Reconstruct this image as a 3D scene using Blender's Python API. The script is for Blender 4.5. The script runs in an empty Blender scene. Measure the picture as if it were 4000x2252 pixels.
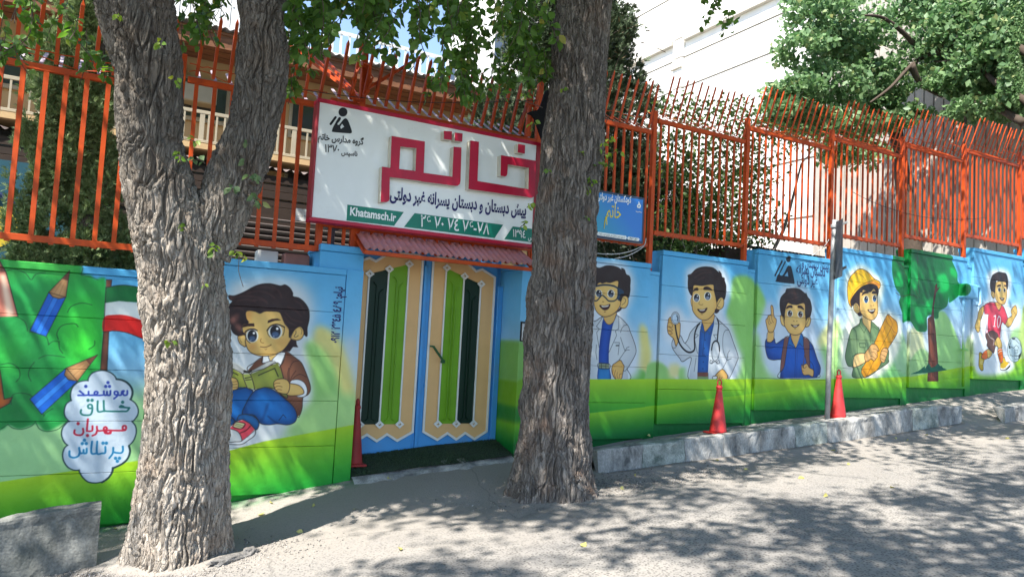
import bpy, bmesh, math, random
import numpy as np
from mathutils import Vector, Matrix
from mathutils.geometry import tessellate_polygon
random.seed(7); np.random.seed(7)
R_ = math.radians
scene = bpy.context.scene
COL = scene.collection
# ---------------------------------------------------------------- camera (wall runs along +X, its face is Y = 0, Z is up)
FPX, CXP, CYP = 2900., 2000., 1126.
_X = np.array([5250., -474., -FPX]); _X /= np.linalg.norm(_X)
_p = math.atan2(200.7, FPX)
_U = np.array([.052*math.cos(_p), math.cos(_p), -math.sin(_p)]); _U -= _X*(_U@_X); _U /= np.linalg.norm(_U)
_Y = np.cross(_U, _X)
RM = np.array([_X, _Y, _U])
CAM = np.array([0., -7.1867, 1.7])
cam = bpy.data.cameras.new('camera'); camo = bpy.data.objects.new('camera', cam); COL.objects.link(camo)
cam.sensor_width = 36; cam.lens = FPX/4000*36; cam.clip_end = 400; cam.clip_start = .05
m4 = Matrix([list(RM[i])+[CAM[i]] for i in range(3)]+[[0, 0, 0, 1]]); camo.matrix_world = m4
scene.camera = camo
# ---------------------------------------------------------------- daylight
SEL, SAZ = R_(54), R_(27)
SUN = Vector((math.cos(SEL)*math.cos(SAZ), math.cos(SEL)*math.sin(SAZ), -math.sin(SEL)))   # travel direction of the light
world = bpy.data.worlds.new('World'); scene.world = world; world.use_nodes = True
wn = world.node_tree.nodes; wl = world.node_tree.links
sky = wn.new('ShaderNodeTexSky'); sky.sky_type = 'NISHITA'; sky.sun_disc = False
sky.sun_elevation = SEL; sky.sun_rotation = math.atan2(-SUN.x, -SUN.y); sky.altitude = 1400; sky.air_density = 1.0; sky.dust_density = .7; sky.ozone_density = 1.6
hs0 = wn.new('ShaderNodeHueSaturation'); hs0.inputs['Saturation'].default_value = .95; wl.new(sky.outputs[0], hs0.inputs['Color']); wl.new(hs0.outputs[0], wn['Background'].inputs[0]); wn['Background'].inputs[1].default_value = .135
sl = bpy.data.lights.new('sun', 'SUN'); sl.energy = 4.5; sl.angle = R_(.5); sl.color = (1, .955, .88)
so = bpy.data.objects.new('sun', sl); COL.objects.link(so); so.rotation_euler = SUN.to_track_quat('-Z', 'Y').to_euler()
scene.view_settings.view_transform = 'Standard'; scene.view_settings.look = 'None'; scene.view_settings.gamma = 1
scene.view_settings.exposure = 1.55; scene.view_settings.use_curve_mapping = False
scene.cycles.max_bounces = 7; scene.cycles.diffuse_bounces = 4; scene.cycles.transparent_max_bounces = 6
# ---------------------------------------------------------------- measuring: where a sight line meets a plane of the place
def ray(x, y): return RM@np.array([x-CXP, -(y-CYP), -FPX])
def W(x, y, Y=0.):
    r = ray(x, y); return CAM+r*((Y-CAM[1])/r[1])
def WXP(x, y, X):
    r = ray(x, y); return CAM+r*((X-CAM[0])/r[0])
def proj(P):
    v = (np.asarray(P)-CAM)@RM
    d = -v[..., 2]; d = np.where(d < .05, np.nan, d)
    return CXP+FPX*v[..., 0]/d, CYP-FPX*v[..., 1]/d
# ---------------------------------------------------------------- noise
_g = np.random.RandomState(11).randn(4096, 3).astype(np.float32); _g /= np.linalg.norm(_g, axis=1)[:, None]
_pm = np.random.RandomState(12).permutation(4096)
def pn(P):
    P = np.asarray(P, np.float32); i = np.floor(P).astype(int); f = P-i; u = f*f*f*(f*(f*6-15)+10); r = 0
    for dx in (0, 1):
        for dy in (0, 1):
            for dz in (0, 1):
                h = _pm[(_pm[(_pm[(i[:, 0]+dx) & 4095]+i[:, 1]+dy) & 4095]+i[:, 2]+dz) & 4095]
                w = (u[:, 0] if dx else 1-u[:, 0])*(u[:, 1] if dy else 1-u[:, 1])*(u[:, 2] if dz else 1-u[:, 2])
                r = r+w*((_g[h]*(f-np.array([dx, dy, dz], np.float32))).sum(1))
    return r*1.5
# ---------------------------------------------------------------- object helpers
def link(o, parent=None):
    COL.objects.link(o)
    if parent: o.parent = parent
    return o
def tag(o, label, cat, group=None):
    o['label'] = label; o['category'] = cat
    if group: o['group'] = group
    return o
def stuff(o, label=None, cat=None):
    o['kind'] = 'stuff'
    if label: o['label'] = label; o['category'] = cat
    return o
def thing(name, label, cat, loc=(0, 0, 0), group=None):
    o = bpy.data.objects.new(name, None); o.location = loc; o.empty_display_size = .1; COL.objects.link(o)
    return tag(o, label, cat, group)
def mesh(name, V, F, mats, parent=None, mi=None, smooth=False, uv=None):
    me = bpy.data.meshes.new(name)
    V = np.asarray(V, np.float32)
    if parent is not None: V = V-np.array(parent.location, np.float32)
    me.from_pydata(V.tolist(), [], [list(map(int, f)) for f in F])
    for m in (mats if isinstance(mats, (list, tuple)) else [mats]): me.materials.append(m)
    if mi is not None: me.polygons.foreach_set('material_index', np.asarray(mi, np.int32))
    if smooth: me.polygons.foreach_set('use_smooth', np.ones(len(F), bool))
    me.update()
    return link(bpy.data.objects.new(name, me), parent)
def fastmesh(name, V, F, mat, parent=None, smooth=False):
    """F: (n,k) array, all faces with k corners"""
    V = np.asarray(V, np.float32); F = np.asarray(F, np.int32)
    if parent is not None: V = V-np.array(parent.location, np.float32)
    me = bpy.data.meshes.new(name); me.vertices.add(len(V)); me.vertices.foreach_set('co', V.ravel())
    k = F.shape[1]; me.loops.add(F.size); me.loops.foreach_set('vertex_index', F.ravel())
    me.polygons.add(len(F)); me.polygons.foreach_set('loop_start', np.arange(0, F.size, k, dtype=np.int32))
    try: me.polygons.foreach_set('loop_total', np.full(len(F), k, np.int32))
    except Exception: pass
    if smooth: me.polygons.foreach_set('use_smooth', np.ones(len(F), bool))
    me.materials.append(mat); me.update(calc_edges=True); me.validate()
    return link(bpy.data.objects.new(name, me), parent)
class MB:
    def __init__(s): s.V = []; s.F = []; s.M = []
    def add(s, V, F, m=0):
        b = len(s.V); s.V += [tuple(v) for v in V]; s.F += [tuple(i+b for i in f) for f in F]; s.M += [m]*len(F); return s
    def box(s, x0, x1, y0, y1, z0, z1, m=0):
        return s.add([(x0, y0, z0), (x1, y0, z0), (x1, y1, z0), (x0, y1, z0), (x0, y0, z1), (x1, y0, z1), (x1, y1, z1), (x0, y1, z1)],
                     [(0, 3, 2, 1), (4, 5, 6, 7), (0, 1, 5, 4), (1, 2, 6, 5), (2, 3, 7, 6), (3, 0, 4, 7)], m)
    def bbox(s, x0, x1, y0, y1, z0, z1, b=.004, m=0):
        """box with chamfered edges"""
        bm = bmesh.new(); bmesh.ops.create_cube(bm, size=1)
        for v in bm.verts: v.co = Vector((x0+(v.co.x+.5)*(x1-x0), y0+(v.co.y+.5)*(y1-y0), z0+(v.co.z+.5)*(z1-z0)))
        bmesh.ops.bevel(bm, geom=bm.edges[:], offset=b, segments=1, affect='EDGES')
        bm.verts.index_update(); s.add([v.co[:] for v in bm.verts], [[v.index for v in f.verts] for f in bm.faces], m); bm.free(); return s
    def bar(s, a, b, w, h=None, up=(0, 0, 1), m=0, tip=False):
        """square bar a->b"""
        a, b = Vector(a), Vector(b); d = (b-a).normalized(); h = h or w
        x = d.cross(Vector(up)); x = x.normalized() if x.length > 1e-4 else Vector((1, 0, 0)); y = x.cross(d).normalized()
        V = []
        for p in (a, b):
            for sx, sy in ((-1, -1), (1, -1), (1, 1), (-1, 1)): V.append(p+x*sx*w/2+y*sy*h/2)
        F = [(0, 1, 2, 3), (7, 6, 5, 4), (0, 4, 5, 1), (1, 5, 6, 2), (2, 6, 7, 3), (3, 7, 4, 0)]
        if tip:
            V.append(b+d*w*1.6); F = [F[0]]+F[2:]+[(4, 8, 5), (5, 8, 6), (6, 8, 7), (7, 8, 4)]
        return s.add([v[:] for v in V], F, m)
    def tube(s, P, r, n=8, m=0, cap=True):
        P = [Vector(p) for p in P]; rr = r if isinstance(r, (list, tuple, np.ndarray)) else [r]*len(P)
        b = []; x = None
        for i, p in enumerate(P):
            d = (P[min(i+1, len(P)-1)]-P[max(i-1, 0)]).normalized()
            if x is None: x = d.orthogonal().normalized()
            else: x = (x-d*x.dot(d)).normalized()
            y = d.cross(x)
            b += [(p+(x*math.cos(t)+y*math.sin(t))*rr[i])[:] for t in [2*math.pi*k/n for k in range(n)]]
        F = [(i*n+k, i*n+(k+1) % n, (i+1)*n+(k+1) % n, (i+1)*n+k) for i in range(len(P)-1) for k in range(n)]
        if cap: F += [tuple(range(n))[::-1], tuple((len(P)-1)*n+k for k in range(n))]
        return s.add(b, F, m)
    def lathe(s, prof, c, n=20, m=0):
        """prof: (radius, z)"""
        V = [(c[0]+r*math.cos(2*math.pi*k/n), c[1]+r*math.sin(2*math.pi*k/n), c[2]+z) for r, z in prof for k in range(n)]
        F = [(i*n+k, i*n+(k+1) % n, (i+1)*n+(k+1) % n, (i+1)*n+k) for i in range(len(prof)-1) for k in range(n)]
        F += [tuple(range(n))[::-1], tuple((len(prof)-1)*n+k for k in range(n))]
        return s.add(V, F, m)
    def build(s, name, mats, parent=None, smooth=False):
        return mesh(name, s.V, s.F, mats, parent, s.M, smooth)
def dup(o, parent=None, loc=None):
    c = o.copy(); COL.objects.link(c); c.parent = parent
    if loc is not None: c.location = loc
    return c
def plate(name, loops, Y0, depth, mats, parent=None, plane='Y'):
    """flat shape (outer loop + holes, lists of (X, Z)) facing -Y at Y0, going back by depth; mats[0] front, mats[1] edge"""
    V, F, M = [], [], []
    L = [[(p[0], Y0, p[1]) for p in l] for l in loops]
    tri = tessellate_polygon([[Vector((x, z, 0)) for x, _, z in l] for l in L])
    flat = [p for l in L for p in l]; n = len(flat)
    V = flat+[(x, y+depth, z) for x, y, z in flat]
    for a, b, c in tri:
        A, B, C3 = flat[a], flat[b], flat[c]
        cr_ = (B[0]-A[0])*(C3[2]-A[2])-(B[2]-A[2])*(C3[0]-A[0])
        if cr_ < 0: b, c = c, b
        F.append((a, b, c)); M.append(0); F.append((a+n, c+n, b+n)); M.append(1)
    o = 0
    for li, l in enumerate(L):
        ar = sum(l[i][0]*l[(i+1) % len(l)][2]-l[(i+1) % len(l)][0]*l[i][2] for i in range(len(l)))
        for i in range(len(l)):
            j = (i+1) % len(l)
            q = (o+i, o+i+n, o+j+n, o+j)
            if (ar > 0) == (li == 0): pass
            else: q = q[::-1]
            F.append(q[::-1] if li == 0 else q[::-1]); M.append(1)
        o += len(l)
    return mesh(name, V, F, mats, parent, M)
def pl(T, pts, Y):
    ox, oy, s = T; return [(p[0], p[2]) for p in (W(ox+x/s, oy+y/s, Y) for x, y in pts)]
# ---------------------------------------------------------------- materials
def newmat(name, rough=.7, spec=.3, metal=0.):
    m = bpy.data.materials.new(name); m.use_nodes = True
    b = m.node_tree.nodes['Principled BSDF']; b.inputs['Roughness'].default_value = rough
    b.inputs['Specular IOR Level'].default_value = spec; b.inputs['Metallic'].default_value = metal
    return m, m.node_tree.nodes, m.node_tree.links, b
def srgb(c):
    c = [x/255 for x in c]; return tuple(x/12.92 if x <= .04045 else ((x+.055)/1.055)**2.4 for x in c)+(1,)
def mat(name, col, rough=.7, var=.15, scale=3., stretch=(1, 1, 1), dirt=None, dscale=2., dlo=.5, dhi=.75, bump=.0, bscale=60., spec=.3, metal=0., fine=0., coord='Object', spat=None):
    m, N, L, b = newmat(name, rough, spec, metal)
    tc = N.new('ShaderNodeTexCoord'); mp = N.new('ShaderNodeMapping'); L.new(tc.outputs[coord], mp.inputs[0]); mp.inputs['Scale'].default_value = stretch
    n1 = N.new('ShaderNodeTexNoise'); n1.inputs['Scale'].default_value = scale; n1.inputs['Detail'].default_value = 6; n1.inputs['Roughness'].default_value = .62; L.new(mp.outputs[0], n1.inputs[0])
    cr_ = N.new('ShaderNodeValToRGB'); c = col
    cr_.color_ramp.elements[0].position = .3; cr_.color_ramp.elements[1].position = .7
    cr_.color_ramp.elements[0].color = tuple(x*(1-var) for x in c[:3])+(1,); cr_.color_ramp.elements[1].color = tuple(min(1, x*(1+var)) for x in c[:3])+(1,)
    L.new(n1.outputs[0], cr_.inputs[0]); out = cr_.outputs[0]
    if dirt:
        n2 = N.new('ShaderNodeTexNoise'); n2.inputs['Scale'].default_value = dscale; n2.inputs['Detail'].default_value = 8; n2.inputs['Roughness'].default_value = .7; L.new(mp.outputs[0], n2.inputs[0])
        r2 = N.new('ShaderNodeValToRGB'); r2.color_ramp.elements[0].position = dlo; r2.color_ramp.elements[1].position = dhi; L.new(n2.outputs[0], r2.inputs[0])
        mx = N.new('ShaderNodeMixRGB'); L.new(r2.outputs[0], mx.inputs[0]); L.new(out, mx.inputs[1]); mx.inputs[2].default_value = tuple(dirt[:3])+(1,); out = mx.outputs[0]
    if fine:
        n3 = N.new('ShaderNodeTexNoise'); n3.inputs['Scale'].default_value = bscale*1.7; n3.inputs['Detail'].default_value = 2; L.new(mp.outputs[0], n3.inputs[0])
        r3 = N.new('ShaderNodeMapRange'); r3.inputs[1].default_value = .3; r3.inputs[2].default_value = .7; r3.inputs[3].default_value = 1-fine; r3.inputs[4].default_value = 1+fine; L.new(n3.outputs[0], r3.inputs[0])
        mm = N.new('ShaderNodeVectorMath'); mm.operation = 'SCALE'; L.new(out, mm.inputs[0]); L.new(r3.outputs[0], mm.inputs['Scale']); out = mm.outputs[0]
    L.new(out, b.inputs['Base Color'])
    if bump:
        n4 = N.new('ShaderNodeTexNoise'); n4.inputs['Scale'].default_value = bscale; n4.inputs['Detail'].default_value = 5; L.new(mp.outputs[0], n4.inputs[0])
        bp = N.new('ShaderNodeBump'); bp.inputs['Strength'].default_value = bump; bp.inputs['Distance'].default_value = .01; L.new(n4.outputs[0], bp.inputs['Height']); L.new(bp.outputs[0], b.inputs['Normal'])
    rr = N.new('ShaderNodeMapRange'); rr.inputs[3].default_value = max(0, rough-.1); rr.inputs[4].default_value = min(1, rough+.1); L.new(n1.outputs[0], rr.inputs[0]); L.new(rr.outputs[0], b.inputs['Roughness'])
    return m
def leafmat(name, c1, c2, c3=None, trans=.35, rough=.45, odd=.93):
    m, N, L, b = newmat(name, rough, .35)
    g = N.new('ShaderNodeNewGeometry'); r = N.new('ShaderNodeValToRGB'); r.color_ramp.elements[0].color = tuple(c1)+(1,); r.color_ramp.elements[1].color = tuple(c2)+(1,)
    if c3: e = r.color_ramp.elements.new(odd); e.color = tuple(c2)+(1,); r.color_ramp.elements[2].color = tuple(c3)+(1,)
    L.new(g.outputs['Random Per Island'], r.inputs[0]); L.new(r.outputs[0], b.inputs['Base Color'])
    t = N.new('ShaderNodeBsdfTranslucent'); hs = N.new('ShaderNodeHueSaturation'); hs.inputs['Saturation'].default_value = 1.15; hs.inputs['Value'].default_value = 1.5; L.new(r.outputs[0], hs.inputs['Color']); L.new(hs.outputs[0], t.inputs[0])
    mx = N.new('ShaderNodeMixShader'); mx.inputs[0].default_value = trans; L.new(b.outputs[0], mx.inputs[1]); L.new(t.outputs[0], mx.inputs[2])
    L.new(mx.outputs[0], N['Material Output'].inputs[0]); return m
# ---------------------------------------------------------------- ground
def zwall(X): return np.interp(X, [-60, -3, -1, .38, 1.39, 2.2, 4.1, 5.13, 5.9, 7.56, 9.83, 12.5, 14.5, 40, 80], [-5.2, -.4, -.18, -.03, .13, .24, .40, .49, .58, .72, .91, 1.14, 1.29, 3.4, 6.5])
def zedge(X): return np.interp(X, [-60, -3, -1, .6, 2.3, 3.8, 4.7, 6.8, 8.6, 10.5, 11.6, 15, 40, 80], [-5.3, -.42, -.2, -.06, .12, .245, .335, .465, .575, .72, .80, 1.05, 3., 6.])
def H(X, Y):
    X = np.asarray(X, float); Y = np.asarray(Y, float)
    a, b = zwall(X), zedge(X)
    t = np.clip(-Y/1.0, 0, 1)
    z = a*(1-t)+b*t
    under = (X > 4.75)&(X < 11.2)&(Y > -.8)&(Y < .05)
    z = np.where(under, z-.12*np.clip((X-4.75)*8, 0, 1), z)
    z = np.where(Y > 0, a+.0*Y, z)
    z = np.where((Y > 0)&(Y < .5)&(X > 2.2)&(X < 4.15), a+.12*Y/.45, z)
    z = np.where(Y < -1, b+.012*(-Y-1)*np.clip(1, 0, 1), z)
    return z
def zg(x, y): return float(H(x, y))
def ground():
    xs = np.concatenate([np.linspace(-80, -4, 20)[:-1], np.arange(-4, 17, .07), np.linspace(17, 80, 22)])
    ys = np.concatenate([np.linspace(-80, -8, 18)[:-1], np.arange(-8, 1.3, .06), np.linspace(1.3, 80, 22)])
    X, Y = np.meshgrid(xs, ys); Z = H(X, Y)
    P = np.stack([X.ravel()*1.3, Y.ravel()*1.3, np.zeros(X.size)], 1)
    near = ((np.abs(X-6) < 11)&(Y > -8)&(Y < 1.2)).ravel()
    Zf = Z.ravel().copy(); Zf[near] += pn(P[near])*.012+pn(P[near]*4)*.005
    # earth heaved up round the trunks and rubble edge of the apron
    for cx, cy, r in ((.66, -1.0, .42), (3.95, -1.1, .42)):
        d = np.hypot(X-cx, Y-cy).ravel(); Zf += .05*np.exp(-(np.maximum(d-r*.6, 0)/.16)**2)
    nx, ny = len(xs), len(ys)
    i = np.arange(nx*ny).reshape(ny, nx)
    F = np.stack([i[:-1, :-1].ravel(), i[:-1, 1:].ravel(), i[1:, 1:].ravel(), i[1:, :-1].ravel()], 1)
    return np.stack([X.ravel(), Y.ravel(), Zf], 1), F
def roadmat():
    m, N, L, b = newmat('asphalt', .9, .2)
    tc = N.new('ShaderNodeTexCoord'); O = tc.outputs['Object']
    def noise(s, d=4, r=.6, stretch=None):
        n = N.new('ShaderNodeTexNoise'); n.inputs['Scale'].default_value = s; n.inputs['Detail'].default_value = d; n.inputs['Roughness'].default_value = r
        if stretch:
            mp = N.new('ShaderNodeMapping'); mp.inputs['Scale'].default_value = stretch; L.new(O, mp.inputs[0]); L.new(mp.outputs[0], n.inputs[0])
        else: L.new(O, n.inputs[0])
        return n.outputs[0]
    def rng(v, a, b_, c, d):
        n = N.new('ShaderNodeMapRange'); n.inputs[1].default_value = a; n.inputs[2].default_value = b_; n.inputs[3].default_value = c; n.inputs[4].default_value = d; L.new(v, n.inputs[0]); return n.outputs[0]
    def mix(f, a, b_, mode='MIX'):
        n = N.new('ShaderNodeMixRGB'); n.blend_type = mode
        if isinstance(f, float): n.inputs[0].default_value = f
        else: L.new(f, n.inputs[0])
        for k, v in ((1, a), (2, b_)):
            if isinstance(v, tuple): n.inputs[k].default_value = v+(1,)
            else: L.new(v, n.inputs[k])
        return n.outputs[0]
    sep = N.new('ShaderNodeSeparateXYZ'); L.new(O, sep.inputs[0])
    # dusty strip beside the wall, rougher darker asphalt in the carriageway
    base = mix(rng(noise(1.1, 6, .6, (1, 2.2, 1)), .35, .68, 0, 1), (.25, .232, .212), (.198, .187, .176))
    n_ = noise(.9, 5)
    s_ = N.new('ShaderNodeMath'); s_.operation = 'ADD'; L.new(sep.outputs['Y'], s_.inputs[0]); L.new(rng(n_, .3, .7, -.5, .5), s_.inputs[1])
    base = mix(rng(s_.outputs[0], -2.4, -1.1, 0, .8), base, (.285, .258, .228))
    v = N.new('ShaderNodeTexVoronoi'); v.inputs['Scale'].default_value = 48; L.new(O, v.inputs[0])
    agg = rng(v.outputs['Distance'], .05, .5, .30, 1.12)
    sm = N.new('ShaderNodeVectorMath'); sm.operation = 'SCALE'; L.new(base, sm.inputs[0])
    rough_area = rng(s_.outputs[0], -2.6, -1.2, 1, .15)
    am = N.new('ShaderNodeMath'); am.operation = 'SUBTRACT'; L.new(agg, am.inputs[0]); am.inputs[1].default_value = 1
    am2 = N.new('ShaderNodeMath'); am2.operation = 'MULTIPLY'; L.new(am.outputs[0], am2.inputs[0]); L.new(rough_area, am2.inputs[1])
    am3 = N.new('ShaderNodeMath'); am3.operation = 'ADD'; L.new(am2.outputs[0], am3.inputs[0]); am3.inputs[1].default_value = 1
    L.new(am3.outputs[0], sm.inputs['Scale']); base = sm.outputs[0]
    base = mix(rng(noise(160, 2), .60, .72, 0, .5), base, (.09, .085, .08))
    base = mix(rng(noise(120, 2), .66, .76, 0, .7), base, (.42, .40, .37))
    base = mix(rng(noise(3.2, 8, .75), .62, .72, 0, .45), base, (.13, .12, .11))
    # green overspray at the foot of the wall
    g = mix(rng(sep.outputs['Y'], -.02, -.22, 1, 0), (0., 0., 0.), (1., 1., 1.))
    gn = N.new('ShaderNodeMath'); gn.operation = 'MULTIPLY'; L.new(g, gn.inputs[0]); L.new(rng(noise(7, 4), .38, .6, 0, .75), gn.inputs[1])
    gy = N.new('ShaderNodeMath'); gy.operation = 'MULTIPLY'; L.new(gn.outputs[0], gy.inputs[0]); L.new(rng(sep.outputs['X'], 2.3, 2.5, 1, 0), gy.inputs[1])
    base = mix(gy.outputs[0], base, (.03, .20, .06))
    # cracks
    vc = N.new('ShaderNodeTexVoronoi'); vc.feature = 'DISTANCE_TO_EDGE'; vc.inputs['Scale'].default_value = .55
    wp = N.new('ShaderNodeMixRGB'); wp.inputs[0].default_value = .12; nn = N.new('ShaderNodeTexNoise'); nn.inputs['Scale'].default_value = 3; nn.inputs['Detail'].default_value = 6; L.new(O, nn.inputs[0]); L.new(O, wp.inputs[1]); L.new(nn.outputs['Color'], wp.inputs[2]); L.new(wp.outputs[0], vc.inputs[0])
    base = mix(rng(vc.outputs['Distance'], 0, .005, .35, 0), base, (.07, .065, .06))
    L.new(base, b.inputs['Base Color'])
    h = N.new('ShaderNodeMath'); h.operation = 'ADD'; L.new(rng(v.outputs['Distance'], 0, .4, -.8, .2), h.inputs[0]); L.new(noise(40, 5), h.inputs[1])
    bp = N.new('ShaderNodeBump'); bp.inputs['Strength'].default_value = .7; bp.inputs['Distance'].default_value = .006; L.new(h.outputs[0], bp.inputs['Height']); L.new(bp.outputs[0], b.inputs['Normal'])
    return m
V, F = ground()
road = fastmesh('road', V, F, roadmat(), smooth=True); road['kind'] = 'structure'
# ---------------------------------------------------------------- mural image -> material
BAYS = [  # x0, x1, panel bottom, top, strip end, strip top, label
    (-1.6, .40, -.02, 2.13, .50, 2.20, 'wall section painted with pencils, bush, flag and word cloud, left of the forked tree'),
    (.52, 2.09, .16, 2.31, None, None, 'wall section painted with the boy reading a green book, between forked tree and gate'),
    (4.48, 5.91, .59, 2.73, 6.08, 2.64, 'wall section painted with the boy in lab coat and goggles, beside the dark trunk'),
    (6.10, 7.58, .76, 2.92, 7.74, 2.82, 'wall section painted with the young doctor holding a stethoscope'),
    (7.77, 9.25, .93, 3.11, 9.42, 3.0, 'wall section painted with the schoolboy pointing up beneath the black emblem'),
    (9.44, 10.97, 1.11, 3.31, 11.13, 3.2, 'wall section painted with the boy in a yellow hard hat holding a rolled plan'),
    (11.15, 12.70, 1.28, 3.47, 12.86, 3.36, 'wall section painted with a big green tree, near the right edge'),
    (12.88, 14.42, 1.45, 3.67, 14.58, 3.56, 'wall section painted with the boy in a pink shirt kicking a ball'),
    (14.62, 16.2, 1.63, 3.84, 16.3, 3.7, 'last blue and green wall section at the far right edge of the photo')]
# ---------------------------------------------------------------- painted mural (drawn in code, wall-plane metres)
MX0, MX1, MZ0, MZ1, MR = -1.6, 16.4, -0.45, 4.0, 230
MW, MH = int((MX1-MX0)*MR), int((MZ1-MZ0)*MR)
CV = np.zeros((MH, MW, 3), np.float32)
def wc(pts, T):
    """photo point -> wall plane -> canvas pixel"""
    ox, oy, s = T
    out = []
    for x, y in pts:
        p = W(ox+x/s, oy+y/s, 0.0)
        out.append(((p[0]-MX0)*MR, (MZ1-p[2])*MR))
    return np.array(out)
def cr(P, closed=True, n=6):
    P = np.asarray(P, float); N = len(P)
    if N < 3: return P
    idx = np.arange(N)
    if closed: a, b, c, d = P[(idx-1) % N], P, P[(idx+1) % N], P[(idx+2) % N]
    else:
        Q = np.vstack([P[:1], P, P[-1:]]); a, b, c, d = Q[:-3], Q[1:-2], Q[2:-1], Q[3:]
    t = (np.arange(n)/n)[None, :, None]
    a, b, c, d = [v[:, None, :] for v in (a, b, c, d)]
    r = .5*((2*b)+(-a+c)*t+(2*a-5*b+4*c-d)*t*t+(-a+3*b-3*c+d)*t**3)
    r = r.reshape(-1, 2)
    if not closed: r = np.vstack([r, P[-1:]])
    return r
def boxblur(m, r):
    if r < .6: return m
    k = max(1, int(round(r)))
    for _ in range(2):
        for ax in (0, 1):
            pad = [(0, 0), (0, 0)]; pad[ax] = (k+1, k)
            c = np.cumsum(np.pad(m, pad, mode='edge'), axis=ax)
            m = (np.take(c, range(2*k+1, c.shape[ax]), axis=ax)-np.take(c, range(0, c.shape[ax]-2*k-1), axis=ax))/(2*k+1)
    return m
def pmask(P, pad=2):
    x0, y0 = np.floor(P.min(0)).astype(int)-pad; x1, y1 = np.ceil(P.max(0)).astype(int)+pad
    x0, y0 = max(x0, 0), max(y0, 0); x1, y1 = min(x1, MW), min(y1, MH)
    if x1 <= x0+1 or y1 <= y0+1: return None
    w, h = x1-x0, y1-y0; S = 3
    acc = np.zeros((h, w+1), np.float32)
    A, B = P, np.roll(P, -1, 0)
    for j in range(h*S):
        y = y0+(j+.5)/S
        k = (A[:, 1] <= y) != (B[:, 1] <= y)
        if not k.any(): continue
        a, b = A[k], B[k]
        xs = np.sort(a[:, 0]+(y-a[:, 1])*(b[:, 0]-a[:, 0])/(b[:, 1]-a[:, 1]))-x0
        for l, r in zip(xs[::2], xs[1::2]):
            l = min(max(l, 0), w-.001); r = min(max(r, 0), w-.001)
            il, ir = int(l), int(r)
            row = acc[j//S]
            if il == ir: row[il] += (r-l)/S
            else:
                row[il] += (il+1-l)/S; row[il+1:ir] += 1./S; row[ir] += (r-ir)/S
    return x0, y0, np.clip(acc[:, :w], 0, 1)
def blend(x0, y0, m, col):
    h, w = m.shape
    v = CV[y0:y0+h, x0:x0+w]
    col = np.asarray(col, np.float32)
    v += (col-v)*m[..., None]
LASTM = None
def fill(T, pts, col, blur=0, sm=1, dark=0, dcol=(40, 25, 20), op=1., ell=None):
    """flat paint, optional airbrushed soft rim (dark) towards dcol"""
    P = wc(pts, T)
    if sm: P = cr(P)
    r = pmask(P, 2+int(blur*2.5))
    if r is None: return
    x0, y0, m = r
    if blur: m = boxblur(m, blur)
    blend(x0, y0, m*op, col)
    if dark:
        k = max(2, min(m.shape)*.13)
        e = (1-boxblur(m, k))*m
        blend(x0, y0, np.clip(e*1.5*dark, 0, 1), dcol)
def shade(T, clip, pts, col, blur, op=.7, sm=1):
    """airbrush a soft patch, kept inside the clip outline"""
    C0 = wc(clip, T); C0 = cr(C0)
    r = pmask(C0)
    if r is None: return
    x0, y0, m = r
    P = wc(pts, T); P = cr(P) if sm else P
    q = pmask(P, 2+int(blur*2.5))
    if q is None: return
    a, b, n = q; n = boxblur(n, blur)
    full = np.zeros_like(m); h, w = m.shape; hh, ww = n.shape
    X0, Y0 = max(x0, a), max(y0, b); X1, Y1 = min(x0+w, a+ww), min(y0+h, b+hh)
    if X1 <= X0 or Y1 <= Y0: return
    full[Y0-y0:Y1-y0, X0-x0:X1-x0] = n[Y0-b:Y1-b, X0-a:X1-a]
    blend(x0, y0, m*full*op, col)
def line(T, pts, w=2.2, col=(35, 28, 25), sm=1, closed=False, op=1., blur=0, taper=0):
    """brush stroke; w = width in photo pixels at x=2000"""
    P = wc(pts, T)
    if sm: P = cr(P, closed)
    elif closed: P = np.vstack([P, P[:1]])
    mid = T[0]+np.mean([p[0] for p in pts])/T[2]
    rad = w*.5*MR/(493.*(7250-mid)/7250)
    pad = int(rad+3)
    x0, y0 = np.floor(P.min(0)).astype(int)-pad; x1, y1 = np.ceil(P.max(0)).astype(int)+pad
    x0, y0 = max(x0, 0), max(y0, 0); x1, y1 = min(x1, MW), min(y1, MH)
    if x1 <= x0 or y1 <= y0: return
    D = np.full((y1-y0, x1-x0), 1e9, np.float32)
    for a, b in zip(P[:-1], P[1:]):
        l0, t0 = np.floor(np.minimum(a, b)-pad).astype(int); r0, b0 = np.ceil(np.maximum(a, b)+pad).astype(int)
        l0, t0, r0, b0 = max(l0-x0, 0), max(t0-y0, 0), min(r0-x0, x1-x0), min(b0-y0, y1-y0)
        if r0 <= l0 or b0 <= t0: continue
        gy, gx = np.mgrid[t0:b0, l0:r0].astype(np.float32)
        gx += x0+.5-a[0]; gy += y0+.5-a[1]
        d = b-a; L = d@d+1e-9
        t = np.clip((gx*d[0]+gy*d[1])/L, 0, 1)
        dd = np.hypot(gx-t*d[0], gy-t*d[1])
        D[t0:b0, l0:r0] = np.minimum(D[t0:b0, l0:r0], dd)
    m = np.clip(rad-D+.5, 0, 1)
    if rad < .5: m *= max(rad*2, .35)
    if blur: m = boxblur(m, blur)
    blend(x0, y0, m*op, col)
def dot(T, x, y, r, col, ry=None, blur=0, op=1.):
    a = np.linspace(0, 2*math.pi, 17)[:-1]
    fill(T, [(x+r*math.cos(t), y+(ry or r)*math.sin(t)) for t in a], col, blur=blur, op=op, sm=0)
INK = (32, 26, 26)
def outline(T, pts, col, ink=2.2, icol=INK, **k):
    fill(T, pts, col, **k); line(T, pts, ink, icol, closed=True)
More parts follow.
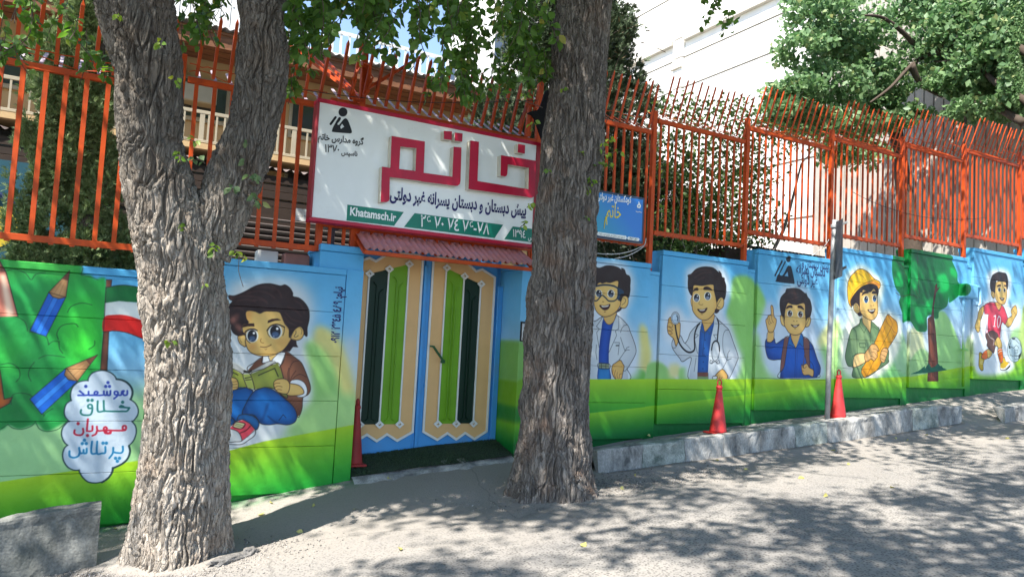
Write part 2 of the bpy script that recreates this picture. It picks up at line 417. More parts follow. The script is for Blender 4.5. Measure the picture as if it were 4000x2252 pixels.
def paint_mural():
    gx = (np.arange(MW)+.5)/MR+MX0; gz = MZ1-(np.arange(MH)+.5)/MR
    ztop = np.interp(gx, [-1.5, .4, .5, 2.27, 4.1, 5.9, 6.1, 7.56, 7.76, 9.2, 9.4, 11, 11.2, 12.7, 12.9, 14.5, 16.4],
                         [2.13, 2.13, 2.36, 2.5, 2.6, 2.73, 2.92, 2.92, 3.11, 3.11, 3.31, 3.31, 3.47, 3.47, 3.67, 3.67, 3.9])
    t = (ztop[None, :]-gz[:, None])
    # sky wash: blue top -> pale -> pale green
    rs = np.random.RandomState(3)
    lo = rs.rand(9, 40); yy = np.linspace(0, 8, MH); xx = np.linspace(0, 39, MW)
    xi = np.clip(xx.astype(int), 0, 38); yi = np.clip(yy.astype(int), 0, 7); fx = (xx-xi); fy = (yy-yi)[:, None]
    fx = fx*fx*(3-2*fx); fy = fy*fy*(3-2*fy)
    N = (lo[yi][:, xi]*(1-fx)+lo[yi][:, xi+1]*fx)*(1-fy)+(lo[yi+1][:, xi]*(1-fx)+lo[yi+1][:, xi+1]*fx)*fy
    u = np.clip((t+(N-.5)*.25)/1.9, 0, 1)
    K = np.array([0, .3, .55, .75, 1.]); CC = np.array([(76, 160, 208), (106, 176, 214), (162, 194, 216), (192, 206, 216), (202, 216, 208)], float)
    for c in range(3): CV[..., c] = np.interp(u, K, CC[:, c])
    S = (0, 0, 1)
    # soft hills and yellow glows (big airbrush passes)
    GR, YE = (136, 186, 104), (208, 200, 122)
    fill(S, [(1230, 1330), (1300, 1300), (1360, 1400), (1385, 1540), (1380, 1700), (1180, 1700), (1190, 1460)], YE, blur=14)
    fill(S, [(1180, 1370), (1240, 1340), (1310, 1430), (1340, 1600), (1330, 1760), (1120, 1760), (1130, 1600), (1190, 1560)], GR, blur=12)
    fill(S, [(1100, 1620), (1320, 1560), (1390, 1560), (1390, 1760), (1060, 1760)], (148, 190, 120), blur=16)
    fill(S, [(1350, 1350), (1385, 1330), (1385, 1500), (1350, 1500)], (180, 196, 200), blur=10)
    # right of gate
    fill(S, [(1940, 1150), (1965, 1160), (1985, 1260), (1975, 1420), (1940, 1460)], (205, 196, 90), blur=4)
    fill(S, [(1935, 1330), (1958, 1300), (1972, 1350), (1965, 1400), (1935, 1420)], (126, 178, 84), blur=3)
    fill(S, [(1985, 1420), (2005, 1350), (2040, 1330), (2080, 1380), (2120, 1600), (1985, 1600)], (120, 172, 84), blur=4)
    fill(S, [(1930, 1420), (1960, 1400), (2010, 1480), (2110, 1560), (2110, 1660), (1930, 1660)], (138, 186, 104), blur=5)
    # chemist bay hills
    fill(S, [(2500, 1270), (2530, 1290), (2550, 1380), (2535, 1450), (2480, 1450), (2495, 1380)], YE, blur=7)
    fill(S, [(2470, 1440), (2520, 1450), (2520, 1500), (2465, 1500)], (96, 164, 66), blur=4)
    fill(S, [(2525, 1450), (2548, 1415), (2590, 1420), (2640, 1480), (2640, 1530), (2520, 1530)], GR, blur=4)
    fill(S, [(2615, 1425), (2655, 1425), (2655, 1470), (2615, 1470)], (205, 200, 140), blur=7)
    fill(S, [(2655, 1440), (2690, 1440), (2690, 1500), (2655, 1500)], GR, blur=5)
    # doctor bay big light green hill
    fill(S, [(2865, 1085), (2900, 1075), (2945, 1090), (2985, 1160), (2990, 1210), (2950, 1300), (2965, 1400), (2975, 1520), (2870, 1520), (2880, 1420), (2860, 1330), (2835, 1240), (2850, 1170), (2856, 1120)], (132, 190, 96), blur=6)
    fill(S, [(2960, 1300), (2985, 1360), (3030, 1420), (3050, 1520), (2950, 1520), (2950, 1320)], (140, 188, 108), blur=8)
    # schoolboy bay
    fill(S, [(3190, 1330), (3240, 1260), (3262, 1300), (3262, 1440), (3200, 1440), (3170, 1390)], (212, 212, 140), blur=8)
    fill(S, [(3180, 1420), (3215, 1350), (3260, 1380), (3262, 1500), (3180, 1500)], (146, 196, 118), blur=9)
    # engineer bay
    fill(S, [(3262, 1250), (3290, 1300), (3300, 1500), (3262, 1500)], (200, 222, 150), blur=7)
    fill(S, [(3272, 1320), (3310, 1290), (3340, 1340), (3340, 1500), (3272, 1500)], (152, 200, 130), blur=7)
    fill(S, [(3440, 1420), (3500, 1380), (3560, 1430), (3560, 1500), (3440, 1500)], (120, 186, 110), blur=7)
    fill(S, [(3500, 1330), (3530, 1300), (3560, 1380), (3560, 1460), (3500, 1440)], (150, 190, 140), blur=7)
    # tree bay
    fill(S, [(3555, 1290), (3600, 1290), (3610, 1400), (3560, 1430)], (206, 208, 160), blur=7)
    fill(S, [(3555, 1410), (3600, 1360), (3640, 1400), (3640, 1480), (3555, 1480)], (146, 186, 120), blur=4)
    fill(S, [(3650, 1250), (3685, 1215), (3725, 1280), (3760, 1380), (3770, 1460), (3650, 1460)], (150, 200, 120), blur=4)
    fill(S, [(3770, 1340), (3820, 1310), (3840, 1380), (3830, 1470), (3770, 1470)], (168, 196, 120), blur=8)
    fill(S, [(3880, 1300), (3990, 1290), (4010, 1470), (3870, 1470)], (150, 192, 130), blur=9)
    fill(S, [(4000, 1200), (4100, 1250), (4150, 1500), (3990, 1480)], (170, 196, 110), blur=9)
    # grass: two sprayed bands, each bright at its top edge and darker below
    def band(top, bot, c0, c1, depth, xm=99, x0=-99):
        zt = np.interp(gx, *top); d = zt[None, :]-gz[:, None]
        m = np.clip(d*MR*.6+.5, 0, 1)*((gx < xm) & (gx >= x0))[None, :]
        q = np.clip(d/depth, 0, 1)[..., None]
        col = np.array(c0, np.float32)*(1-q)+np.array(c1, np.float32)*q
        CV[:] = CV+(col-CV)*m[..., None]
    def zl(L):
        P = [W(x, y, 0) for x, y in L]; return [p[0] for p in P], [p[2] for p in P]
    B1 = (zl([(-200, 1905), (0, 1880), (551, 1795), (900, 1757), (1030, 1722), (1385, 1657), (2000, 1640), (2100, 1460), (2300, 1479), (2900, 1479), (3240, 1480), (3500, 1472), (3560, 1470), (3750, 1434), (3900, 1419), (4000, 1400), (4300, 1390)]), None, (158, 196, 30), (16, 140, 42), .52)
    BAND1 = lambda a=-9, b=.8, hard=False: band(*B1, xm=b, x0=a)
    band(*B1)
    band(zl([(-200, 2400), (1900, 1900), (1936, 1645), (2080, 1640), (2310, 1611), (2564, 1583), (2807, 1552), (3000, 1531), (3230, 1500), (3560, 1492), (3750, 1475), (4000, 1440), (4300, 1420)]), None, (132, 190, 32), (4, 104, 40), .30)
    # plinth below the panels, dark green paint with the panel overhang's shade painted in
    for x0_, x1_, zb_ in [(b_[0], b_[1], b_[2]) for b_ in BAYS]:
        i0, i1 = max(0, int((x0_-.02-MX0)*MR)), min(MW, int((x1_+.02-MX0)*MR)); j0 = max(0, min(MH-1, int((MZ1-zb_)*MR))); CV[j0:, i0:i1] = CV[j0:, i0:i1]*.35+np.array((2, 96, 40))*.65
    fill(S, [(1936, 1550), (2000, 1500), (2080, 1480), (2080, 1640), (1936, 1645)], (110, 160, 28), blur=3)
    fill(S, [(1936, 1600), (2080, 1590), (2080, 1640), (1936, 1643)], (14, 110, 50), blur=5, op=.7)
    # ---------------- left bay: bush, pencils, flag, cloud
    L = (0, 750, 1.933)
    fill(L, [(-400, 1300), (60, 1280), (300, 1400), (480, 1300), (620, 1400), (1000, 1500), (1200, 1480), (1300, 1600), (1300, 1850), (1000, 2200), (0, 2300), (-400, 2300)], (150, 198, 134), blur=22)
    BAND1()
    bush = [(-300, 480), (0, 490), (300, 500), (560, 520), (615, 560), (625, 620), (680, 625), (720, 655), (800, 660), (800, 900), (780, 1000), (770, 1300), (745, 1450), (700, 1560), (560, 1700), (480, 1740), (350, 1800), (280, 1745), (150, 1780), (60, 1750), (0, 1790), (-300, 1800)]
    fill(L, bush, (22, 140, 60), blur=2)
    for q, c, b in [([(60, 520), (560, 530), (560, 600), (60, 580)], (110, 196, 56), 18), ([(150, 600), (380, 640), (330, 850), (120, 800)], (30, 150, 70), 20),
                    ([(500, 780), (760, 840), (760, 1100), (640, 1250), (430, 1200), (450, 950)], (64, 214, 60), 28), ([(560, 1100), (700, 1040), (690, 1250), (560, 1300)], (60, 220, 50), 18),
                    ([(150, 1000), (330, 1080), (420, 1240), (200, 1330), (60, 1200)], (14, 116, 52), 22), ([(-50, 1120), (130, 1100), (150, 1320), (0, 1380)], (50, 180, 60), 18),
                    ([(320, 1540), (500, 1420), (520, 1550), (380, 1700)], (20, 120, 60), 12), ([(0, 1500), (200, 1480), (320, 1600), (200, 1760), (0, 1760)], (12, 112, 48), 14)]:
        shade(L, bush, q, c, b, .85)
    for q in [[(55, 590), (110, 580), (190, 610), (235, 660), (270, 620), (345, 605)], [(585, 540), (625, 570), (612, 625), (640, 625)], [(620, 622), (700, 645), (740, 660)],
              [(510, 905), (540, 860), (620, 835), (695, 850)], [(440, 1110), (430, 1060), (470, 1005), (560, 990), (590, 1015)], [(365, 1150), (400, 1125), (450, 1125)], [(445, 1130), (450, 1180), (475, 1215)],
              [(715, 1120), (712, 1155), (670, 1185)], [(220, 1055), (300, 1060), (350, 1090), (368, 1150)], [(5, 1300), (80, 1290), (140, 1330), (150, 1390), (120, 1430)], [(290, 1255), (350, 1230), (440, 1235), (490, 1245)],
              [(260, 1280), (225, 1330), (215, 1380), (235, 1425)], [(0, 945), (60, 932), (130, 940), (190, 980), (210, 1050)], [(0, 1790), (60, 1750)], [(60, 1750), (100, 1778), (170, 1785), (240, 1760), (270, 1725)],
              [(270, 1735), (300, 1785), (360, 1802), (440, 1785), (500, 1730)], [(85, 1600), (90, 1540), (130, 1515), (220, 1525), (300, 1590), (330, 1690)], [(330, 1690), (350, 1660), (400, 1630)]]:
        line(L, q, 2.2, (10, 60, 30))
    def pencil(tip, shl, shr, bl, br, core, c1, c2):
        # tip point, two shoulders, two barrel ends
        body = [shl, shr, br, bl]
        fill(L, body, c1, sm=0)
        m1 = [(shl[0]*.65+shr[0]*.35, shl[1]*.65+shr[1]*.35), (shl[0]*.35+shr[0]*.65, shl[1]*.35+shr[1]*.65)]
        m2 = [(bl[0]*.65+br[0]*.35, bl[1]*.65+br[1]*.35), (bl[0]*.35+br[0]*.65, bl[1]*.35+br[1]*.65)]
        fill(L, [m1[0], m1[1], m2[1], m2[0]], c2, sm=0, blur=1.2)
        line(L, [m1[0], m2[0]], 1.5, (10, 40, 110), sm=0); line(L, [m1[1], m2[1]], 1.5, (10, 40, 110), sm=0)
        wood = [tip, shl, (shl[0]*.7+shr[0]*.3+core[0], shl[1]*.7+shr[1]*.3+core[1]), (shl[0]*.35+shr[0]*.65+core[0], shl[1]*.35+shr[1]*.65+core[1]), shr]
        fill(L, wood, (196, 150, 98), sm=0, dark=.7, dcol=(120, 76, 40))
        a = [tip, (tip[0]*.62+shl[0]*.38, tip[1]*.62+shl[1]*.38), (tip[0]*.62+shr[0]*.38, tip[1]*.62+shr[1]*.38)]
        fill(L, a, (104, 62, 44), sm=0)
        line(L, wood, 2, INK, sm=0, closed=True); line(L, body, 2, INK, sm=0, closed=True)
        for k in (.3, .6):
            line(L, [(tip[0]*.5+(shl[0]*(1-k)+shr[0]*k)*.5, tip[1]*.5+(shl[1]*(1-k)+shr[1]*k)*.5), (shl[0]*(1-k)+shr[0]*k, shl[1]*(1-k)+shr[1]*k)], 1.3, (120, 70, 40), sm=0)
    pencil((527, 590), (368, 755), (497, 792), (225, 1045), (348, 1088), (-8, 24), (16, 92, 190), (40, 120, 214))
    pencil((738, 1225), (500, 1325), (585, 1425), (225, 1560), (315, 1675), (-40, 22), (16, 92, 190), (50, 130, 220))
    fill(L, [(-60, 500), (0, 520), (48, 610), (135, 935), (0, 940), (-60, 930)], (190, 112, 92), sm=0)
    fill(L, [(0, 620), (40, 620), (110, 930), (50, 935)], (232, 196, 168), sm=0, blur=1.5)
    fill(L, [(0, 520), (48, 600), (0, 605)], (120, 70, 58), sm=0)
    line(L, [(0, 520), (48, 610), (135, 935)], 2.6, INK, sm=0)
    fill(L, [(-60, 1330), (0, 1340), (30, 1560), (90, 1545), (70, 1590), (0, 1632), (-60, 1640)], (190, 96, 34), sm=0, dark=.5)
    line(L, [(0, 1340), (32, 1560), (95, 1545), (72, 1592), (0, 1632)], 2.2, INK, sm=0)
    # flag
    fill(L, [(800, 718), (900, 700), (1000, 708), (1300, 760), (1300, 880), (1040, 830), (900, 822), (790, 838)], (16, 110, 54), sm=0, dark=.2)
    fill(L, [(790, 836), (900, 820), (1060, 835), (1300, 880), (1300, 1000), (1060, 965), (900, 930), (786, 950)], (224, 230, 226), sm=0, dark=.3, dcol=(150, 160, 160))
    fill(L, [(785, 945), (860, 925), (960, 930), (1080, 968), (1300, 1030), (1300, 1180), (1080, 1105), (960, 1060), (860, 1045), (780, 1052)], (214, 30, 26), sm=1)
    line(L, [(800, 720), (900, 702), (1000, 708), (1300, 762)], 2.2, INK); line(L, [(780, 1052), (860, 1045), (960, 1060), (1080, 1105), (1300, 1182)], 2.2, INK)
    fill(L, [(802, 660), (845, 660), (838, 712), (800, 715)], (104, 62, 48), sm=0); line(L, [(802, 660), (845, 660), (838, 712), (802, 718)], 2, INK, sm=0)
    fill(L, [(782, 1052), (822, 1052), (808, 1350), (758, 1350)], (112, 66, 48), sm=0, dark=.5); line(L, [(822, 1052), (808, 1350)], 2, INK, sm=0); line(L, [(782, 1052), (800, 720)], 2, INK, sm=0); line(L, [(782, 1052), (758, 1350)], 2, INK, sm=0)
    # word cloud
    K2 = (230, 1430, 3.085)
    cl = [(350, 168), (360, 130), (400, 80), (470, 52), (550, 48), (620, 70), (670, 110), (695, 150), (695, 150), (760, 160), (820, 190), (870, 250), (885, 320), (875, 370), (862, 395), (862, 395), (920, 440), (955, 510), (950, 580), (910, 640), (885, 662), (885, 662), (925, 720), (932, 800), (900, 890), (845, 950), (845, 950), (855, 1020), (830, 1100), (770, 1160), (700, 1200), (650, 1215), (650, 1215), (640, 1270), (590, 1340), (520, 1385), (430, 1400), (350, 1385), (290, 1335), (255, 1280), (243, 1245), (243, 1245), (180, 1245), (110, 1210), (60, 1140), (45, 1060), (65, 985), (103, 945), (103, 945), (60, 900), (32, 820), (45, 740), (90, 680), (120, 657), (120, 657), (75, 600), (65, 530), (90, 450), (147, 405), (147, 405), (140, 330), (165, 250), (220, 195), (290, 172), (350, 168)]
    fill(K2, cl, (186, 200, 212)); line(K2, cl, 4.2, (28, 52, 56), closed=True)
    line(K2, [(695, 150), (760, 162), (820, 192), (872, 250), (888, 320), (866, 395)], 7, (28, 52, 56)); line(K2, [(650, 1222), (640, 1275), (590, 1345), (520, 1392)], 7, (28, 52, 56)); line(K2, [(845, 955), (858, 1020), (832, 1102), (770, 1165), (655, 1222)], 7, (28, 52, 56))
    def wr(strokes, dots, col, w=6.6, r=20):
        for s in strokes: line(K2, s, w+4, (206, 218, 226), op=.6)
        for s in strokes: line(K2, s, w, col)
        for x, y in dots: dot(K2, x, y, r, col)
    wr([[(825, 290), (822, 335), (790, 345), (770, 320), (785, 292), (760, 300), (755, 335), (735, 345), (700, 338), (675, 335), (670, 305), (695, 298), (712, 315), (705, 350), (665, 385)],
        [(622, 290), (618, 338), (600, 345), (582, 338), (580, 300)], [(580, 338), (560, 345), (545, 335), (542, 295)], [(545, 338), (500, 345), (445, 345), (400, 342)], [(445, 340), (470, 315), (450, 298), (430, 310), (425, 340), (375, 345), (360, 340), (358, 300)], [(360, 340), (300, 345), (295, 330), (250, 293)], [(300, 345), (232, 345)]],
       [(592, 192), (565, 238), (610, 238), (325, 238)], (40, 62, 150))
    wr([[(850, 497), (820, 535), (770, 538), (640, 538), (560, 535), (545, 525), (540, 410)], [(850, 497), (790, 490), (735, 487), (750, 470), (780, 480)], [(468, 415), (470, 535), (530, 537)], [(395, 500), (360, 500), (350, 470), (375, 455), (400, 470), (400, 540), (375, 580), (300, 582), (265, 560), (268, 520)]],
       [(768, 428), (352, 405), (400, 405)], (34, 104, 100), 6.8)
    wr([[(800, 760), (770, 750), (775, 715), (805, 715), (808, 750), (780, 768), (640, 768)], [(640, 768), (600, 765), (560, 770), (540, 745), (560, 725), (580, 745), (560, 770), (590, 800), (625, 785), (615, 805), (560, 800), (540, 770), (470, 770), (458, 720)], [(460, 770), (445, 810), (405, 830)], [(405, 715), (400, 770), (345, 775), (338, 760), (350, 632)], [(290, 745), (295, 790), (270, 822), (210, 820), (186, 800), (190, 765)]],
       [(345, 828), (232, 685)], (170, 30, 56), 6.8)
    wr([[(770, 960), (772, 1010), (750, 1038), (690, 1036), (670, 1030)], [(655, 975), (650, 1040), (608, 1100)], [(560, 965), (558, 1035), (520, 1042), (460, 1042), (462, 900)], [(400, 900), (392, 1038), (460, 1042)], [(335, 985), (332, 1038), (300, 1040), (298, 1000)], [(298, 1035), (260, 1042), (248, 1000), (245, 975)], [(250, 1035), (235, 1075), (180, 1095), (130, 1075), (128, 1015)]],
       [(683, 1102), (730, 1102), (705, 1138), (532, 920), (572, 920), (308, 885), (282, 925), (330, 925)], (26, 112, 158), 7)
    # ---------------- reading boy
    B = (880, 1080, 3.626)
    fill(B, [(20, 200), (300, 50), (700, 0), (1050, 80), (1230, 300), (1260, 600), (1200, 900), (1260, 1100), (1330, 1500), (1300, 1900), (1200, 2100), (600, 2400), (0, 2500), (-50, 1500)], (206, 212, 214), blur=15)
    fill(S, [(1228, 1290), (1262, 1275), (1320, 1330), (1368, 1440), (1385, 1560), (1350, 1700), (1280, 1600), (1230, 1400)], YE, blur=7); fill(S, [(1192, 1350), (1225, 1335), (1290, 1400), (1330, 1520), (1335, 1650), (1330, 1700), (1150, 1745), (1195, 1640), (1222, 1560), (1215, 1450)], GR, blur=7); fill(S, [(1160, 1620), (1240, 1560), (1385, 1540), (1385, 1665), (1130, 1712)], (156, 198, 122), blur=10); BAND1(.8, 2.5, True)
    skin, sk2 = (222, 184, 106), (196, 132, 58)
    hair, hr2 = (46, 26, 26), (96, 60, 54)
    collar = [(540, 1090), (860, 1060), (840, 1120), (770, 1270), (700, 1250), (320, 1330), (540, 1180)]
    # jacket
    B2 = (880, 1380, 3.626)
    jk = [(850, -40), (1000, 60), (1080, 130), (1140, 260), (1200, 430), (1205, 520), (1170, 580), (1100, 620), (1090, 760), (1060, 860), (1020, 890), (900, 700), (700, 500), (320, 240), (420, 120), (540, 40), (540, 130), (770, 170), (840, 60)]
    outline(B2, jk, (140, 88, 62), dark=.6, dcol=(78, 42, 28), sm=0)
    outline(B, [(540, 1110), (620, 1120), (740, 1080), (850, 1070), (830, 1140), (770, 1270), (700, 1200), (640, 1190), (525, 1220)], (222, 226, 226), sm=0)
    outline(B, [(610, 1090), (740, 1080), (690, 1140), (640, 1190)], skin, sm=0, ink=1.8)
    for q in [[(1045, 100), (960, 120), (910, 220), (905, 320), (920, 410)], [(900, 200), (885, 280), (895, 380)], [(1150, 330), (1060, 290), (980, 330), (940, 380)], [(1000, 240), (940, 330), (925, 400)]]: line(B2, q, 2.2, (60, 30, 22))
    for k in range(5): line(B2, [(905+k*8, 200-k*26), (930+k*10, 215-k*26)], 1.4, (60, 30, 22), sm=0)
    for k in range(6): line(B2, [(905+k*26, 690+k*34), (950+k*22, 640+k*32)], 1.4, (70, 38, 28), sm=0)
    # ears + neck
    outline(B, [(930, 880), (950, 800), (1000, 730), (1060, 700), (1105, 750), (1110, 820), (1070, 880), (1000, 900)], skin, dark=.5, dcol=sk2)
    line(B, [(1000, 765), (1000, 800), (975, 840), (1000, 852), (1035, 830)], 1.8); line(B, [(1060, 720), (1085, 760), (1075, 815)], 1.4)
    outline(B, [(185, 830), (180, 880), (205, 940), (250, 975), (290, 980), (290, 830), (240, 815)], skin, dark=.4, dcol=sk2)
    line(B, [(205, 850), (208, 890), (235, 930)], 1.4)
    face = [(240, 640), (250, 780), (290, 850), (285, 930), (330, 1040), (420, 1100), (540, 1122), (680, 1105), (800, 1050), (880, 970), (930, 890), (905, 800), (930, 700), (860, 560), (780, 480), (600, 460), (420, 470), (290, 490)]
    outline(B, face, skin, dark=.35, dcol=sk2)
    shade(B, face, [(340, 960), (430, 960), (440, 1010), (350, 1020)], (214, 140, 70), 4, .6)
    shade(B, face, [(700, 900), (860, 880), (860, 950), (730, 960)], (214, 150, 76), 5, .5)
    shade(B, face, [(290, 480), (370, 480), (350, 640), (290, 620)], (220, 150, 70), 4, .6)
    hairp = [(45, 262), (130, 265), (260, 215), (400, 140), (520, 100), (650, 97), (780, 125), (850, 112), (920, 160), (958, 230), (962, 275), (1050, 300), (1130, 370), (1185, 470), (1190, 600), (1165, 720), (1160, 838), (1120, 820), (1105, 750), (1060, 705), (990, 740), (940, 810), (905, 860), (900, 740), (840, 660), (800, 560), (760, 500), (660, 488), (560, 490), (490, 518), (420, 490), (330, 480), (290, 510), (300, 590), (330, 650), (250, 680), (235, 760), (285, 810), (250, 825), (180, 835), (110, 790), (75, 720), (75, 680), (0, 660), (-40, 600), (-30, 440), (45, 400), (100, 345), (60, 320)]
    outline(B, hairp, hair, ink=1.5, dark=.3, dcol=(16, 8, 8))
    for q in [[(60, 275), (110, 300), (100, 330), (60, 300)], [(100, 560), (190, 520), (180, 600), (120, 650), (60, 640)], [(150, 680), (230, 690), (240, 760), (180, 760)]]: shade(B, hairp, q, (130, 84, 74), 3, .7)
    for q in [[(130, 290), (300, 270), (500, 300), (600, 360)], [(300, 240), (450, 200), (600, 230), (700, 300)], [(400, 330), (520, 330), (600, 380)], [(170, 340), (300, 320), (430, 350)], [(840, 560), (900, 640), (1000, 690)], [(850, 500), (950, 600), (1080, 640)], [(980, 330), (1080, 400), (1120, 520)], [(650, 130), (760, 200), (800, 300)], [(450, 150), (600, 150), (700, 190)], [(120, 450), (200, 440), (260, 480)], [(880, 420), (1000, 480), (1080, 560)]]:
        line(B, q, 4, hr2, op=.55, blur=1)
    line(B, [(800, 560), (850, 660), (900, 740), (990, 735)], 3, (110, 70, 60), op=.6, blur=1)
    outline(B, [(935, 880), (1000, 900), (1010, 960), (1030, 995), (960, 990), (910, 1055), (870, 1050), (805, 1062), (870, 980)], hair, ink=1.2, sm=0)
    def eye(T, cx, cy, rx, ry, iris, white=(226, 226, 216), gl=1):
        dot(T, cx, cy, rx*1.35, white, ry*1.12)
        dot(T, cx, cy, rx, (24, 22, 30), ry)
        dot(T, cx, cy+ry*.45, rx*.72, iris, ry*.45, blur=1 if rx > 40 else 0)
        dot(T, cx+rx*.35*gl, cy-ry*.45, rx*.26, (240, 240, 240)); dot(T, cx-rx*.3, cy+ry*.75, rx*.1, (220, 225, 235)); 
    eye(B, 382, 835, 66, 85, (70, 92, 124)); eye(B, 710, 775, 75, 92, (74, 98, 134))
    line(B, [(280, 780), (340, 745), (400, 738), (450, 760)], 4.5, (30, 18, 18)); line(B, [(285, 790), (300, 880), (350, 935)], 2.4); line(B, [(592, 760), (640, 700), (710, 672), (780, 685), (838, 712)], 4.5, (30, 18, 18)); line(B, [(838, 712), (832, 780), (815, 830)], 2.2); line(B, [(595, 762), (605, 810), (635, 850)], 1.8)
    fill(B, [(235, 718), (255, 680), (310, 660), (408, 658), (414, 702), (320, 700)], (52, 28, 20), sm=0); fill(B, [(600, 655), (605, 620), (660, 595), (740, 590), (795, 612), (700, 622)], (52, 28, 20), sm=0)
    line(B, [(510, 875), (498, 905), (515, 930), (545, 935)], 1.8, (120, 70, 30)); line(B, [(495, 988), (560, 995), (610, 982), (650, 960)], 2.4, (60, 32, 20)); line(B, [(560, 1022), (575, 1030), (590, 1015)], 1.6, (120, 70, 30))
    # trousers
    outline(B2, [(-60, 580), (60, 560), (130, 500), (240, 470), (340, 500), (400, 560), (420, 900), (100, 960), (-60, 1000)], (12, 96, 168), dark=.7, dcol=(6, 40, 92))
    outline(B2, [(240, 850), (300, 690), (380, 560), (470, 490), (570, 475), (680, 510), (800, 600), (920, 700), (990, 790), (1015, 890), (980, 970), (880, 1005), (740, 990), (620, 1005), (500, 985), (440, 900), (380, 860)], (16, 104, 178), dark=.8, dcol=(6, 38, 88))
    line(B2, [(610, 700), (580, 780), (540, 900), (500, 960)], 6, (6, 44, 92), op=.7, blur=2); line(B2, [(600, 880), (700, 960), (760, 985)], 4, (6, 40, 84), op=.8, blur=1)
    line(B2, [(760, 940), (820, 860), (860, 905)], 2.4, (6, 30, 66), sm=0)
    outline(B2, [(180, 890), (220, 860), (330, 860), (440, 910), (480, 990), (450, 1070), (410, 1060), (340, 980), (230, 935), (170, 945)], (22, 92, 150), dark=.6, dcol=(8, 40, 86))
    outline(B2, [(-40, 860), (60, 880), (130, 940), (130, 1000), (60, 1040), (-40, 1020)], (14, 74, 130), dark=.5, dcol=(8, 40, 86))
    # shoe
    outline(B2, [(-40, 1040), (60, 1030), (150, 960), (240, 932), (330, 985), (420, 1070), (418, 1150), (330, 1220), (230, 1280), (60, 1280), (-40, 1270)], (226, 230, 230), sm=0)
    fill(B2, [(50, 1060), (110, 1010), (200, 945), (260, 940), (340, 985), (415, 1070), (340, 1150), (232, 1232), (225, 1180), (180, 1100), (110, 1070)], (222, 70, 86), sm=0)
    outline(B2, [(40, 1075), (110, 1072), (180, 1105), (222, 1170), (228, 1235), (140, 1245), (40, 1240)], (198, 202, 200)); line(B2, [(355, 1020), (300, 1080), (215, 1118)], 4, (90, 20, 30))
    outline(B2, [(160, 965), (280, 990), (225, 1060), (110, 1030)], (196, 200, 140), sm=0, ink=3, icol=(60, 20, 30)); line(B2, [(150, 990), (255, 1015)], 1.6, (80, 60, 50)); line(B2, [(135, 1010), (240, 1040)], 1.6, (80, 60, 50))
    line(B2, [(230, 1235), (330, 1160), (415, 1085)], 1.8)
    # book
    fill(B2, [(-60, 120), (60, 100), (160, 130), (250, 190), (310, 250), (400, 230), (560, 140), (690, 95), (710, 130), (380, 290), (250, 290), (-60, 200)], (214, 214, 206), sm=0)
    for k in range(4): line(B2, [(60, 130+k*16), (160, 160+k*18), (250, 225+k*14), (300, 265+k*4)], 1.2, (70, 70, 66)); line(B2, [(360, 250+k*6), (480, 180+k*14), (600, 130+k*16), (700, 105+k*12)], 1.2, (70, 70, 66))
    outline(B2, [(-60, 160), (80, 200), (245, 290), (305, 470), (-60, 480)], (150, 158, 62), sm=0, dark=.3, dcol=(80, 90, 30)); outline(B2, [(355, 290), (550, 210), (745, 128), (820, 330), (880, 625), (700, 500), (560, 475), (410, 500)], (150, 158, 66), sm=0, dark=.6, dcol=(84, 92, 34))
    outline(B2, [(250, 288), (350, 288), (412, 495), (340, 490), (305, 465)], (160, 170, 80), sm=0); line(B2, [(270, 245), (330, 262), (365, 240)], 8, (40, 36, 26)); line(B2, [(280, 345), (360, 330)], 3.5, (30, 30, 20)); line(B2, [(285, 370), (370, 365)], 3, (30, 30, 20))
    line(B2, [(470, 305), (700, 205), (750, 320)], 4, (44, 46, 22), sm=0); line(B2, [(95, 295), (85, 250), (180, 300)], 3.5, (44, 46, 22), sm=0)
    outline(B2, [(-60, 340), (100, 335), (160, 360), (180, 400), (185, 450), (165, 500), (80, 515), (-60, 500)], skin, dark=.3, dcol=sk2); [line(B2, [(60, y), (120, y+4), (170, y-2)], 1.8, (96, 56, 26)) for y in (392, 432, 472)]
    # sleeve cuff and arm
    fill(B2, [(920, 430), (960, 370), (1040, 365), (1120, 410), (1160, 500), (1150, 580), (1090, 615), (1010, 600)], (226, 228, 228)); line(B2, [(960, 370), (1040, 365), (1120, 410), (1160, 500), (1150, 580), (1090, 615), (1010, 600)], 2)
    outline(B2, [(870, 430), (960, 425), (1050, 450), (1105, 510), (1105, 565), (1000, 590), (870, 575)], skin, dark=.4, dcol=sk2)
    outline(B2, [(690, 400), (730, 365), (820, 352), (880, 375), (912, 430), (905, 510), (870, 565), (780, 555), (720, 520), (690, 460)], skin, dark=.3, dcol=sk2); [line(B2, q, 1.8, (96, 56, 26)) for q in ([(685, 440), (720, 415), (775, 415)], [(700, 478), (750, 455), (805, 468)], [(718, 515), (760, 505), (800, 512)])]
    # phone number written up the panel edge
    # ---------------- helper for the other boys' faces
    def simple_face(T, face, hairp, eyes, brows, mouth, ears, iris, lights=None, sk=(216, 178, 102)):
        for e, inner in ears:
            outline(T, e, sk, dark=.4, dcol=sk2); line(T, inner, 1.6)
        outline(T, face, sk, dark=.4, dcol=sk2)
        outline(T, hairp, (44, 27, 24), ink=1.4, dark=.25, dcol=(16, 9, 8))
        for q in (lights or []): line(T, q, 3.6, (92, 58, 50), op=.5, blur=.8)
        for e in eyes: eye(T, *e, iris)
        for b in brows: fill(T, b, (48, 28, 22))
        m, teeth = mouth
        fill(T, m, (60, 24, 20)); fill(T, teeth, (226, 222, 210)); line(T, m, 1.6, (50, 24, 16), closed=True)
    KEEP = CV.copy()
    # ---------------- chemist
    Cm = (2280, 1000, 4.833); Cb = (2280, 1200, 4.833)
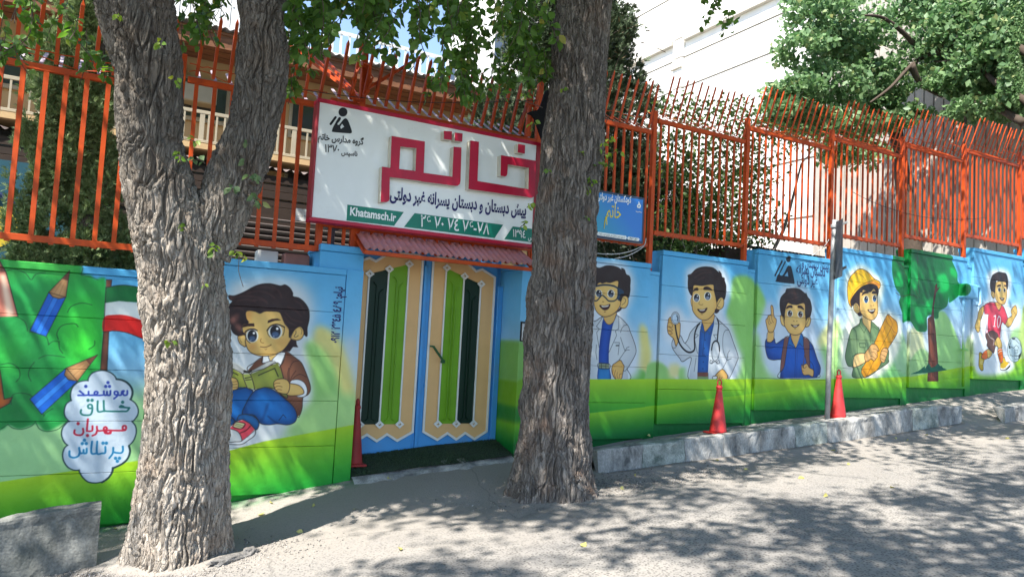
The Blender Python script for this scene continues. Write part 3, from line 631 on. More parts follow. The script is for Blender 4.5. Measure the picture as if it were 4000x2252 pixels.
    fill(Cm, [(0, 200), (300, 110), (600, 90), (800, 160), (930, 350), (960, 600), (900, 850), (800, 1100), (850, 1300), (1010, 1600), (1050, 1900), (950, 2300), (0, 2330)], (202, 210, 218), blur=13)
    coat = [(60, 330), (190, 262), (240, 245), (365, 168), (600, 130), (820, 320), (880, 460), (950, 640), (990, 800), (960, 920), (840, 1130), (820, 1160), (845, 1365), (40, 1370)]
    outline(Cb, coat, (196, 202, 206), sm=0, dark=.5, dcol=(150, 158, 166))
    fill(Cb, [(390, 190), (600, 130), (620, 150), (560, 300), (520, 480), (480, 760), (475, 1050), (505, 1370), (270, 1370), (285, 1050), (290, 800), (330, 450)], (16, 72, 164), dark=.7, dcol=(8, 30, 84)); 
    fill(Cb, [(285, 1150), (480, 1150), (505, 1370), (270, 1370)], (34, 116, 178), sm=0, dark=.4, dcol=(8, 60, 120)); outline(Cb, [(285, 1050), (480, 1065), (480, 1150), (285, 1140)], (124, 134, 110), sm=0); [line(Cb, [(x, 1060), (x, 1145)], 2) for x in (335, 420)]
    for q in [[(365, 168), (300, 270), (240, 355), (295, 405), (245, 470), (290, 750)], [(600, 130), (640, 150), (665, 200), (660, 400), (598, 440), (622, 525), (475, 850)], [(815, 325), (760, 340), (715, 400), (695, 470)], [(695, 560), (720, 640), (780, 820), (660, 1000)], [(780, 820), (810, 760), (860, 738)], [(780, 820), (820, 795), (865, 800)], [(580, 660), (675, 660), (650, 890)], [(620, 716), (668, 716)], [(240, 700), (230, 850), (250, 980)], [(190, 345), (160, 270)], [(820, 1150), (785, 1195), (755, 1190)]]: line(Cb, q, 2, (60, 66, 72), sm=0)
    line(Cb, [(612, 716), (665, 715)], 4, (20, 24, 30), sm=0)
    outline(Cb, [(545, 1090), (590, 1050), (690, 992), (740, 1060), (765, 1110), (745, 1210), (730, 1280), (720, 1330), (640, 1370), (570, 1310), (530, 1200)], (216, 172, 96), dark=.4, dcol=sk2); [line(Cb, q, 1.6, (90, 52, 26)) for q in ([(555, 1170), (545, 1250), (580, 1320)], [(600, 1180), (585, 1270), (620, 1360)], [(635, 1220), (630, 1290), (660, 1365)], [(670, 1340), (680, 1260), (720, 1245)])]
    outline(Cm, [(390, 1130), (610, 1060), (605, 1130), (560, 1240), (480, 1290), (410, 1240)], (206, 166, 96), ink=1.5, dark=.3, dcol=sk2)
    simple_face(Cm, [(190, 870), (180, 700), (220, 540), (420, 460), (640, 460), (700, 640), (700, 880), (640, 1010), (540, 1100), (420, 1140), (320, 1115), (230, 1020)],
        [(225, 205), (300, 220), (420, 178), (540, 178), (650, 210), (720, 260), (710, 225), (770, 250), (805, 340), (860, 370), (885, 440), (878, 560), (880, 640), (850, 780), (790, 745), (740, 760), (700, 850), (650, 790), (640, 620), (650, 465), (500, 500), (430, 490), (350, 510), (300, 490), (240, 550), (200, 610), (120, 620), (120, 360), (245, 262)],
        [(285, 700, 50, 66), (515, 705, 52, 70)], [], ([(300, 925), (400, 932), (498, 905), (470, 985), (400, 1015), (340, 985)], [(335, 932), (400, 938), (475, 920), (450, 950), (360, 958)]),
        [([(700, 850), (740, 765), (800, 745), (840, 800), (835, 900), (790, 970), (730, 980), (685, 950)], [(750, 790), (790, 810), (780, 870), (720, 920)])], (84, 96, 112))
    fill(Cm, [(610, 1060), (700, 960), (715, 1000), (660, 1045)], hair); line(Cm, [(385, 1046), (400, 1050), (415, 1045)], 2, (90, 50, 24)); line(Cm, [(355, 855), (380, 858)], 2.6, (110, 66, 30))
    line(Cm, [(150, 610), (230, 565), (400, 540), (560, 560), (650, 610)], 7, (24, 38, 56)); line(Cm, [(645, 610), (645, 740), (620, 810), (560, 845), (470, 840), (410, 780), (350, 735), (310, 770), (250, 835), (180, 835)], 5, (24, 38, 56)); fill(Cm, [(650, 600), (740, 640), (760, 700), (700, 720), (660, 830), (640, 800), (665, 700)], (26, 56, 82)); line(Cm, [(210, 600), (380, 560), (560, 580), (630, 620), (630, 740), (600, 800)], 1.2, (220, 220, 190), op=.6)
    # ---------------- doctor
    Dm = (2590, 1000, 4.531); Db = (2590, 1180, 4.531)
    fill(Dm, [(400, 300), (520, 180), (800, 120), (1050, 190), (1180, 420), (1180, 700), (1080, 1000), (1200, 1180), (1330, 1600), (1400, 1800), (1250, 2200), (450, 2200), (400, 1700), (40, 1500), (20, 1100), (120, 920), (300, 930), (420, 1100), (500, 1050), (430, 800)], (202, 210, 218), blur=11)
    coat = [(700, 325), (905, 240), (960, 290), (1100, 420), (1170, 500), (1250, 720), (1325, 940), (1310, 1040), (1170, 1345), (1130, 1280), (920, 1360), (460, 1358), (500, 980), (350, 1045), (290, 980), (165, 800), (180, 650), (300, 580), (380, 715), (440, 650), (480, 540), (560, 440)]
    outline(Db, coat, (198, 204, 208), sm=0, dark=.5, dcol=(150, 158, 168))
    fill(Db, [(690, 340), (760, 500), (905, 255), (900, 400), (850, 620), (815, 900), (795, 1240), (610, 1240), (625, 900), (650, 520), (670, 430)], (28, 86, 158), sm=0, dark=.6, dcol=(10, 40, 96))
    fill(Db, [(608, 1235), (795, 1235), (795, 1310), (608, 1310)], (104, 60, 50), sm=0); fill(Db, [(608, 1310), (795, 1310), (795, 1358), (605, 1358)], (112, 136, 92), sm=0)
    line(Db, [(740, 520), (700, 940)], 1.6, (10, 30, 70)); [dot(Db, x, y, 9, (10, 26, 60)) for x, y in ((745, 665), (730, 812), (725, 925), (712, 1050), (705, 1170))]
    for q in [[(665, 430), (680, 500), (740, 540), (790, 500), (825, 560), (860, 480)], [(565, 560), (625, 578), (565, 632)], [(895, 572), (960, 570)], [(895, 572), (940, 650)], [(565, 680), (600, 860), (615, 900)], [(1165, 490), (1100, 500), (1060, 620), (1065, 850), (1130, 1025)], [(1130, 1025), (1150, 900), (1180, 850)], [(1130, 1025), (1210, 992)], [(1130, 1025), (1045, 1180), (930, 1280)], [(380, 715), (430, 760), (490, 830)], [(585, 980), (550, 1220)], [(800, 1250), (800, 1358)], [(180, 800), (220, 800), (250, 740)]]: line(Db, q, 1.9, (60, 66, 72))
    outline(Db, [(95, 300), (130, 262), (170, 300), (190, 380), (250, 370), (300, 360), (305, 470), (290, 620), (230, 770), (190, 650), (120, 580), (85, 530), (75, 430), (90, 350)], (214, 172, 98), dark=.4, dcol=sk2)
    for q in [[(80, 360), (130, 350), (165, 400), (160, 440), (100, 420)], [(75, 420), (130, 450), (165, 480), (155, 500), (90, 490)], [(85, 500), (140, 520), (165, 550), (120, 560)]]: line(Db, q, 1.6, (90, 52, 26))
    line(Db, [(215, 395), (240, 560), (290, 720), (370, 830), (450, 880), (520, 870), (560, 810), (555, 640), (570, 520), (610, 420), (645, 375)], 7, (26, 24, 28)); line(Db, [(960, 290), (985, 380), (975, 500), (960, 680)], 6.4, (26, 24, 28))
    line(Db, [(860, 840), (880, 730), (935, 680), (985, 730), (1000, 860)], 6, (26, 24, 28)); line(Db, [(862, 840), (870, 960), (900, 1030), (975, 1070)], 2.4, (60, 64, 70)); line(Db, [(1000, 860), (975, 980), (920, 1040), (850, 1070)], 2.4, (60, 64, 70)); [line(Db, q, 2, (40, 44, 50)) for q in ([(840, 1020), (830, 1070), (870, 1080), (885, 1045), (840, 1020)], [(985, 1020), (1000, 1070), (960, 1085), (940, 1060), (985, 1020)])]
    dot(Db, 218, 280, 80, (50, 60, 70), 115); dot(Db, 218, 280, 72, (210, 216, 222), 106); dot(Db, 218, 280, 60, (60, 72, 84), 90); dot(Db, 218, 280, 54, (184, 204, 220), 82); line(Db, [(240, 235), (260, 270), (255, 315)], 3.5, (20, 30, 50))
    outline(Db, [(925, 1290), (1045, 1180), (1120, 1250), (1140, 1300), (1120, 1358), (930, 1358)], (214, 168, 92), dark=.4, dcol=sk2); [line(Db, q, 1.6, (90, 52, 26)) for q in ([(985, 1350), (1010, 1315)], [(1025, 1350), (1050, 1320)])]; outline(Db, [(885, 1305), (955, 1305), (945, 1358), (885, 1358)], (204, 208, 210), sm=0)
    outline(Dm, [(700, 1120), (900, 1020), (890, 1150), (830, 1240), (745, 1330), (715, 1230)], (208, 164, 92), ink=1.5, dark=.3, dcol=sk2)
    simple_face(Dm, [(515, 700), (515, 880), (530, 970), (600, 1070), (700, 1130), (800, 1110), (890, 1020), (945, 930), (950, 800), (900, 560), (880, 500), (540, 510)],
        [(440, 335), (500, 310), (580, 230), (690, 190), (800, 186), (900, 210), (990, 290), (985, 255), (1030, 300), (1045, 365), (1090, 390), (1090, 430), (1115, 520), (1110, 680), (1080, 770), (1040, 725), (980, 760), (950, 815), (925, 700), (900, 600), (880, 500), (700, 520), (620, 515), (545, 515), (530, 600), (510, 700), (450, 600), (440, 480), (445, 380)],
        [(592, 735, 46, 68), (790, 705, 48, 68)], [[(530, 630), (550, 580), (600, 555), (625, 570), (620, 605), (570, 610)], [(718, 590), (730, 545), (790, 535), (850, 570), (875, 605), (800, 595)]],
        ([(610, 935), (700, 945), (782, 912), (750, 980), (690, 1005), (640, 980)], [(640, 940), (700, 945), (750, 930), (720, 962), (660, 962)]),
        [([(945, 880), (960, 800), (1010, 730), (1065, 740), (1078, 820), (1060, 900), (1000, 945), (950, 930)], [(1030, 760), (1000, 800), (965, 880), (1010, 905)])], (120, 132, 150),
        [[(480, 340), (600, 270), (720, 240), (850, 250)], [(560, 380), (700, 300), (860, 290)], [(620, 420), (740, 370)]])
    fill(Dm, [(930, 930), (1000, 950), (960, 1005), (915, 1000)], hair); line(Dm, [(645, 800), (635, 845), (690, 860), (705, 845)], 1.6, (110, 66, 30)); line(Dm, [(670, 1027), (705, 1027)], 1.8, (90, 50, 24)); outline(Dm, [(512, 720), (490, 780), (500, 860), (515, 880)], (208, 164, 92), ink=1.4)
    # ---------------- schoolboy
    Sm = (2960, 1060, 4.833); Sb = (2960, 1200, 4.833)
    fill(Sm, [(400, 350), (600, 240), (900, 300), (1060, 600), (1050, 1000), (1120, 1300), (1250, 1700), (1200, 2030), (380, 2030), (100, 1700), (60, 1200), (120, 700), (260, 560), (380, 800)], (186, 200, 214), blur=12)
    shirt = [(590, 560), (620, 500), (820, 490), (870, 560), (960, 620), (1040, 720), (1120, 960), (1185, 1130), (1170, 1250), (1110, 1320), (420, 1330), (430, 1180), (445, 985), (300, 990), (200, 960), (160, 860), (140, 740), (145, 630), (180, 590), (310, 580), (345, 680), (480, 590)]
    outline(Sb, shirt, (20, 84, 176), dark=.8, dcol=(8, 36, 92), sm=0, ink=2)
    line(Sb, [(715, 780), (700, 1320)], 1.8, (8, 30, 80)); line(Sb, [(745, 780), (735, 1320)], 1.4, (8, 30, 80), op=.6); line(Sb, [(980, 1000), (1040, 1080), (1060, 1200), (1050, 1300)], 2.4, (8, 30, 80)); line(Sb, [(150, 740), (240, 765), (320, 740)], 2, (8, 30, 80))
    outline(Sb, [(190, 450), (300, 440), (300, 600), (240, 655), (175, 640)], (212, 170, 98), sm=0, dark=.3, dcol=sk2)
    outline(Sb, [(150, 240), (180, 200), (200, 150), (250, 125), (245, -20), (268, -40), (290, 0), (310, 170), (350, 220), (345, 310), (300, 440), (240, 470), (195, 440), (165, 330)], (212, 170, 98), dark=.4, dcol=sk2); [line(Sb, q, 1.6, (90, 52, 26)) for q in ([(190, 210), (205, 300), (235, 320)], [(205, 150), (235, 280), (265, 290)], [(255, 130), (270, 240), (300, 285)])]
    outline(Sb, [(620, 500), (810, 490), (800, 600), (715, 760), (640, 600)], (210, 168, 98), sm=0, ink=1.5, dark=.4, dcol=sk2)
    for q in [[(600, 560), (620, 505), (640, 640), (715, 765), (600, 700), (580, 720)], [(810, 495), (850, 540), (870, 700), (850, 740), (790, 670), (720, 765)]]: fill(Sb, q, (20, 100, 168), sm=0); line(Sb, q, 1.8, (8, 30, 70), sm=0)
    outline(Sb, [(500, 590), (530, 555), (585, 555), (555, 740), (500, 1100), (445, 1200), (425, 1190), (445, 950), (485, 700)], (112, 70, 66), sm=0); outline(Sb, [(865, 565), (930, 580), (975, 650), (975, 900), (985, 1130), (950, 1130), (900, 950), (870, 760)], (112, 70, 66), sm=0); line(Sb, [(890, 840), (870, 1000), (850, 1100)], 4, (100, 62, 58))
    outline(Sb, [(830, 1070), (860, 1130), (870, 1080), (930, 1060), (970, 1130), (1050, 1180), (1040, 1300), (960, 1270), (870, 1270), (830, 1180)], (212, 168, 98), dark=.3, dcol=sk2); [line(Sb, q, 1.6, (90, 52, 26)) for q in ([(840, 1130), (890, 1140), (920, 1110)], [(835, 1185), (870, 1195)])]
    simple_face(Sm, [(520, 620), (500, 800), (505, 1000), (540, 1080), (600, 1160), (700, 1195), (800, 1170), (870, 1090), (910, 980), (900, 800), (880, 600), (700, 560), (550, 590)],
        [(520, 390), (540, 330), (580, 320), (700, 310), (800, 335), (900, 415), (910, 395), (945, 480), (990, 540), (1020, 680), (1005, 800), (985, 850), (930, 880), (910, 930), (895, 800), (880, 600), (740, 625), (640, 615), (570, 592), (530, 680), (510, 800), (505, 920), (480, 850), (440, 800), (415, 640), (430, 500), (490, 420)],
        [(608, 790, 40, 58, ), (805, 805, 40, 58)], [[(535, 705), (560, 650), (620, 632), (655, 650), (650, 685), (600, 680)], [(755, 680), (760, 640), (820, 640), (870, 700), (872, 722), (810, 695)]],
        ([(625, 995), (700, 1018), (785, 995), (740, 1040), (700, 1048), (665, 1040)], [(665, 1015), (705, 1025), (750, 1012), (730, 1035), (690, 1038)]),
        [([(500, 900), (470, 820), (430, 830), (425, 900), (450, 990), (500, 1030), (520, 1030)], [(465, 850), (480, 900), (500, 980)]), ([(915, 920), (950, 860), (990, 860), (1000, 930), (970, 1020), (920, 1045), (895, 1030)], [(970, 880), (950, 930), (920, 1000)])], (110, 78, 70),
        [[(520, 450), (620, 400), (760, 420)], [(560, 540), (680, 510), (780, 470)], [(470, 560), (560, 540)]])
    line(Sm, [(670, 930), (690, 935)], 2.2, (110, 66, 30)); line(Sm, [(730, 935), (745, 930)], 2.2, (110, 66, 30)); line(Sm, [(690, 1070), (720, 1072)], 2.2, (90, 52, 30))
    # ---------------- engineer
    Em = (3270, 1020, 5.577); Eb = (3270, 1220, 5.577)
    fill(Em, [(180, 400), (350, 150), (550, 80), (800, 250), (1000, 450), (1000, 700), (950, 1100), (1150, 1100), (1400, 1350), (1350, 1900), (1150, 2300), (700, 2600), (150, 2400), (80, 1700), (250, 1200)], (226, 226, 206), blur=10)
    outline(Eb, [(520, 130), (730, 180), (870, 300), (920, 370), (900, 700), (1110, 800), (1120, 1000), (1110, 1090), (880, 1250), (640, 1400), (340, 1400), (345, 1200), (240, 1160), (190, 1050), (180, 900), (250, 560), (300, 390), (350, 330), (480, 240)], (126, 152, 104), dark=.7, dcol=(60, 92, 56))
    for q in [[(500, 160), (490, 280), (590, 440), (640, 330)], [(350, 335), (410, 400), (430, 600), (440, 880)], [(640, 320), (715, 440), (750, 330), (755, 190)], [(715, 440), (725, 670)], [(485, 665), (620, 670), (620, 760), (495, 750), (485, 665)], [(440, 890), (600, 885)], [(400, 330), (485, 280)], [(420, 890), (330, 960), (320, 1100), (350, 1190)], [(800, 300), (880, 370)]]: line(Eb, q, 2, (34, 62, 34), sm=0)
    outline(Eb, [(370, 960), (440, 900), (600, 895), (640, 1050), (380, 1190), (350, 1080)], (232, 196, 130), dark=.3, dcol=sk2)
    outline(Em, [(545, 1150), (740, 1260), (735, 1350), (720, 1560), (640, 1440), (560, 1330)], (222, 184, 112), sm=0, ink=1.4, dark=.3, dcol=sk2)
    # rolled plan
    outline(Eb, [(1060, 100), (1100, 45), (1150, 60), (1200, 110), (1290, 190), (1320, 300), (1310, 440), (1200, 640), (1100, 800), (880, 1240), (640, 1390), (590, 1410), (530, 1310), (540, 1210), (640, 1050), (820, 640), (930, 380)], (226, 160, 22), dark=.4, dcol=(160, 92, 10), sm=0)
    for q in [[(1060, 100), (1080, 200), (1150, 295), (1190, 300), (1195, 220), (1150, 130), (1105, 50)], [(1190, 310), (1020, 640), (920, 830)], [(1190, 330), (1230, 410), (1300, 450)], [(1050, 300), (1000, 430)], [(1240, 490), (1200, 570)], [(800, 1050), (640, 1390)], [(540, 1230), (600, 1300), (640, 1390)]]: line(Eb, q, 2, (130, 72, 10))
    outline(Eb, [(600, 900), (680, 780), (750, 690), (830, 690), (890, 760), (910, 830), (870, 850), (880, 950), (850, 1000), (800, 1050), (740, 1010), (660, 1060), (610, 1040)], (206, 160, 98), dark=.4, dcol=sk2); [line(Eb, q, 1.6, (90, 52, 26)) for q in ([(780, 785), (850, 800), (900, 840)], [(750, 860), (820, 870), (865, 950)], [(730, 940), (790, 960), (840, 1010)])]
    outline(Eb, [(985, 800), (1030, 765), (1090, 780), (1110, 830), (1085, 920), (1060, 1000), (1020, 1085), (960, 1060), (935, 980), (950, 880)], (208, 160, 98), dark=.4, dcol=sk2); [line(Eb, q, 1.6, (90, 52, 26)) for q in ([(960, 830), (1040, 840), (1100, 880)], [(945, 900), (1010, 930), (1070, 970)], [(945, 985), (1000, 1020), (1045, 1030)])]
    simple_face(Em, [(495, 700), (490, 950), (500, 1080), (560, 1180), (660, 1250), (760, 1280), (850, 1210), (890, 1080), (880, 850), (860, 650), (800, 590), (700, 560), (560, 620)],
        [(300, 970), (280, 850), (320, 760), (450, 620), (600, 520), (800, 500), (880, 560), (905, 650), (880, 760), (865, 790), (860, 700), (800, 595), (740, 660), (690, 665), (640, 640), (560, 620), (550, 680), (495, 700), (490, 980), (450, 930), (400, 900), (350, 960)],
        [(632, 830, 42, 76), (815, 810, 36, 70)], [[(535, 750), (560, 680), (620, 645), (675, 655), (680, 690), (600, 710)], [(760, 700), (770, 655), (820, 645), (865, 690), (850, 705)]],
        ([(665, 1050), (750, 1060), (832, 1035), (800, 1110), (755, 1135), (700, 1100)], [(690, 1058), (750, 1062), (815, 1050), (780, 1088), (720, 1088)]),
        [([(480, 1000), (440, 910), (380, 910), (355, 960), (370, 1060), (430, 1130), (490, 1120)], [(400, 940), (440, 960), (460, 1050)])], (30, 84, 140))
    outline(Em, [(300, 985), (250, 900), (225, 700), (230, 500), (280, 350), (370, 250), (450, 180), (550, 170), (680, 240), (780, 350), (830, 395), (920, 440), (945, 500), (930, 580), (895, 600), (870, 540), (780, 500), (650, 505), (500, 580), (350, 750), (290, 880), (320, 990)], (240, 196, 26), dark=.4, dcol=(214, 120, 14)); [line(Em, q, 1.8, (130, 72, 10)) for q in ([(370, 260), (480, 270), (580, 350), (640, 460)], [(640, 460), (780, 430), (930, 500)], [(640, 230), (710, 320), (745, 410)], [(640, 460), (450, 570), (330, 720), (270, 880)], [(745, 410), (830, 395)])]
    fill(Em, [(650, 470), (780, 440), (920, 500), (915, 580), (870, 530), (780, 490), (660, 490)], (238, 150, 50)); fill(Em, [(440, 1130), (500, 1110), (540, 1170), (500, 1195), (460, 1180)], hair)
    line(Em, [(725, 960), (760, 965)], 2, (120, 72, 34)); line(Em, [(785, 965), (805, 950)], 2, (120, 72, 34))
    # ---------------- painted tree (spans the end of the engineer bay)
    TR = (3500, 850, 2.9)
    fill(TR, [(-30, 270), (0, 440), (180, 340), (240, 330), (600, 420), (640, 500), (690, 620), (700, 720), (745, 770), (740, 850), (610, 960), (600, 900), (575, 1000), (490, 1060), (480, 1130), (440, 1140), (400, 1100), (350, 1130), (350, 1270), (290, 1290), (230, 1270), (160, 1170), (80, 1190), (70, 1080), (35, 960), (50, 880), (0, 800), (-30, 700), (-45, 560)], (0, 108, 48), blur=1.4, sm=1)
    clipT = [(-40, 270), (200, 330), (640, 440), (700, 720), (590, 1000), (440, 1130), (300, 1280), (80, 1180), (-40, 700)]
    for q in [[(180, 500), (260, 560), (230, 800), (170, 760)], [(340, 960), (420, 900), (430, 1060), (340, 1060)], [(0, 640), (60, 620), (80, 760), (0, 760)], [(620, 560), (680, 600), (690, 680), (620, 640)], [(460, 680), (560, 640), (600, 800), (480, 850)], [(80, 980), (150, 900), (160, 1120), (90, 1150)], [(220, 1020), (330, 1000), (330, 1180), (240, 1180)]]: shade(TR, clipT, q, (4, 176, 78), 5, .8)
    for q in [[(200, 350), (480, 420), (560, 600), (300, 560)], [(300, 700), (420, 720), (420, 900), (300, 860)]]: shade(TR, clipT, q, (0, 84, 40), 6, .8)
    trunk = [(360, 1140), (400, 1110), (420, 940), (445, 760), (465, 740), (470, 800), (500, 780), (455, 850), (430, 1000), (430, 1130), (450, 1280), (475, 1600), (480, 1850), (355, 1850), (370, 1500), (360, 1300)]
    fill(TR, trunk, (104, 52, 34), sm=0, dark=.6, dcol=(50, 20, 14)); line(TR, [(385, 1180), (395, 1400), (400, 1800)], 2.4, (150, 84, 56)); line(TR, [(425, 1180), (430, 1500), (435, 1800)], 2, (60, 26, 16)); 
    for q in [[(0, 480), (60, 540), (110, 600), (140, 680)], [(0, 850), (80, 890), (180, 870), (250, 910)], [(240, 370), (255, 700), (265, 860)], [(215, 790), (240, 860), (265, 900)]]: line(TR, q, 2.2, (70, 50, 26))
    TE = (3500, 1300, 2.9)
    fill(TE, [(165, 462), (250, 430), (280, 410), (325, 370), (330, 400), (370, 340), (400, 390), (440, 380), (475, 340), (500, 370), (520, 370), (530, 390), (580, 415), (460, 435), (350, 450)], (0, 84, 62), sm=0)
    zt = np.interp(gx, *B1[0]); m = np.clip((zt[None, :]-gz[:, None])*MR*.6+.5, 0, 1)
    a = int((4.8-MX0)*MR); b = int((W(3562, 1480, 0)[0]-MX0)*MR)
    CV[:, a:b] += (KEEP[:, a:b]-CV[:, a:b])*m[:, a:b, None]
    # ---------------- footballer
    Fm = (3790, 1040, 6.905); Fb = (3790, 1240, 6.905)
    fill(Fm, [(450, 250), (650, 80), (950, 90), (1100, 300), (1080, 800), (1000, 1050), (1300, 1050), (1350, 1500), (1100, 1800), (1100, 2300), (1200, 2700), (900, 2900), (200, 2900), (100, 2300), (60, 1700), (250, 1050), (480, 850)], (214, 220, 222), blur=9)
    sk = (218, 180, 92)
    outline(Fm, [(300, 1100), (390, 1060), (350, 1250), (300, 1400), (270, 1500), (270, 1650), (250, 1740), (200, 1770), (130, 1650), (150, 1520), (190, 1400), (230, 1200)], sk, dark=.3, dcol=sk2)
    outline(Fb, [(940, 130), (1020, 20), (1120, -60), (1100, -190), (1200, -330), (1250, -280), (1265, -120), (1180, 40), (1100, 200), (1020, 255), (960, 200)], sk, dark=.3, dcol=sk2); [line(Fm, q, 1.5, (100, 60, 26)) for q in ([(1150, 1190), (1190, 1230), (1180, 1290)], [(1190, 1240), (1230, 1290), (1200, 1340)])]
    outline(Fm, [(510, 970), (680, 980), (780, 1200), (840, 1040), (910, 1110), (960, 1230), (1010, 1400), (960, 1530), (930, 1560), (870, 1500), (830, 1600), (800, 1940), (480, 1900), (410, 1880), (440, 1600), (490, 1300), (400, 1300), (370, 1150), (380, 1050)], (214, 62, 84), sm=0, dark=.4, dcol=(150, 30, 48))
    fill(Fm, [(340, 1280), (490, 1290), (470, 1500), (470, 1800), (430, 1850), (440, 1500), (380, 1310)], (226, 210, 214), sm=0); line(Fm, [(680, 1000), (770, 1195), (835, 1050)], 3, (130, 26, 44), sm=0)
    line(Fm, [(640, 1345), (685, 1320), (650, 1580)], 5.2, (232, 226, 222), sm=0); line(Fm, [(620, 1610), (680, 1615)], 3, (232, 226, 222), sm=0); line(Fm, [(775, 1335), (735, 1440), (740, 1600), (760, 1640), (800, 1560), (815, 1400), (775, 1335)], 4.4, (232, 226, 222))
    outline(Fb, [(490, 400), (560, 350), (640, 360), (740, 440), (750, 520), (720, 600), (680, 780), (640, 940), (590, 930), (500, 830), (445, 740), (460, 650), (415, 520), (415, 440)], (98, 66, 58), sm=0, dark=.5, dcol=(60, 34, 30)); line(Fb, [(480, 420), (540, 530), (640, 600), (620, 740)], 3, (200, 180, 170))
    outline(Fb, [(740, 520), (780, 530), (840, 650), (855, 800), (760, 830), (740, 780), (650, 720), (680, 600)], sk, dark=.3, dcol=sk2); outline(Fb, [(735, 920), (740, 850), (800, 810), (860, 830), (880, 980), (890, 1060), (860, 1200), (810, 1220), (760, 1050)], (226, 104, 22), sm=0, ink=1.4); line(Fb, [(740, 885), (800, 835), (865, 850)], 2.4, (240, 230, 214)); line(Fb, [(755, 960), (810, 900), (868, 900)], 2.4, (240, 230, 214))
    outline(Fb, [(460, 850), (520, 860), (590, 940), (560, 1030), (480, 1090), (430, 1010), (440, 900)], sk, dark=.3, dcol=sk2); outline(Fb, [(400, 890), (450, 880), (470, 1060), (440, 1110), (360, 1120), (310, 1080), (330, 970)], (222, 102, 24), sm=0, ink=1.4)
    outline(Fb, [(245, 940), (320, 960), (300, 1080), (375, 1120), (350, 1260), (350, 1400), (290, 1415), (230, 1300), (235, 1100)], (196, 160, 26), dark=.3, dcol=(140, 100, 10)); [line(Fb, [(270, y), (340, y+10)], 1.6, (240, 236, 200), sm=0) for y in (1150, 1190, 1230)]
    outline(Fb, [(805, 1370), (815, 1230), (880, 1200), (880, 1100), (920, 1060), (945, 1130), (960, 1190), (1050, 1200), (1075, 1250), (1060, 1330), (960, 1400), (860, 1410)], (230, 228, 214), sm=0); fill(Fb, [(812, 1350), (818, 1235), (885, 1200), (880, 1110), (918, 1070), (940, 1150), (1000, 1195), (1050, 1210), (960, 1330), (900, 1365)], (214, 172, 26), sm=0); fill(Fb, [(950, 1395), (1070, 1270), (1065, 1330), (1000, 1390)], (50, 50, 54))
    outline(Fm, [(680, 960), (830, 1010), (830, 1080), (775, 1170), (720, 1110)], (200, 150, 76), ink=1.3)
    simple_face(Fm, [(700, 420), (660, 650), (680, 850), (740, 960), (840, 1020), (920, 1010), (970, 900), (990, 700), (970, 520), (950, 420)],
        [(560, 350), (600, 240), (680, 180), (770, 150), (880, 165), (960, 190), (1000, 280), (1020, 450), (1000, 620), (970, 480), (940, 410), (800, 400), (700, 390), (680, 560), (665, 720), (620, 670), (560, 650), (535, 500), (545, 380)],
        [(785, 625, 32, 55), (930, 640, 26, 50)], [[(720, 545), (750, 500), (800, 485), (830, 500), (825, 530)], [(915, 530), (920, 495), (960, 505), (980, 545)]],
        ([(790, 830), (860, 855), (920, 855), (890, 905), (850, 910), (815, 885)], [(815, 845), (860, 858), (905, 860), (880, 880), (840, 878)]),
        [([(655, 730), (620, 680), (570, 670), (565, 750), (600, 830), (650, 850)], [(590, 700), (620, 740), (620, 820)])], (70, 56, 50))
    # ball
    dot(Fb, 1195, 855, 198, (40, 52, 52), 345); dot(Fb, 1195, 855, 190, (178, 198, 200), 336)
    for q in [[(1120, 540), (1220, 540), (1200, 590), (1140, 590)], [(1325, 650), (1370, 760), (1380, 800), (1340, 720)], [(1370, 940), (1360, 1040), (1300, 1140), (1300, 1010)], [(1030, 720), (1080, 760), (1090, 830), (1040, 830)]]: fill(Fb, q, (40, 50, 50), sm=0)
    for q in [[(1240, 740), (1300, 790), (1285, 880), (1200, 880), (1180, 800), (1240, 740)], [(1110, 600), (1090, 700), (1030, 710)], [(1220, 590), (1310, 690)], [(1100, 780), (1180, 815)], [(1200, 890), (1200, 940), (1290, 940), (1285, 880)], [(1190, 950), (1180, 1020), (1290, 1025)], [(1060, 880), (1080, 1000), (1160, 1040)], [(1200, 1120), (1290, 1110)], [(1200, 1120), (1180, 1040)]]: line(Fb, q, 1.8, (44, 56, 56), sm=0)
    # emblem painted on the schoolboy bay
    Mm = (2850, 850, 3.626)
    ink = (22, 30, 44)
    dot(Mm, 832, 585, 33, ink, 44); line(Mm, [(742, 615), (645, 815)], 8, ink, sm=0); line(Mm, [(790, 620), (700, 800)], 5.5, ink, sm=0)
    fill(Mm, [(845, 680), (870, 690), (890, 760), (918, 900), (915, 932), (880, 932), (665, 905), (660, 880), (690, 800), (750, 815), (820, 690)], ink); fill(Mm, [(822, 762), (832, 832), (775, 822)], (110, 166, 206), sm=0)
    # overspray mottling so the paint is not perfectly even
    g = rs.rand(MH//6+2, MW//6+2).astype(np.float32)
    g = boxblur(g, 2)[:MH//6+1, :MW//6+1].repeat(6, 0).repeat(6, 1)[:MH, :MW]
    CV[:] = CV*(1+(boxblur(g, 3)-.5)*.10)[..., None]

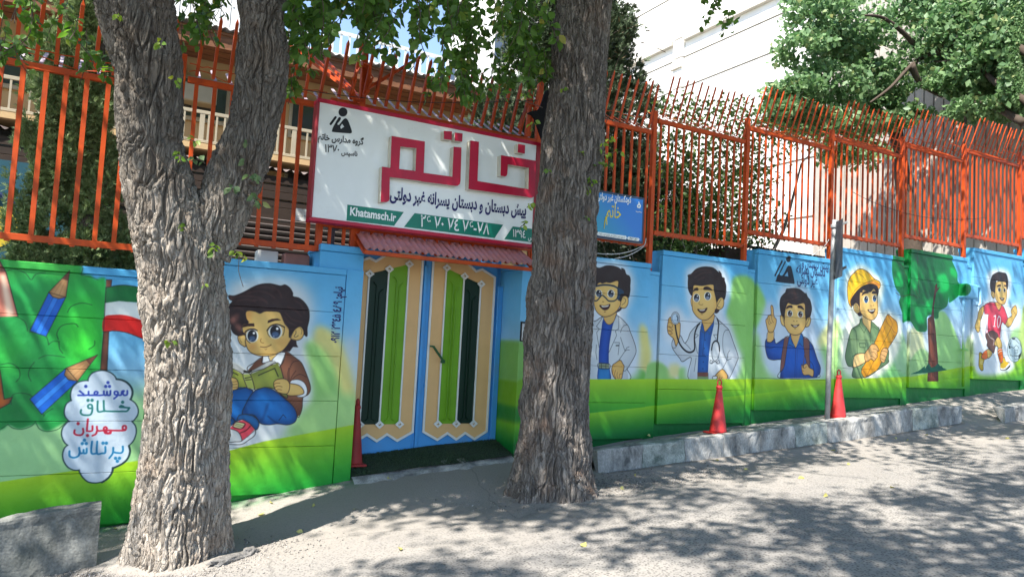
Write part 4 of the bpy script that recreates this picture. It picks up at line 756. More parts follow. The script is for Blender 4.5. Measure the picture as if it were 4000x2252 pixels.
paint_mural()
img = bpy.data.images.new('mural_paint', MW, MH, alpha=False)
px = np.ones((MH, MW, 4), np.float32); px[..., :3] = np.clip(CV[::-1]/255., 0, 1)
img.pixels.foreach_set(px.ravel()); img.update(); img.pack()
def muralmat():
    m, N, L, b = newmat('painted_plaster', .55, .35)
    t = N.new('ShaderNodeTexImage'); t.image = img; t.extension = 'EXTEND'; t.interpolation = 'Cubic'
    uv = N.new('ShaderNodeUVMap'); uv.uv_map = 'UVMap'; L.new(uv.outputs[0], t.inputs[0])
    tc = N.new('ShaderNodeTexCoord'); n = N.new('ShaderNodeTexNoise'); n.inputs['Scale'].default_value = 3.; n.inputs['Detail'].default_value = 7; L.new(tc.outputs['Object'], n.inputs[0])
    mr = N.new('ShaderNodeMapRange'); mr.inputs[1].default_value = .3; mr.inputs[2].default_value = .7; mr.inputs[3].default_value = .90; mr.inputs[4].default_value = 1.06; L.new(n.outputs[0], mr.inputs[0])
    s = N.new('ShaderNodeVectorMath'); s.operation = 'SCALE'; L.new(t.outputs[0], s.inputs[0]); L.new(mr.outputs[0], s.inputs['Scale'])
    # road dust splashed on the lowest part
    L.new(s.outputs[0], b.inputs['Base Color'])
    n2 = N.new('ShaderNodeTexNoise'); n2.inputs['Scale'].default_value = 9; n2.inputs['Detail'].default_value = 6; L.new(tc.outputs['Object'], n2.inputs[0])
    bp = N.new('ShaderNodeBump'); bp.inputs['Strength'].default_value = .35; bp.inputs['Distance'].default_value = .02; L.new(n2.outputs[0], bp.inputs['Height']); L.new(bp.outputs[0], b.inputs['Normal'])
    rr = N.new('ShaderNodeMapRange'); rr.inputs[3].default_value = .35; rr.inputs[4].default_value = .7; L.new(n2.outputs[0], rr.inputs[0]); L.new(rr.outputs[0], b.inputs['Roughness'])
    return m
M_mural = muralmat()
def muv(o):
    me = o.data; uvl = me.uv_layers.new(name='UVMap'); off = np.array(o.parent.location if o.parent else (0, 0, 0))
    co = np.empty(len(me.vertices)*3, np.float32); me.vertices.foreach_get('co', co); co = co.reshape(-1, 3)+off
    li = np.empty(len(me.loops), np.int32); me.loops.foreach_get('vertex_index', li)
    uv = np.stack([(co[li, 0]-MX0)/(MX1-MX0), (co[li, 2]-MZ0)/(MZ1-MZ0)], 1).astype(np.float32)
    uvl.data.foreach_set('uv', uv.ravel()); return o
# ---------------------------------------------------------------- street wall, one section per bay
def chip(o, amt=.0015): return o
for bi, (x0, x1, zb, zt, xs, zs, lab) in enumerate(BAYS):
    t = thing('wall_section', lab, 'wall', (x0, 0, float(zwall(x0))), 'painted bays of the street wall')
    g0 = float(min(zwall(x0), zwall(x1)))-.4
    m = MB().bbox(x0-.005, x1+.005, .052, .25, g0, zt-.03, .003); muv(m.build('core', M_mural, t))
    nb = 5; zs_ = [zb+.43*k for k in range(nb)]+[zt-.065]
    for k in range(nb):
        a, b_ = zs_[k], zs_[k+1]
        o = MB().bbox(x0, x1, 0, .056, a+(.0 if k == 0 else .0018), b_-.0018, .002).build('panel_course', M_mural, t); muv(o)
    muv(MB().bbox(x0-.006, x1+.006, -.012, .262, zt-.062, zt, .006).build('coping', M_mural, t))
    if xs:
        muv(MB().bbox(x1+.004, xs, .03, .24, g0, zs-.045, .003).build('pilaster_strip', M_mural, t))
        muv(MB().bbox(x1+.006, xs, .018, .25, zs-.043, zs, .004).build('strip_cap', M_mural, t))
# piers either side of the gate
t = thing('gate_pier', 'plain sky blue pier on the left of the gate, taller than the wall', 'pier', (2.18, 0, .25))
muv(MB().bbox(1.83, 2.268, .024, .52, -.2, 2.47, .003).build('shaft', M_mural, t)); muv(MB().bbox(2.1, 2.27, .004, .03, .14, 2.31, .002).build('face_strip', M_mural, t)); muv(MB().bbox(1.825, 2.272, .0, .53, 2.472, 2.54, .006).build('coping', M_mural, t))
t = thing('gate_pier', 'blue to green pier with the intercom, between gate and dark trunk', 'pier', (4.3, 0, .4))
muv(MB().bbox(4.09, 4.47, .0, .52, .1, 2.49, .004).build('shaft', M_mural, t)); muv(MB().bbox(4.084, 4.475, -.012, .53, 2.492, 2.55, .006).build('coping', M_mural, t))
# ---------------------------------------------------------------- kerbs and pavement
M_kerb = mat('kerb_concrete', (.38, .37, .35), .9, .3, 4, (1, 1, .5), dirt=(.10, .10, .098), dscale=4.2, dlo=.42, dhi=.66, bump=.8, bscale=45, fine=.2)
M_kerbg = mat('kerb_concrete_green_stain', (.34, .36, .33), .9, .25, 6, dirt=(.10, .125, .11), dscale=4, dlo=.45, dhi=.65, bump=.8, bscale=45, fine=.2)
def kerbstone(x0, x1, yf, yb, zt0, zt1, zb0, zb1, seed, ends=(0, 0)):
    nx = max(5, int((x1-x0)/.05)); prof = [(0, 0), (.15, -.0), (.5, .004), (.82, .0), (.93, .015), (.985, .045), (1, .09), (1, .3), (1, .65), (1, 1.)]
    V = []
    for i in range(nx+1):
        u = i/nx; x = x0+(x1-x0)*u; zt = zt0+(zt1-zt0)*u; zb = zb0+(zb1-zb0)*u-.05
        for q, (h, d) in enumerate(prof):
            V.append([x, yf+d*(yb-yf)+(0.018 if h < .9 and q < 4 else 0)*(h-.5), zb+(zt-zb)*h])
    V = np.array(V); n = pn(V*3.2+3)*.035+pn(V*9+seed)*.014+pn(V*24+seed)*.006
    V[:, 1] += n; V[:, 2] += n*.5*(np.tile([p[0] for p in prof], nx+1) > .5)
    k = len(prof); F = [(i*k+j, (i+1)*k+j, (i+1)*k+j+1, i*k+j+1) for i in range(nx) for j in range(k-1)]
    F += [tuple(range(k)), tuple(nx*k+j for j in range(k))[::-1]]
    return V, F
M_kerbd = mat('dirty_concrete_shade_toned', (.17, .17, .155), .92, .3, 4, dirt=(.08, .085, .075), dscale=2.5, dlo=.45, dhi=.7, bump=.8, bscale=40, fine=.2)  # left block's dirty concrete, toned darker to paint in its shade
def kerb(label, xs, yf, yb, top, bot, seed):
    t = thing('kerb', label, 'kerb', (xs[0], yf, bot(xs[0])))
    for i in range(len(xs)-1):
        a, b_ = xs[i]+.003, xs[i+1]-.003; V, F = kerbstone(a, b_, yf, yb, top(a), top(b_), bot(a), bot(b_), seed+i)
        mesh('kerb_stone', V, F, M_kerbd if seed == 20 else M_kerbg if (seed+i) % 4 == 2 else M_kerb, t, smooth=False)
    return t
ktop = lambda x: float(np.interp(x, [4.6, 5.1, 6.8, 8.6, 10.2, 11.3], [.575, .625, .74, .875, 1.045, 1.07]))
kerb('rough grey concrete kerb running from the dark trunk to the far right', list(np.linspace(4.68, 11.27, 12)), -.76, -.60, ktop, lambda x: float(zedge(x)), 1)
kerb('short end of grey kerb beyond the gap, at the right edge', [12.0, 12.7, 13.4, 14.1, 14.8], -.95, -.78, lambda x: float(zedge(x))+.235, lambda x: float(zedge(x)), 7)
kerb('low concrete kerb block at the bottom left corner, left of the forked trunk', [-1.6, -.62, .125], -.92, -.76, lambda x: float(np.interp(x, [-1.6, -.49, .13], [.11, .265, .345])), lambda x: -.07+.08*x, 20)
M_tile = [mat('paving_%s' % k, c, .9, .2, 6, dirt=(.12, .115, .11), dscale=5, bump=.4, bscale=60, fine=.15) for k, c in (('grey', (.25, .245, .235)), ('pale', (.29, .28, .265)), ('dark', (.21, .205, .20)))]
pave = bpy.data.objects.new('pavement', None); COL.objects.link(pave); pave.location = (4.7, -.6, .4); pave['kind'] = 'structure'
rp = random.Random(5)
def ptop(x, y):
    u = np.clip(-y/.6, 0, 1); return float(zwall(x)*(1-u)+(ktop(x)-.004)*u)
xx = 4.70
while xx < 11.25:
    w = .30
    for yi in range(2):
        ya, yb_ = -.008-.296*yi, -.008-.296*yi-.290
        x0_, x1_ = xx+.15*(yi % 2), min(11.28, xx+.15*(yi % 2)+w-.006)
        if x1_-x0_ < .05: continue
        dz = rp.uniform(-.004, .004)
        V = [(x, y, ptop(x, y)+dz-d) for d in (0, .07) for x, y in ((x0_, ya), (x1_, ya), (x1_, yb_), (x0_, yb_))]
        V[0:4] = [(v[0]+(.004 if k in (0, 3) else -.004), v[1]+(-.004 if k < 2 else .004), v[2]) for k, v in enumerate(V[:4])]
        mesh('paving_slab', V, [(0, 3, 2, 1), (0, 1, 5, 4), (1, 2, 6, 5), (2, 3, 7, 6), (3, 0, 4, 7)], rp.choice(M_tile), pave)
    xx += w
# fill of mortar under the slabs
mesh('bedding', [(x, y, ptop(x, y)-.02) for x in np.linspace(4.71, 11.27, 14) for y in (0.02, -.62)], [(2*i, 2*i+1, 2*i+3, 2*i+2) for i in range(13)], mat('mortar', (.16, .155, .15), .95), pave)
# concrete sill and green mat in the gate opening
V = []; n = 36
for i in range(n+1):
    x = 2.28+(4.07-2.28)*i/n
    for y, dz in ((.10, .035), (.0, .03), (-.06, .02), (-.13, -.02)): V.append((x, y+.02*math.sin(x*7)+.012*math.sin(x*23), zg(x, max(y, -.1))+dz+.006*math.sin(x*31)))
sill = mesh('gate_sill', V, [(i*4+j, (i+1)*4+j, (i+1)*4+j+1, i*4+j+1) for i in range(n) for j in range(3)], M_kerb); tag(sill, 'cracked concrete sill along the front of the green gate mat', 'sill')
V = []; nx, ny = 60, 14
for i in range(nx+1):
    for j in range(ny+1):
        x = 2.275+(4.085-2.275)*i/nx; y = -.02+.455*j/ny
        V.append((x, y+(.01*math.sin(x*9) if j == 0 else 0), zg(x, y)+.045+.006*math.sin(x*5+y*9)))
matm = mesh('door_mat', V, [(i*(ny+1)+j, (i+1)*(ny+1)+j, (i+1)*(ny+1)+j+1, i*(ny+1)+j+1) for i in range(nx) for j in range(ny)], mat('dark_green_turf', (.03, .045, .03), .95, .4, 40, bump=.8, bscale=200), smooth=True)
tag(matm, 'worn dark green artificial grass mat on the sloping floor before the gate', 'mat')
rs = np.random.RandomState(4); n = 14000; X = rs.uniform(2.28, 4.08, n); Y = rs.uniform(-.015, .43, n); Z = H(X, Y)+.045
a = rs.uniform(0, 6.28, n); l = rs.uniform(.008, .02, n); dx, dy = np.cos(a)*.003, np.sin(a)*.003
P = np.stack([np.stack([X-dx, Y-dy, Z], 1), np.stack([X+dx, Y+dy, Z], 1), np.stack([X+rs.randn(n)*.006, Y+rs.randn(n)*.006, Z+l], 1)], 1).reshape(-1, 3)
bl = fastmesh('turf_blades', P, np.arange(3*n).reshape(-1, 3), leafmat('turf_blade', (.025, .05, .025), (.05, .09, .04), trans=.1), matm); stuff(bl)
# ---------------------------------------------------------------- gate
M_blue = mat('gate_blue', (.06, .30, .66), .45, .08, 2, bump=.05, bscale=30, dirt=(.10, .26, .5), dscale=3, spec=.45)
M_beige = mat('gate_beige', (.68, .42, .18), .5, .07, 2, bump=.05, bscale=30); M_lime = mat('gate_lime', (.14, .33, .012), .45, .12, 3); M_dkg = mat('gate_dark_green', (.002, .022, .010), .5, .2, 3)
M_white = mat('gate_white_trim', (.68, .68, .64), .5, .08, 4); M_hand = mat('handle_green', (.02, .09, .03), .4)
gt = thing('entrance_gate', 'blue double leaf metal gate with beige, lime and dark green panels', 'gate', (3.15, .48, .42))
GY = .46
def strip(P, w, y, d, name, par, m, closed=False):
    """flat raised strip following points (X,Z)"""
    b = MB(); P = [Vector((p[0], p[1])) for p in P]; n = len(P); Lp, Rp = [], []
    for i, p in enumerate(P):
        a = P[i-1] if (i or closed) else None; c = P[(i+1) % n] if (i < n-1 or closed) else None
        d1 = (p-a).normalized() if a is not None else (c-p).normalized(); d2 = (c-p).normalized() if c is not None else d1
        nn = Vector((-(d1+d2).y, (d1+d2).x)).normalized(); k = w/2/max(.35, nn.dot(Vector((-d1.y, d1.x))))
        Lp.append(p+nn*k); Rp.append(p-nn*k)
    V = [(q.x, y, q.y) for q in Lp]+[(q.x, y, q.y) for q in Rp]+[(q.x, y+d, q.y) for q in Lp]+[(q.x, y+d, q.y) for q in Rp]
    F = []
    for i in range(n if closed else n-1):
        j = (i+1) % n; F += [(i, j, n+j, n+i), (i, 2*n+i, 2*n+j, j), (n+i, n+j, 3*n+j, 3*n+i)]
    return mesh(name, V, F, m, par)
def leaf_gate(x0, x1, side):
    lf = MB().bbox(x0, x1, GY, GY+.04, .40, 2.72, .004).build('gate_leaf', M_blue, gt)
    cx = (x0+x1)/2; f = lambda dx: cx+dx
    s = 1 if side == 'R' else -1
    xa, xb = -.375, .405   # outer beige (toward centre post, toward hinge)
    top = [(xa, 2.555), (xa+.045, 2.575), (xa+.26, 2.575), (xa+.325, 2.535), (xa+.39, 2.565), (xa+.535, 2.46), (xa+.61, 2.49), (xb, 2.41)]
    bot = [(xb, .645), (xb-.15, .56), (xb-.27, .63), (xb-.38, .56), (xb-.49, .63), (xb-.61, .56), (xa, .65)]
    poly = [(f(s*a), z) for a, z in top+bot]
    def ch(o): o.parent = lf; o.location = -Vector((0, 0, 0)); return o
    def sub(o):
        o.parent = lf; o.location = Vector(gt.location)*-1; return o
    V3 = plate('beige_field', [poly], GY-.014, .013, [M_beige, M_beige], gt); V3.parent = lf; V3.location = (0, 0, 0)
    e = strip(poly, .024, GY-.026, .014, 'trim_outline', gt, M_white, True); e.parent = lf; e.location = (0, 0, 0)
    xs_ = [-.215, .01, .225]; zt_ = [2.465, 2.39, 2.32]; zb_ = .735
    for k, m in ((0, M_lime), (1, M_dkg)):
        q = [(f(s*xs_[k]), zt_[k]), (f(s*xs_[k+1]), zt_[k+1]), (f(s*xs_[k+1]), zb_), (f(s*xs_[k]), zb_)]
        o = plate('coloured_field', [q], GY-.0175, .003, [m, m], gt); o.parent = lf; o.location = (0, 0, 0)
    for k in range(3):
        o = strip([(f(s*xs_[k]), zb_), (f(s*xs_[k]), zt_[k])], .017, GY-.032, .014, 'trim_bar', gt, M_white); o.parent = lf; o.location = (0, 0, 0)
        for z in (zb_, zt_[k]):
            c = (f(s*xs_[k]), z); r = .052
            o = plate('diamond', [[(c[0]-r, z), (c[0], z-r*.85), (c[0]+r, z), (c[0], z+r*.85)], [(c[0]-.02, z), (c[0], z-.017), (c[0]+.02, z), (c[0], z+.017)]], GY-.044, .014, [M_white, M_white], gt); o.parent = lf; o.location = (0, 0, 0)
    for k, m in ((0, M_lime), (1, M_dkg)):
        x = (xs_[k]+xs_[k+1])/2
        b = MB()
        for d in (-.018, .018):
            b.tube([(f(s*(x+d)), GY-.032, .80), (f(s*(x+d)), GY-.032, 2.28-(.07 if d*s > 0 else 0)-.08*k)], .006, 6)
            b.tube([(f(s*(x+d)), GY-.032, .80), (f(s*(x+d*3)), GY-.032, .77)], .006, 6)
            b.tube([(f(s*(x+d)), GY-.032, 2.28-(.07 if d*s > 0 else 0)-.08*k), (f(s*(x+d*3)), GY-.032, 2.32-(.07 if d*s > 0 else 0)-.08*k)], .006, 6)
        o = b.build('iron_rod_pair', m, gt); o.parent = lf; o.location = (0, 0, 0)
    return lf
def leaf_gate_fix(lf):
    for c in lf.children: c.location = (0, 0, 0)
for a, b_, s in ((2.28, 3.105, 'L'), (3.12, 4.018, 'R')): leaf_gate(a, b_, s)
MB().bbox(3.095, 3.13, GY-.03, GY+.01, .41, 2.47, .004).build('centre_stile', M_blue, gt)
MB().bbox(4.02, 4.086, GY-.035, GY+.05, .38, 2.31, .004).build('frame_post', M_blue, gt)
MB().bbox(3.06, 3.072, GY-.006, GY+.001, .41, .52, .001).bbox(3.17, 3.2, GY-.02, GY, 1.13, 1.17, .002).build('lock_plate', M_blue, gt)
MB().bar((3.20, GY-.045, 1.585), (3.235, GY-.06, 1.585), .018).bar((3.235, GY-.06, 1.587), (3.36, GY-.06, 1.435), .02).bbox(3.335, 3.385, GY-.07, GY-.05, 1.405, 1.44, .003).build('handle', M_hand, gt)
MB().bbox(2.272, 4.088, GY+.05, GY+.06, .3, 2.9, .002).build('backing', M_blue, gt)
# intercom
ic = thing('intercom', 'small grey door intercom with camera set in a niche right of the gate', 'intercom', (4.12, -.02, 1.78))
M_steel = mat('steel', (.35, .36, .37), .4, .1, 5, metal=.6); M_blk = mat('black_plastic', (.015, .015, .017), .5, .1)
MB().bbox(4.095, 4.20, -.015, .0, 1.69, 1.91, .003).build('niche_frame', M_blk, ic); MB().bbox(4.105, 4.165, -.035, -.015, 1.70, 1.89, .004).build('panel', M_steel, ic)
MB().bbox(4.118, 4.152, -.037, -.034, 1.775, 1.81, .001).build('screen', M_blk, ic); MB().box(4.118, 4.132, -.038, -.035, 1.73, 1.75).box(4.138, 4.152, -.038, -.035, 1.73, 1.75).build('button', mat('pale_button', (.6, .6, .58), .5), ic)
# canopy
M_roof = mat('faded_red_sheet', (.66, .27, .24), .7, .2, 3, (1, 3, 3), dirt=(.46, .27, .30), dscale=6, dlo=.42, dhi=.7, bump=.15, bscale=50, fine=.1)
M_orange = mat('orange_red_paint', (.46, .062, .009), .5, .24, 3, dirt=(.30, .045, .015), dscale=7, dlo=.48, dhi=.8, spec=.22, bump=.08, bscale=60)
cp = thing('gate_canopy', 'small sloping corrugated red canopy over the blue gate', 'canopy', (3.2, .2, 2.5))
def sheet(x0, x1, dz):
    n = int((x1-x0)/.008); V = []; F = []
    for i in range(n+1):
        x = x0+(x1-x0)*i/n; c = .012*math.cos(2*math.pi*x/.068)
        for j in range(7):
            u = j/6; V.append((x, -.235+.60*u, 2.515+.32*u+c+dz+.006*math.sin(x*5+u*3)))
    F = [(i*7+j, (i+1)*7+j, (i+1)*7+j+1, i*7+j+1) for i in range(n) for j in range(6)]
    return mesh('roof_sheet', V, F, M_roof, cp, smooth=True)
sheet(2.185, 3.17, .0); sheet(3.13, 4.135, .007)
MB().bbox(2.19, 4.13, -.232, -.20, 2.455, 2.495, .003).build('front_rail', M_orange, cp)
MB().bar((2.2, -.215, 2.475), (2.2, .36, 2.79), .035).build('side_rail', M_orange, cp); MB().bar((4.12, -.215, 2.475), (4.12, .36, 2.79), .035).build('side_rail', M_orange, cp)
# ---------------------------------------------------------------- fences on top of the wall
M_fence = M_orange
M_lilac = mat('pale_lilac_tone', (.42, .34, .40), .6, .2, 5)  # pale lilac colour of the inner spikes at the left
FB = [(-1.7, .44, 2.305, 3.80, 'behind the left fork, above the pencil mural', .145, .038, True), (.535, 1.80, 2.465, 3.945, 'between the forked tree and the white sign', .15, .034, True),
      (6.03, 7.57, 3.115, 4.61, 'above the young doctor mural', .122, .022, False), (7.66, 9.32, 3.315, 4.81, 'above the schoolboy mural', .122, .022, False),
      (9.41, 11.02, 3.485, 4.98, 'above the yellow hard hat mural', .122, .022, False), (11.12, 12.72, 3.655, 5.18, 'above the painted tree', .122, .022, False),
      (12.84, 14.49, 3.86, 5.38, 'above the football mural', .122, .022, False), (14.6, 16.3, 4.03, 5.55, 'at the far right edge of the photo', .122, .022, False)]
FY = .12; rf = random.Random(3)
def spikes(par, x0, x1, z, sp, w, h=.52, back=True):
    n = int((x1-x0)/sp)
    for k in range(n+1):
        x = x0+(x1-x0)*(k+.5)/(n+1)
        lean = rf.uniform(-.015, .015)
        MB().bar((x, FY-.02, z+.015), (x+lean+.02, FY-.17-rf.uniform(0, .03), z+h*rf.uniform(.96, 1.04)), w*.8, tip=True).build('outer_spike', M_fence, par)
        if back: MB().bar((x+.03, FY+.03, z+.015), (x+.03+lean, FY+.36, z+.21), w*.7, w*.35).build('inner_spike', M_lilac if x < 4.5 else M_fence, par)
for fi, (x0, x1, z0, z1, lab, sp, bw, big) in enumerate(FB):
    t = thing('fence_section', 'orange red spiked metal fence section '+lab, 'fence', ((x0+x1)/2, FY, z0), 'orange fence along the top of the wall')
    MB().bbox(x0, x1, FY-.022, FY+.022, z1-.055, z1, .003).build('top_rail', M_fence, t); MB().bbox(x0, x1, FY-.022, FY+.022, z0, z0+.055, .003).build('bottom_rail', M_fence, t)
    n = int((x1-x0)/sp)
    for k in range(n):
        x = x0+(x1-x0)*(k+.5)/n+rf.uniform(-.006, .006)
        MB().box(x-bw/2, x+bw/2, FY-bw/2, FY+bw/2, z0-.012, z1-.05).build('bar', M_fence, t)
    spikes(t, x0, x1, z1, sp, bw)
    # wire lashed along the spikes
    P = [(x0+(x1-x0)*i/24, FY-.055+rf.uniform(-.006, .006), z1+.10+rf.uniform(-.012, .012)) for i in range(25)]
    MB().tube(P, .005, 5).build('lashing_wire', M_fence, t)
    P = [(x0+(x1-x0)*i/24, FY-.04+rf.uniform(-.006, .006), z1+.035+.03*math.sin(i*.7)) for i in range(25)]
    MB().tube(P, .004, 5).build('lashing_wire', M_fence, t)
# fence over the gate, behind the signs
t = thing('fence_section', 'orange red spiked fence over the gate, mostly hidden behind the white sign', 'fence', (3.1, FY, 2.9), 'orange fence along the top of the wall')
MB().bbox(1.85, 4.25, FY-.022, FY+.022, 3.96, 4.02, .003).build('top_rail', M_fence, t); MB().bbox(1.85, 4.25, FY-.022, FY+.022, 2.72, 2.76, .003).build('bottom_rail', M_fence, t)
for k in range(17): x = 1.93+2.3*k/16; MB().box(x-.015, x+.015, FY-.015, FY+.015, 2.55, 3.96).build('bar', M_fence, t)
spikes(t, 1.86, 4.2, 4.02, .125, .034)
t2 = thing('fence_section', 'orange red fence section behind the small blue sign, right of the dark trunk', 'fence', (5.1, FY, 2.95), 'orange fence along the top of the wall')
MB().bbox(4.3, 5.93, FY-.022, FY+.022, 4.385, 4.44, .003).build('top_rail', M_fence, t2); MB().bbox(4.3, 5.93, FY-.022, FY+.022, 2.95, 3.0, .003).build('bottom_rail', M_fence, t2)
for k in range(13): x = 4.38+1.5*k/12; MB().box(x-.013, x+.013, FY-.013, FY+.013, 2.94, 4.39).build('bar', M_fence, t2)
spikes(t2, 4.3, 5.93, 4.44, .122, .026)
P = [(4.4+1.5*i/24, FY-.05+rf.uniform(-.01, .01), 4.55+rf.uniform(-.015, .015)) for i in range(25)]; MB().tube(P, .005, 5).build('lashing_wire', M_fence, t2)
PO = [(.487, 2.2, 4.14, 'tall post behind the fork'), (1.825, 2.47, 3.0, 'short end post left of the canopy'), (2.17, 2.54, 4.66, 'tall one rising behind the sign'), (4.27, 2.55, 4.72, 'post hidden by the dark trunk'),
      (5.975, 2.64, 4.70, 'post right of the blue sign'), (7.615, 2.83, 4.92, 'post between the doctor and schoolboy bays'), (9.365, 3.0, 5.08, 'post behind the street pole'), (11.07, 3.2, 5.28, 'post left of the painted tree bay'), (12.78, 3.36, 5.46, 'post right of the painted tree bay'), (14.545, 3.56, 5.62, 'post at the right edge')]
for x, a, b_, lab in PO:
    w = .03 if x > 1 else .028
    o = MB().bbox(x-w, x+w, FY-w, FY+w, a, b_, .004).bbox(x-w-.02, x+w+.02, FY-.05, FY+.05, a, a+.008, .002).build('fence_post', M_fence); tag(o, 'orange red square steel fence post, '+lab, 'post', 'posts of the orange fence')
# cross braces by the pier posts
b = MB()
for dx in (0, .1, .2): b.bar((2.17, FY, 4.05), (1.55+dx*2, FY+.75, 4.75-dx*.4), .03)
b.bar((2.17, FY, 4.15), (2.75, FY-.15, 4.62), .03)
o = b.build('fence_brace', M_fence); tag(o, 'bundle of slanting orange bars bracing the tall post above the sign', 'brace')
b = MB().bar((4.1, FY-.03, 4.02), (4.1, FY-.1, 4.55), .04).bar((4.1, FY-.05, 4.45), (4.3, FY-.3, 4.02), .03).bar((4.1, FY-.05, 4.45), (3.85, FY-.3, 4.02), .03)
o = b.build('fence_brace', M_fence); tag(o, 'orange triangular brace beside the black cloth, above the sign', 'brace')
b = MB(); ct = [(2.12+.09*math.cos(a_*.7)*(1+.2*math.sin(a_*3.1)), FY-.10+.05*math.sin(a_*.9), 4.2+.2*math.sin(a_*.7+.3)) for a_ in range(46)]
b.tube(ct, .009, 5); o = b.build('wire_coil', M_fence); tag(o, 'loose coil of orange painted wire tied at the tall post above the sign', 'wire')
# ---------------------------------------------------------------- lettering
AR = {'ا': 'ﺍﺎ  ', 'ب': 'ﺏﺐﺑﺒ', 'پ': '\ufb56\ufb57\ufb58\ufb59', 'ت': 'ﺕﺖﺗﺘ', 'خ': 'ﺥﺦﺧﺨ', 'د': 'ﺩﺪ  ', 'ر': 'ﺭﺮ  ', 'س': 'ﺱﺲﺳﺴ', 'ش': 'ﺵﺶﺷﺸ', 'ع': 'ﻉﻊﻋﻌ', 'غ': 'ﻍﻎﻏﻐ',
      'ک': '\ufb8e\ufb8f\ufb90\ufb91', 'گ': '\ufb92\ufb93\ufb94\ufb95', 'ل': 'ﻝﻞﻟﻠ', 'م': 'ﻡﻢﻣﻤ', 'ن': 'ﻥﻦﻧﻨ', 'و': 'ﻭﻮ  ', 'ه': 'ﻩﻪﻫﻬ', 'ی': '\ufbfc\ufbfd\ufbfe\ufbff', 'ج': 'ﺝﺞﺟﺠ', 'ز': 'ﺯﺰ  '}
def shape_ar(s):
    out = []
    for i, c in enumerate(s):
        if c not in AR: out.append(c); continue
        prev = i > 0 and s[i-1] in AR and AR[s[i-1]][2] != ' '; nxt = i < len(s)-1 and s[i+1] in AR and AR[c][2] != ' '
        out.append(AR[c][(3 if nxt else 1) if prev else (2 if nxt else 0)])
    return ''.join(out[::-1])
M_ink = mat('black_vinyl', (.012, .012, .014), .5, .1); M_navy = mat('navy_vinyl', (.02, .02, .12), .5, .1); M_wht = mat('white_vinyl', (.78, .8, .78), .5, .05); M_yel = mat('yellow_vinyl', (.75, .60, .05), .5, .05)
def text(name, body, pL, pR, Y, m, par, hk=1., bold=0., rot=False, T=(0, 0, 1)):
    """lettering set between two baseline points of the plane Y (photo points)"""
    cu = bpy.data.curves.new('t', 'FONT'); cu.body = body; cu.resolution_u = 3; cu.offset = bold
    o = bpy.data.objects.new('t', cu); COL.objects.link(o); dg = bpy.context.evaluated_depsgraph_get(); me = bpy.data.meshes.new_from_object(o.evaluated_get(dg))
    bpy.data.objects.remove(o); n = len(me.vertices); co = np.empty(n*3, np.float32); me.vertices.foreach_get('co', co); co = co.reshape(-1, 3)
    a = W(T[0]+pL[0]/T[2], T[1]+pL[1]/T[2], Y); b_ = W(T[0]+pR[0]/T[2], T[1]+pR[1]/T[2], Y)
    x0, x1 = co[:, 0].min(), co[:, 0].max()
    if rot:
        k = (b_[2]-a[2])/(x1-x0); V = np.stack([a[0]-co[:, 1]*k*hk, np.full(n, Y), a[2]+(co[:, 0]-x0)*k], 1)
    else:
        k = (b_[0]-a[0])/(x1-x0); t = (co[:, 0]-x0)/(x1-x0); V = np.stack([a[0]+(co[:, 0]-x0)*k, np.full(n, Y), a[2]+t*(b_[2]-a[2])+co[:, 1]*k*hk], 1)
    if par is not None: V = V-np.array(par.location)
    me.vertices.foreach_set('co', V.astype(np.float32).ravel()); me.materials.clear(); me.materials.append(m); me.update()
    me.name = name; return link(bpy.data.objects.new(name, me), par)
def ell(cx, cy, rx, ry, T, Y, n=20): return pl(T, [(cx+rx*math.cos(2*math.pi*k/n), cy+ry*math.sin(2*math.pi*k/n)) for k in range(n)], Y)
def capsule(a, b_, w, T, Y):
    a, b_ = Vector(a), Vector(b_); d = (b_-a).normalized(); nn = Vector((-d.y, d.x)); P = []
    for c, s in ((b_, 1), (a, -1)):
        for k in range(7): t = math.pi*(k/6-.5); P.append(c+(d*math.cos(t)*s+nn*math.sin(t)*s)*w/2)
    return pl(T, [p[:] for p in P], Y)
def smooth_pts(P, n=5, closed=True): return [tuple(p) for p in cr(P, closed, n)]
# ---------------------------------------------------------------- big white school sign
S1 = (1200, 350, 2.4168); SY = -.20
M_face = mat('sign_white_sheet', (.77, .79, .765), .4, .05, 2, dirt=(.58, .56, .50), dscale=2.2, dlo=.6, dhi=.9, spec=.4); M_red = mat('sign_red', (.42, .008, .035), .4, .1, 4, dirt=(.30, .03, .04), dscale=9, dlo=.62, dhi=.7); M_rim = mat('sign_dark_red_rim', (.30, .03, .04), .5, .2, 4)
M_cream = mat('letter_cream_side', (.62, .58, .50), .5, .12, 6, dirt=(.45, .40, .33), dscale=9); M_green = mat('sign_green', (.008, .18, .12), .4, .12, 5, dirt=(.03, .26, .2), dscale=6, dlo=.6, dhi=.8)
sg = thing('school_sign', 'big white sign with red frame and raised red Persian letters over the gate', 'sign', (2.9, SY, 2.8))
c0 = W(1232, 380, SY); c1 = W(1217, 858, SY); XR = 4.12; XL = (c0[0]+c1[0])/2; ZT, ZB = c0[2]-.0, c1[2]-.01
MB().bbox(XL+.02, XR-.02, SY, SY+.13, ZB+.02, ZT-.02, .003).build('panel', M_face, sg)
fw = .05
MB().bbox(XL, XR, SY-.012, SY+.14, ZT-.038, ZT, .003).build('frame_top', M_red, sg); MB().bbox(XL, XR, SY-.012, SY+.14, ZB, ZB+.036, .003).build('frame_bottom', M_red, sg)
MB().bbox(XL, XL+.022, SY-.011, SY+.14, ZB+.038, ZT-.04, .003).build('frame_side', M_rim, sg); MB().bbox(XR-fw, XR, SY-.011, SY+.14, ZB+.038, ZT-.04, .003).build('frame_side', M_rim, sg)
LD = .085; LY = SY-LD
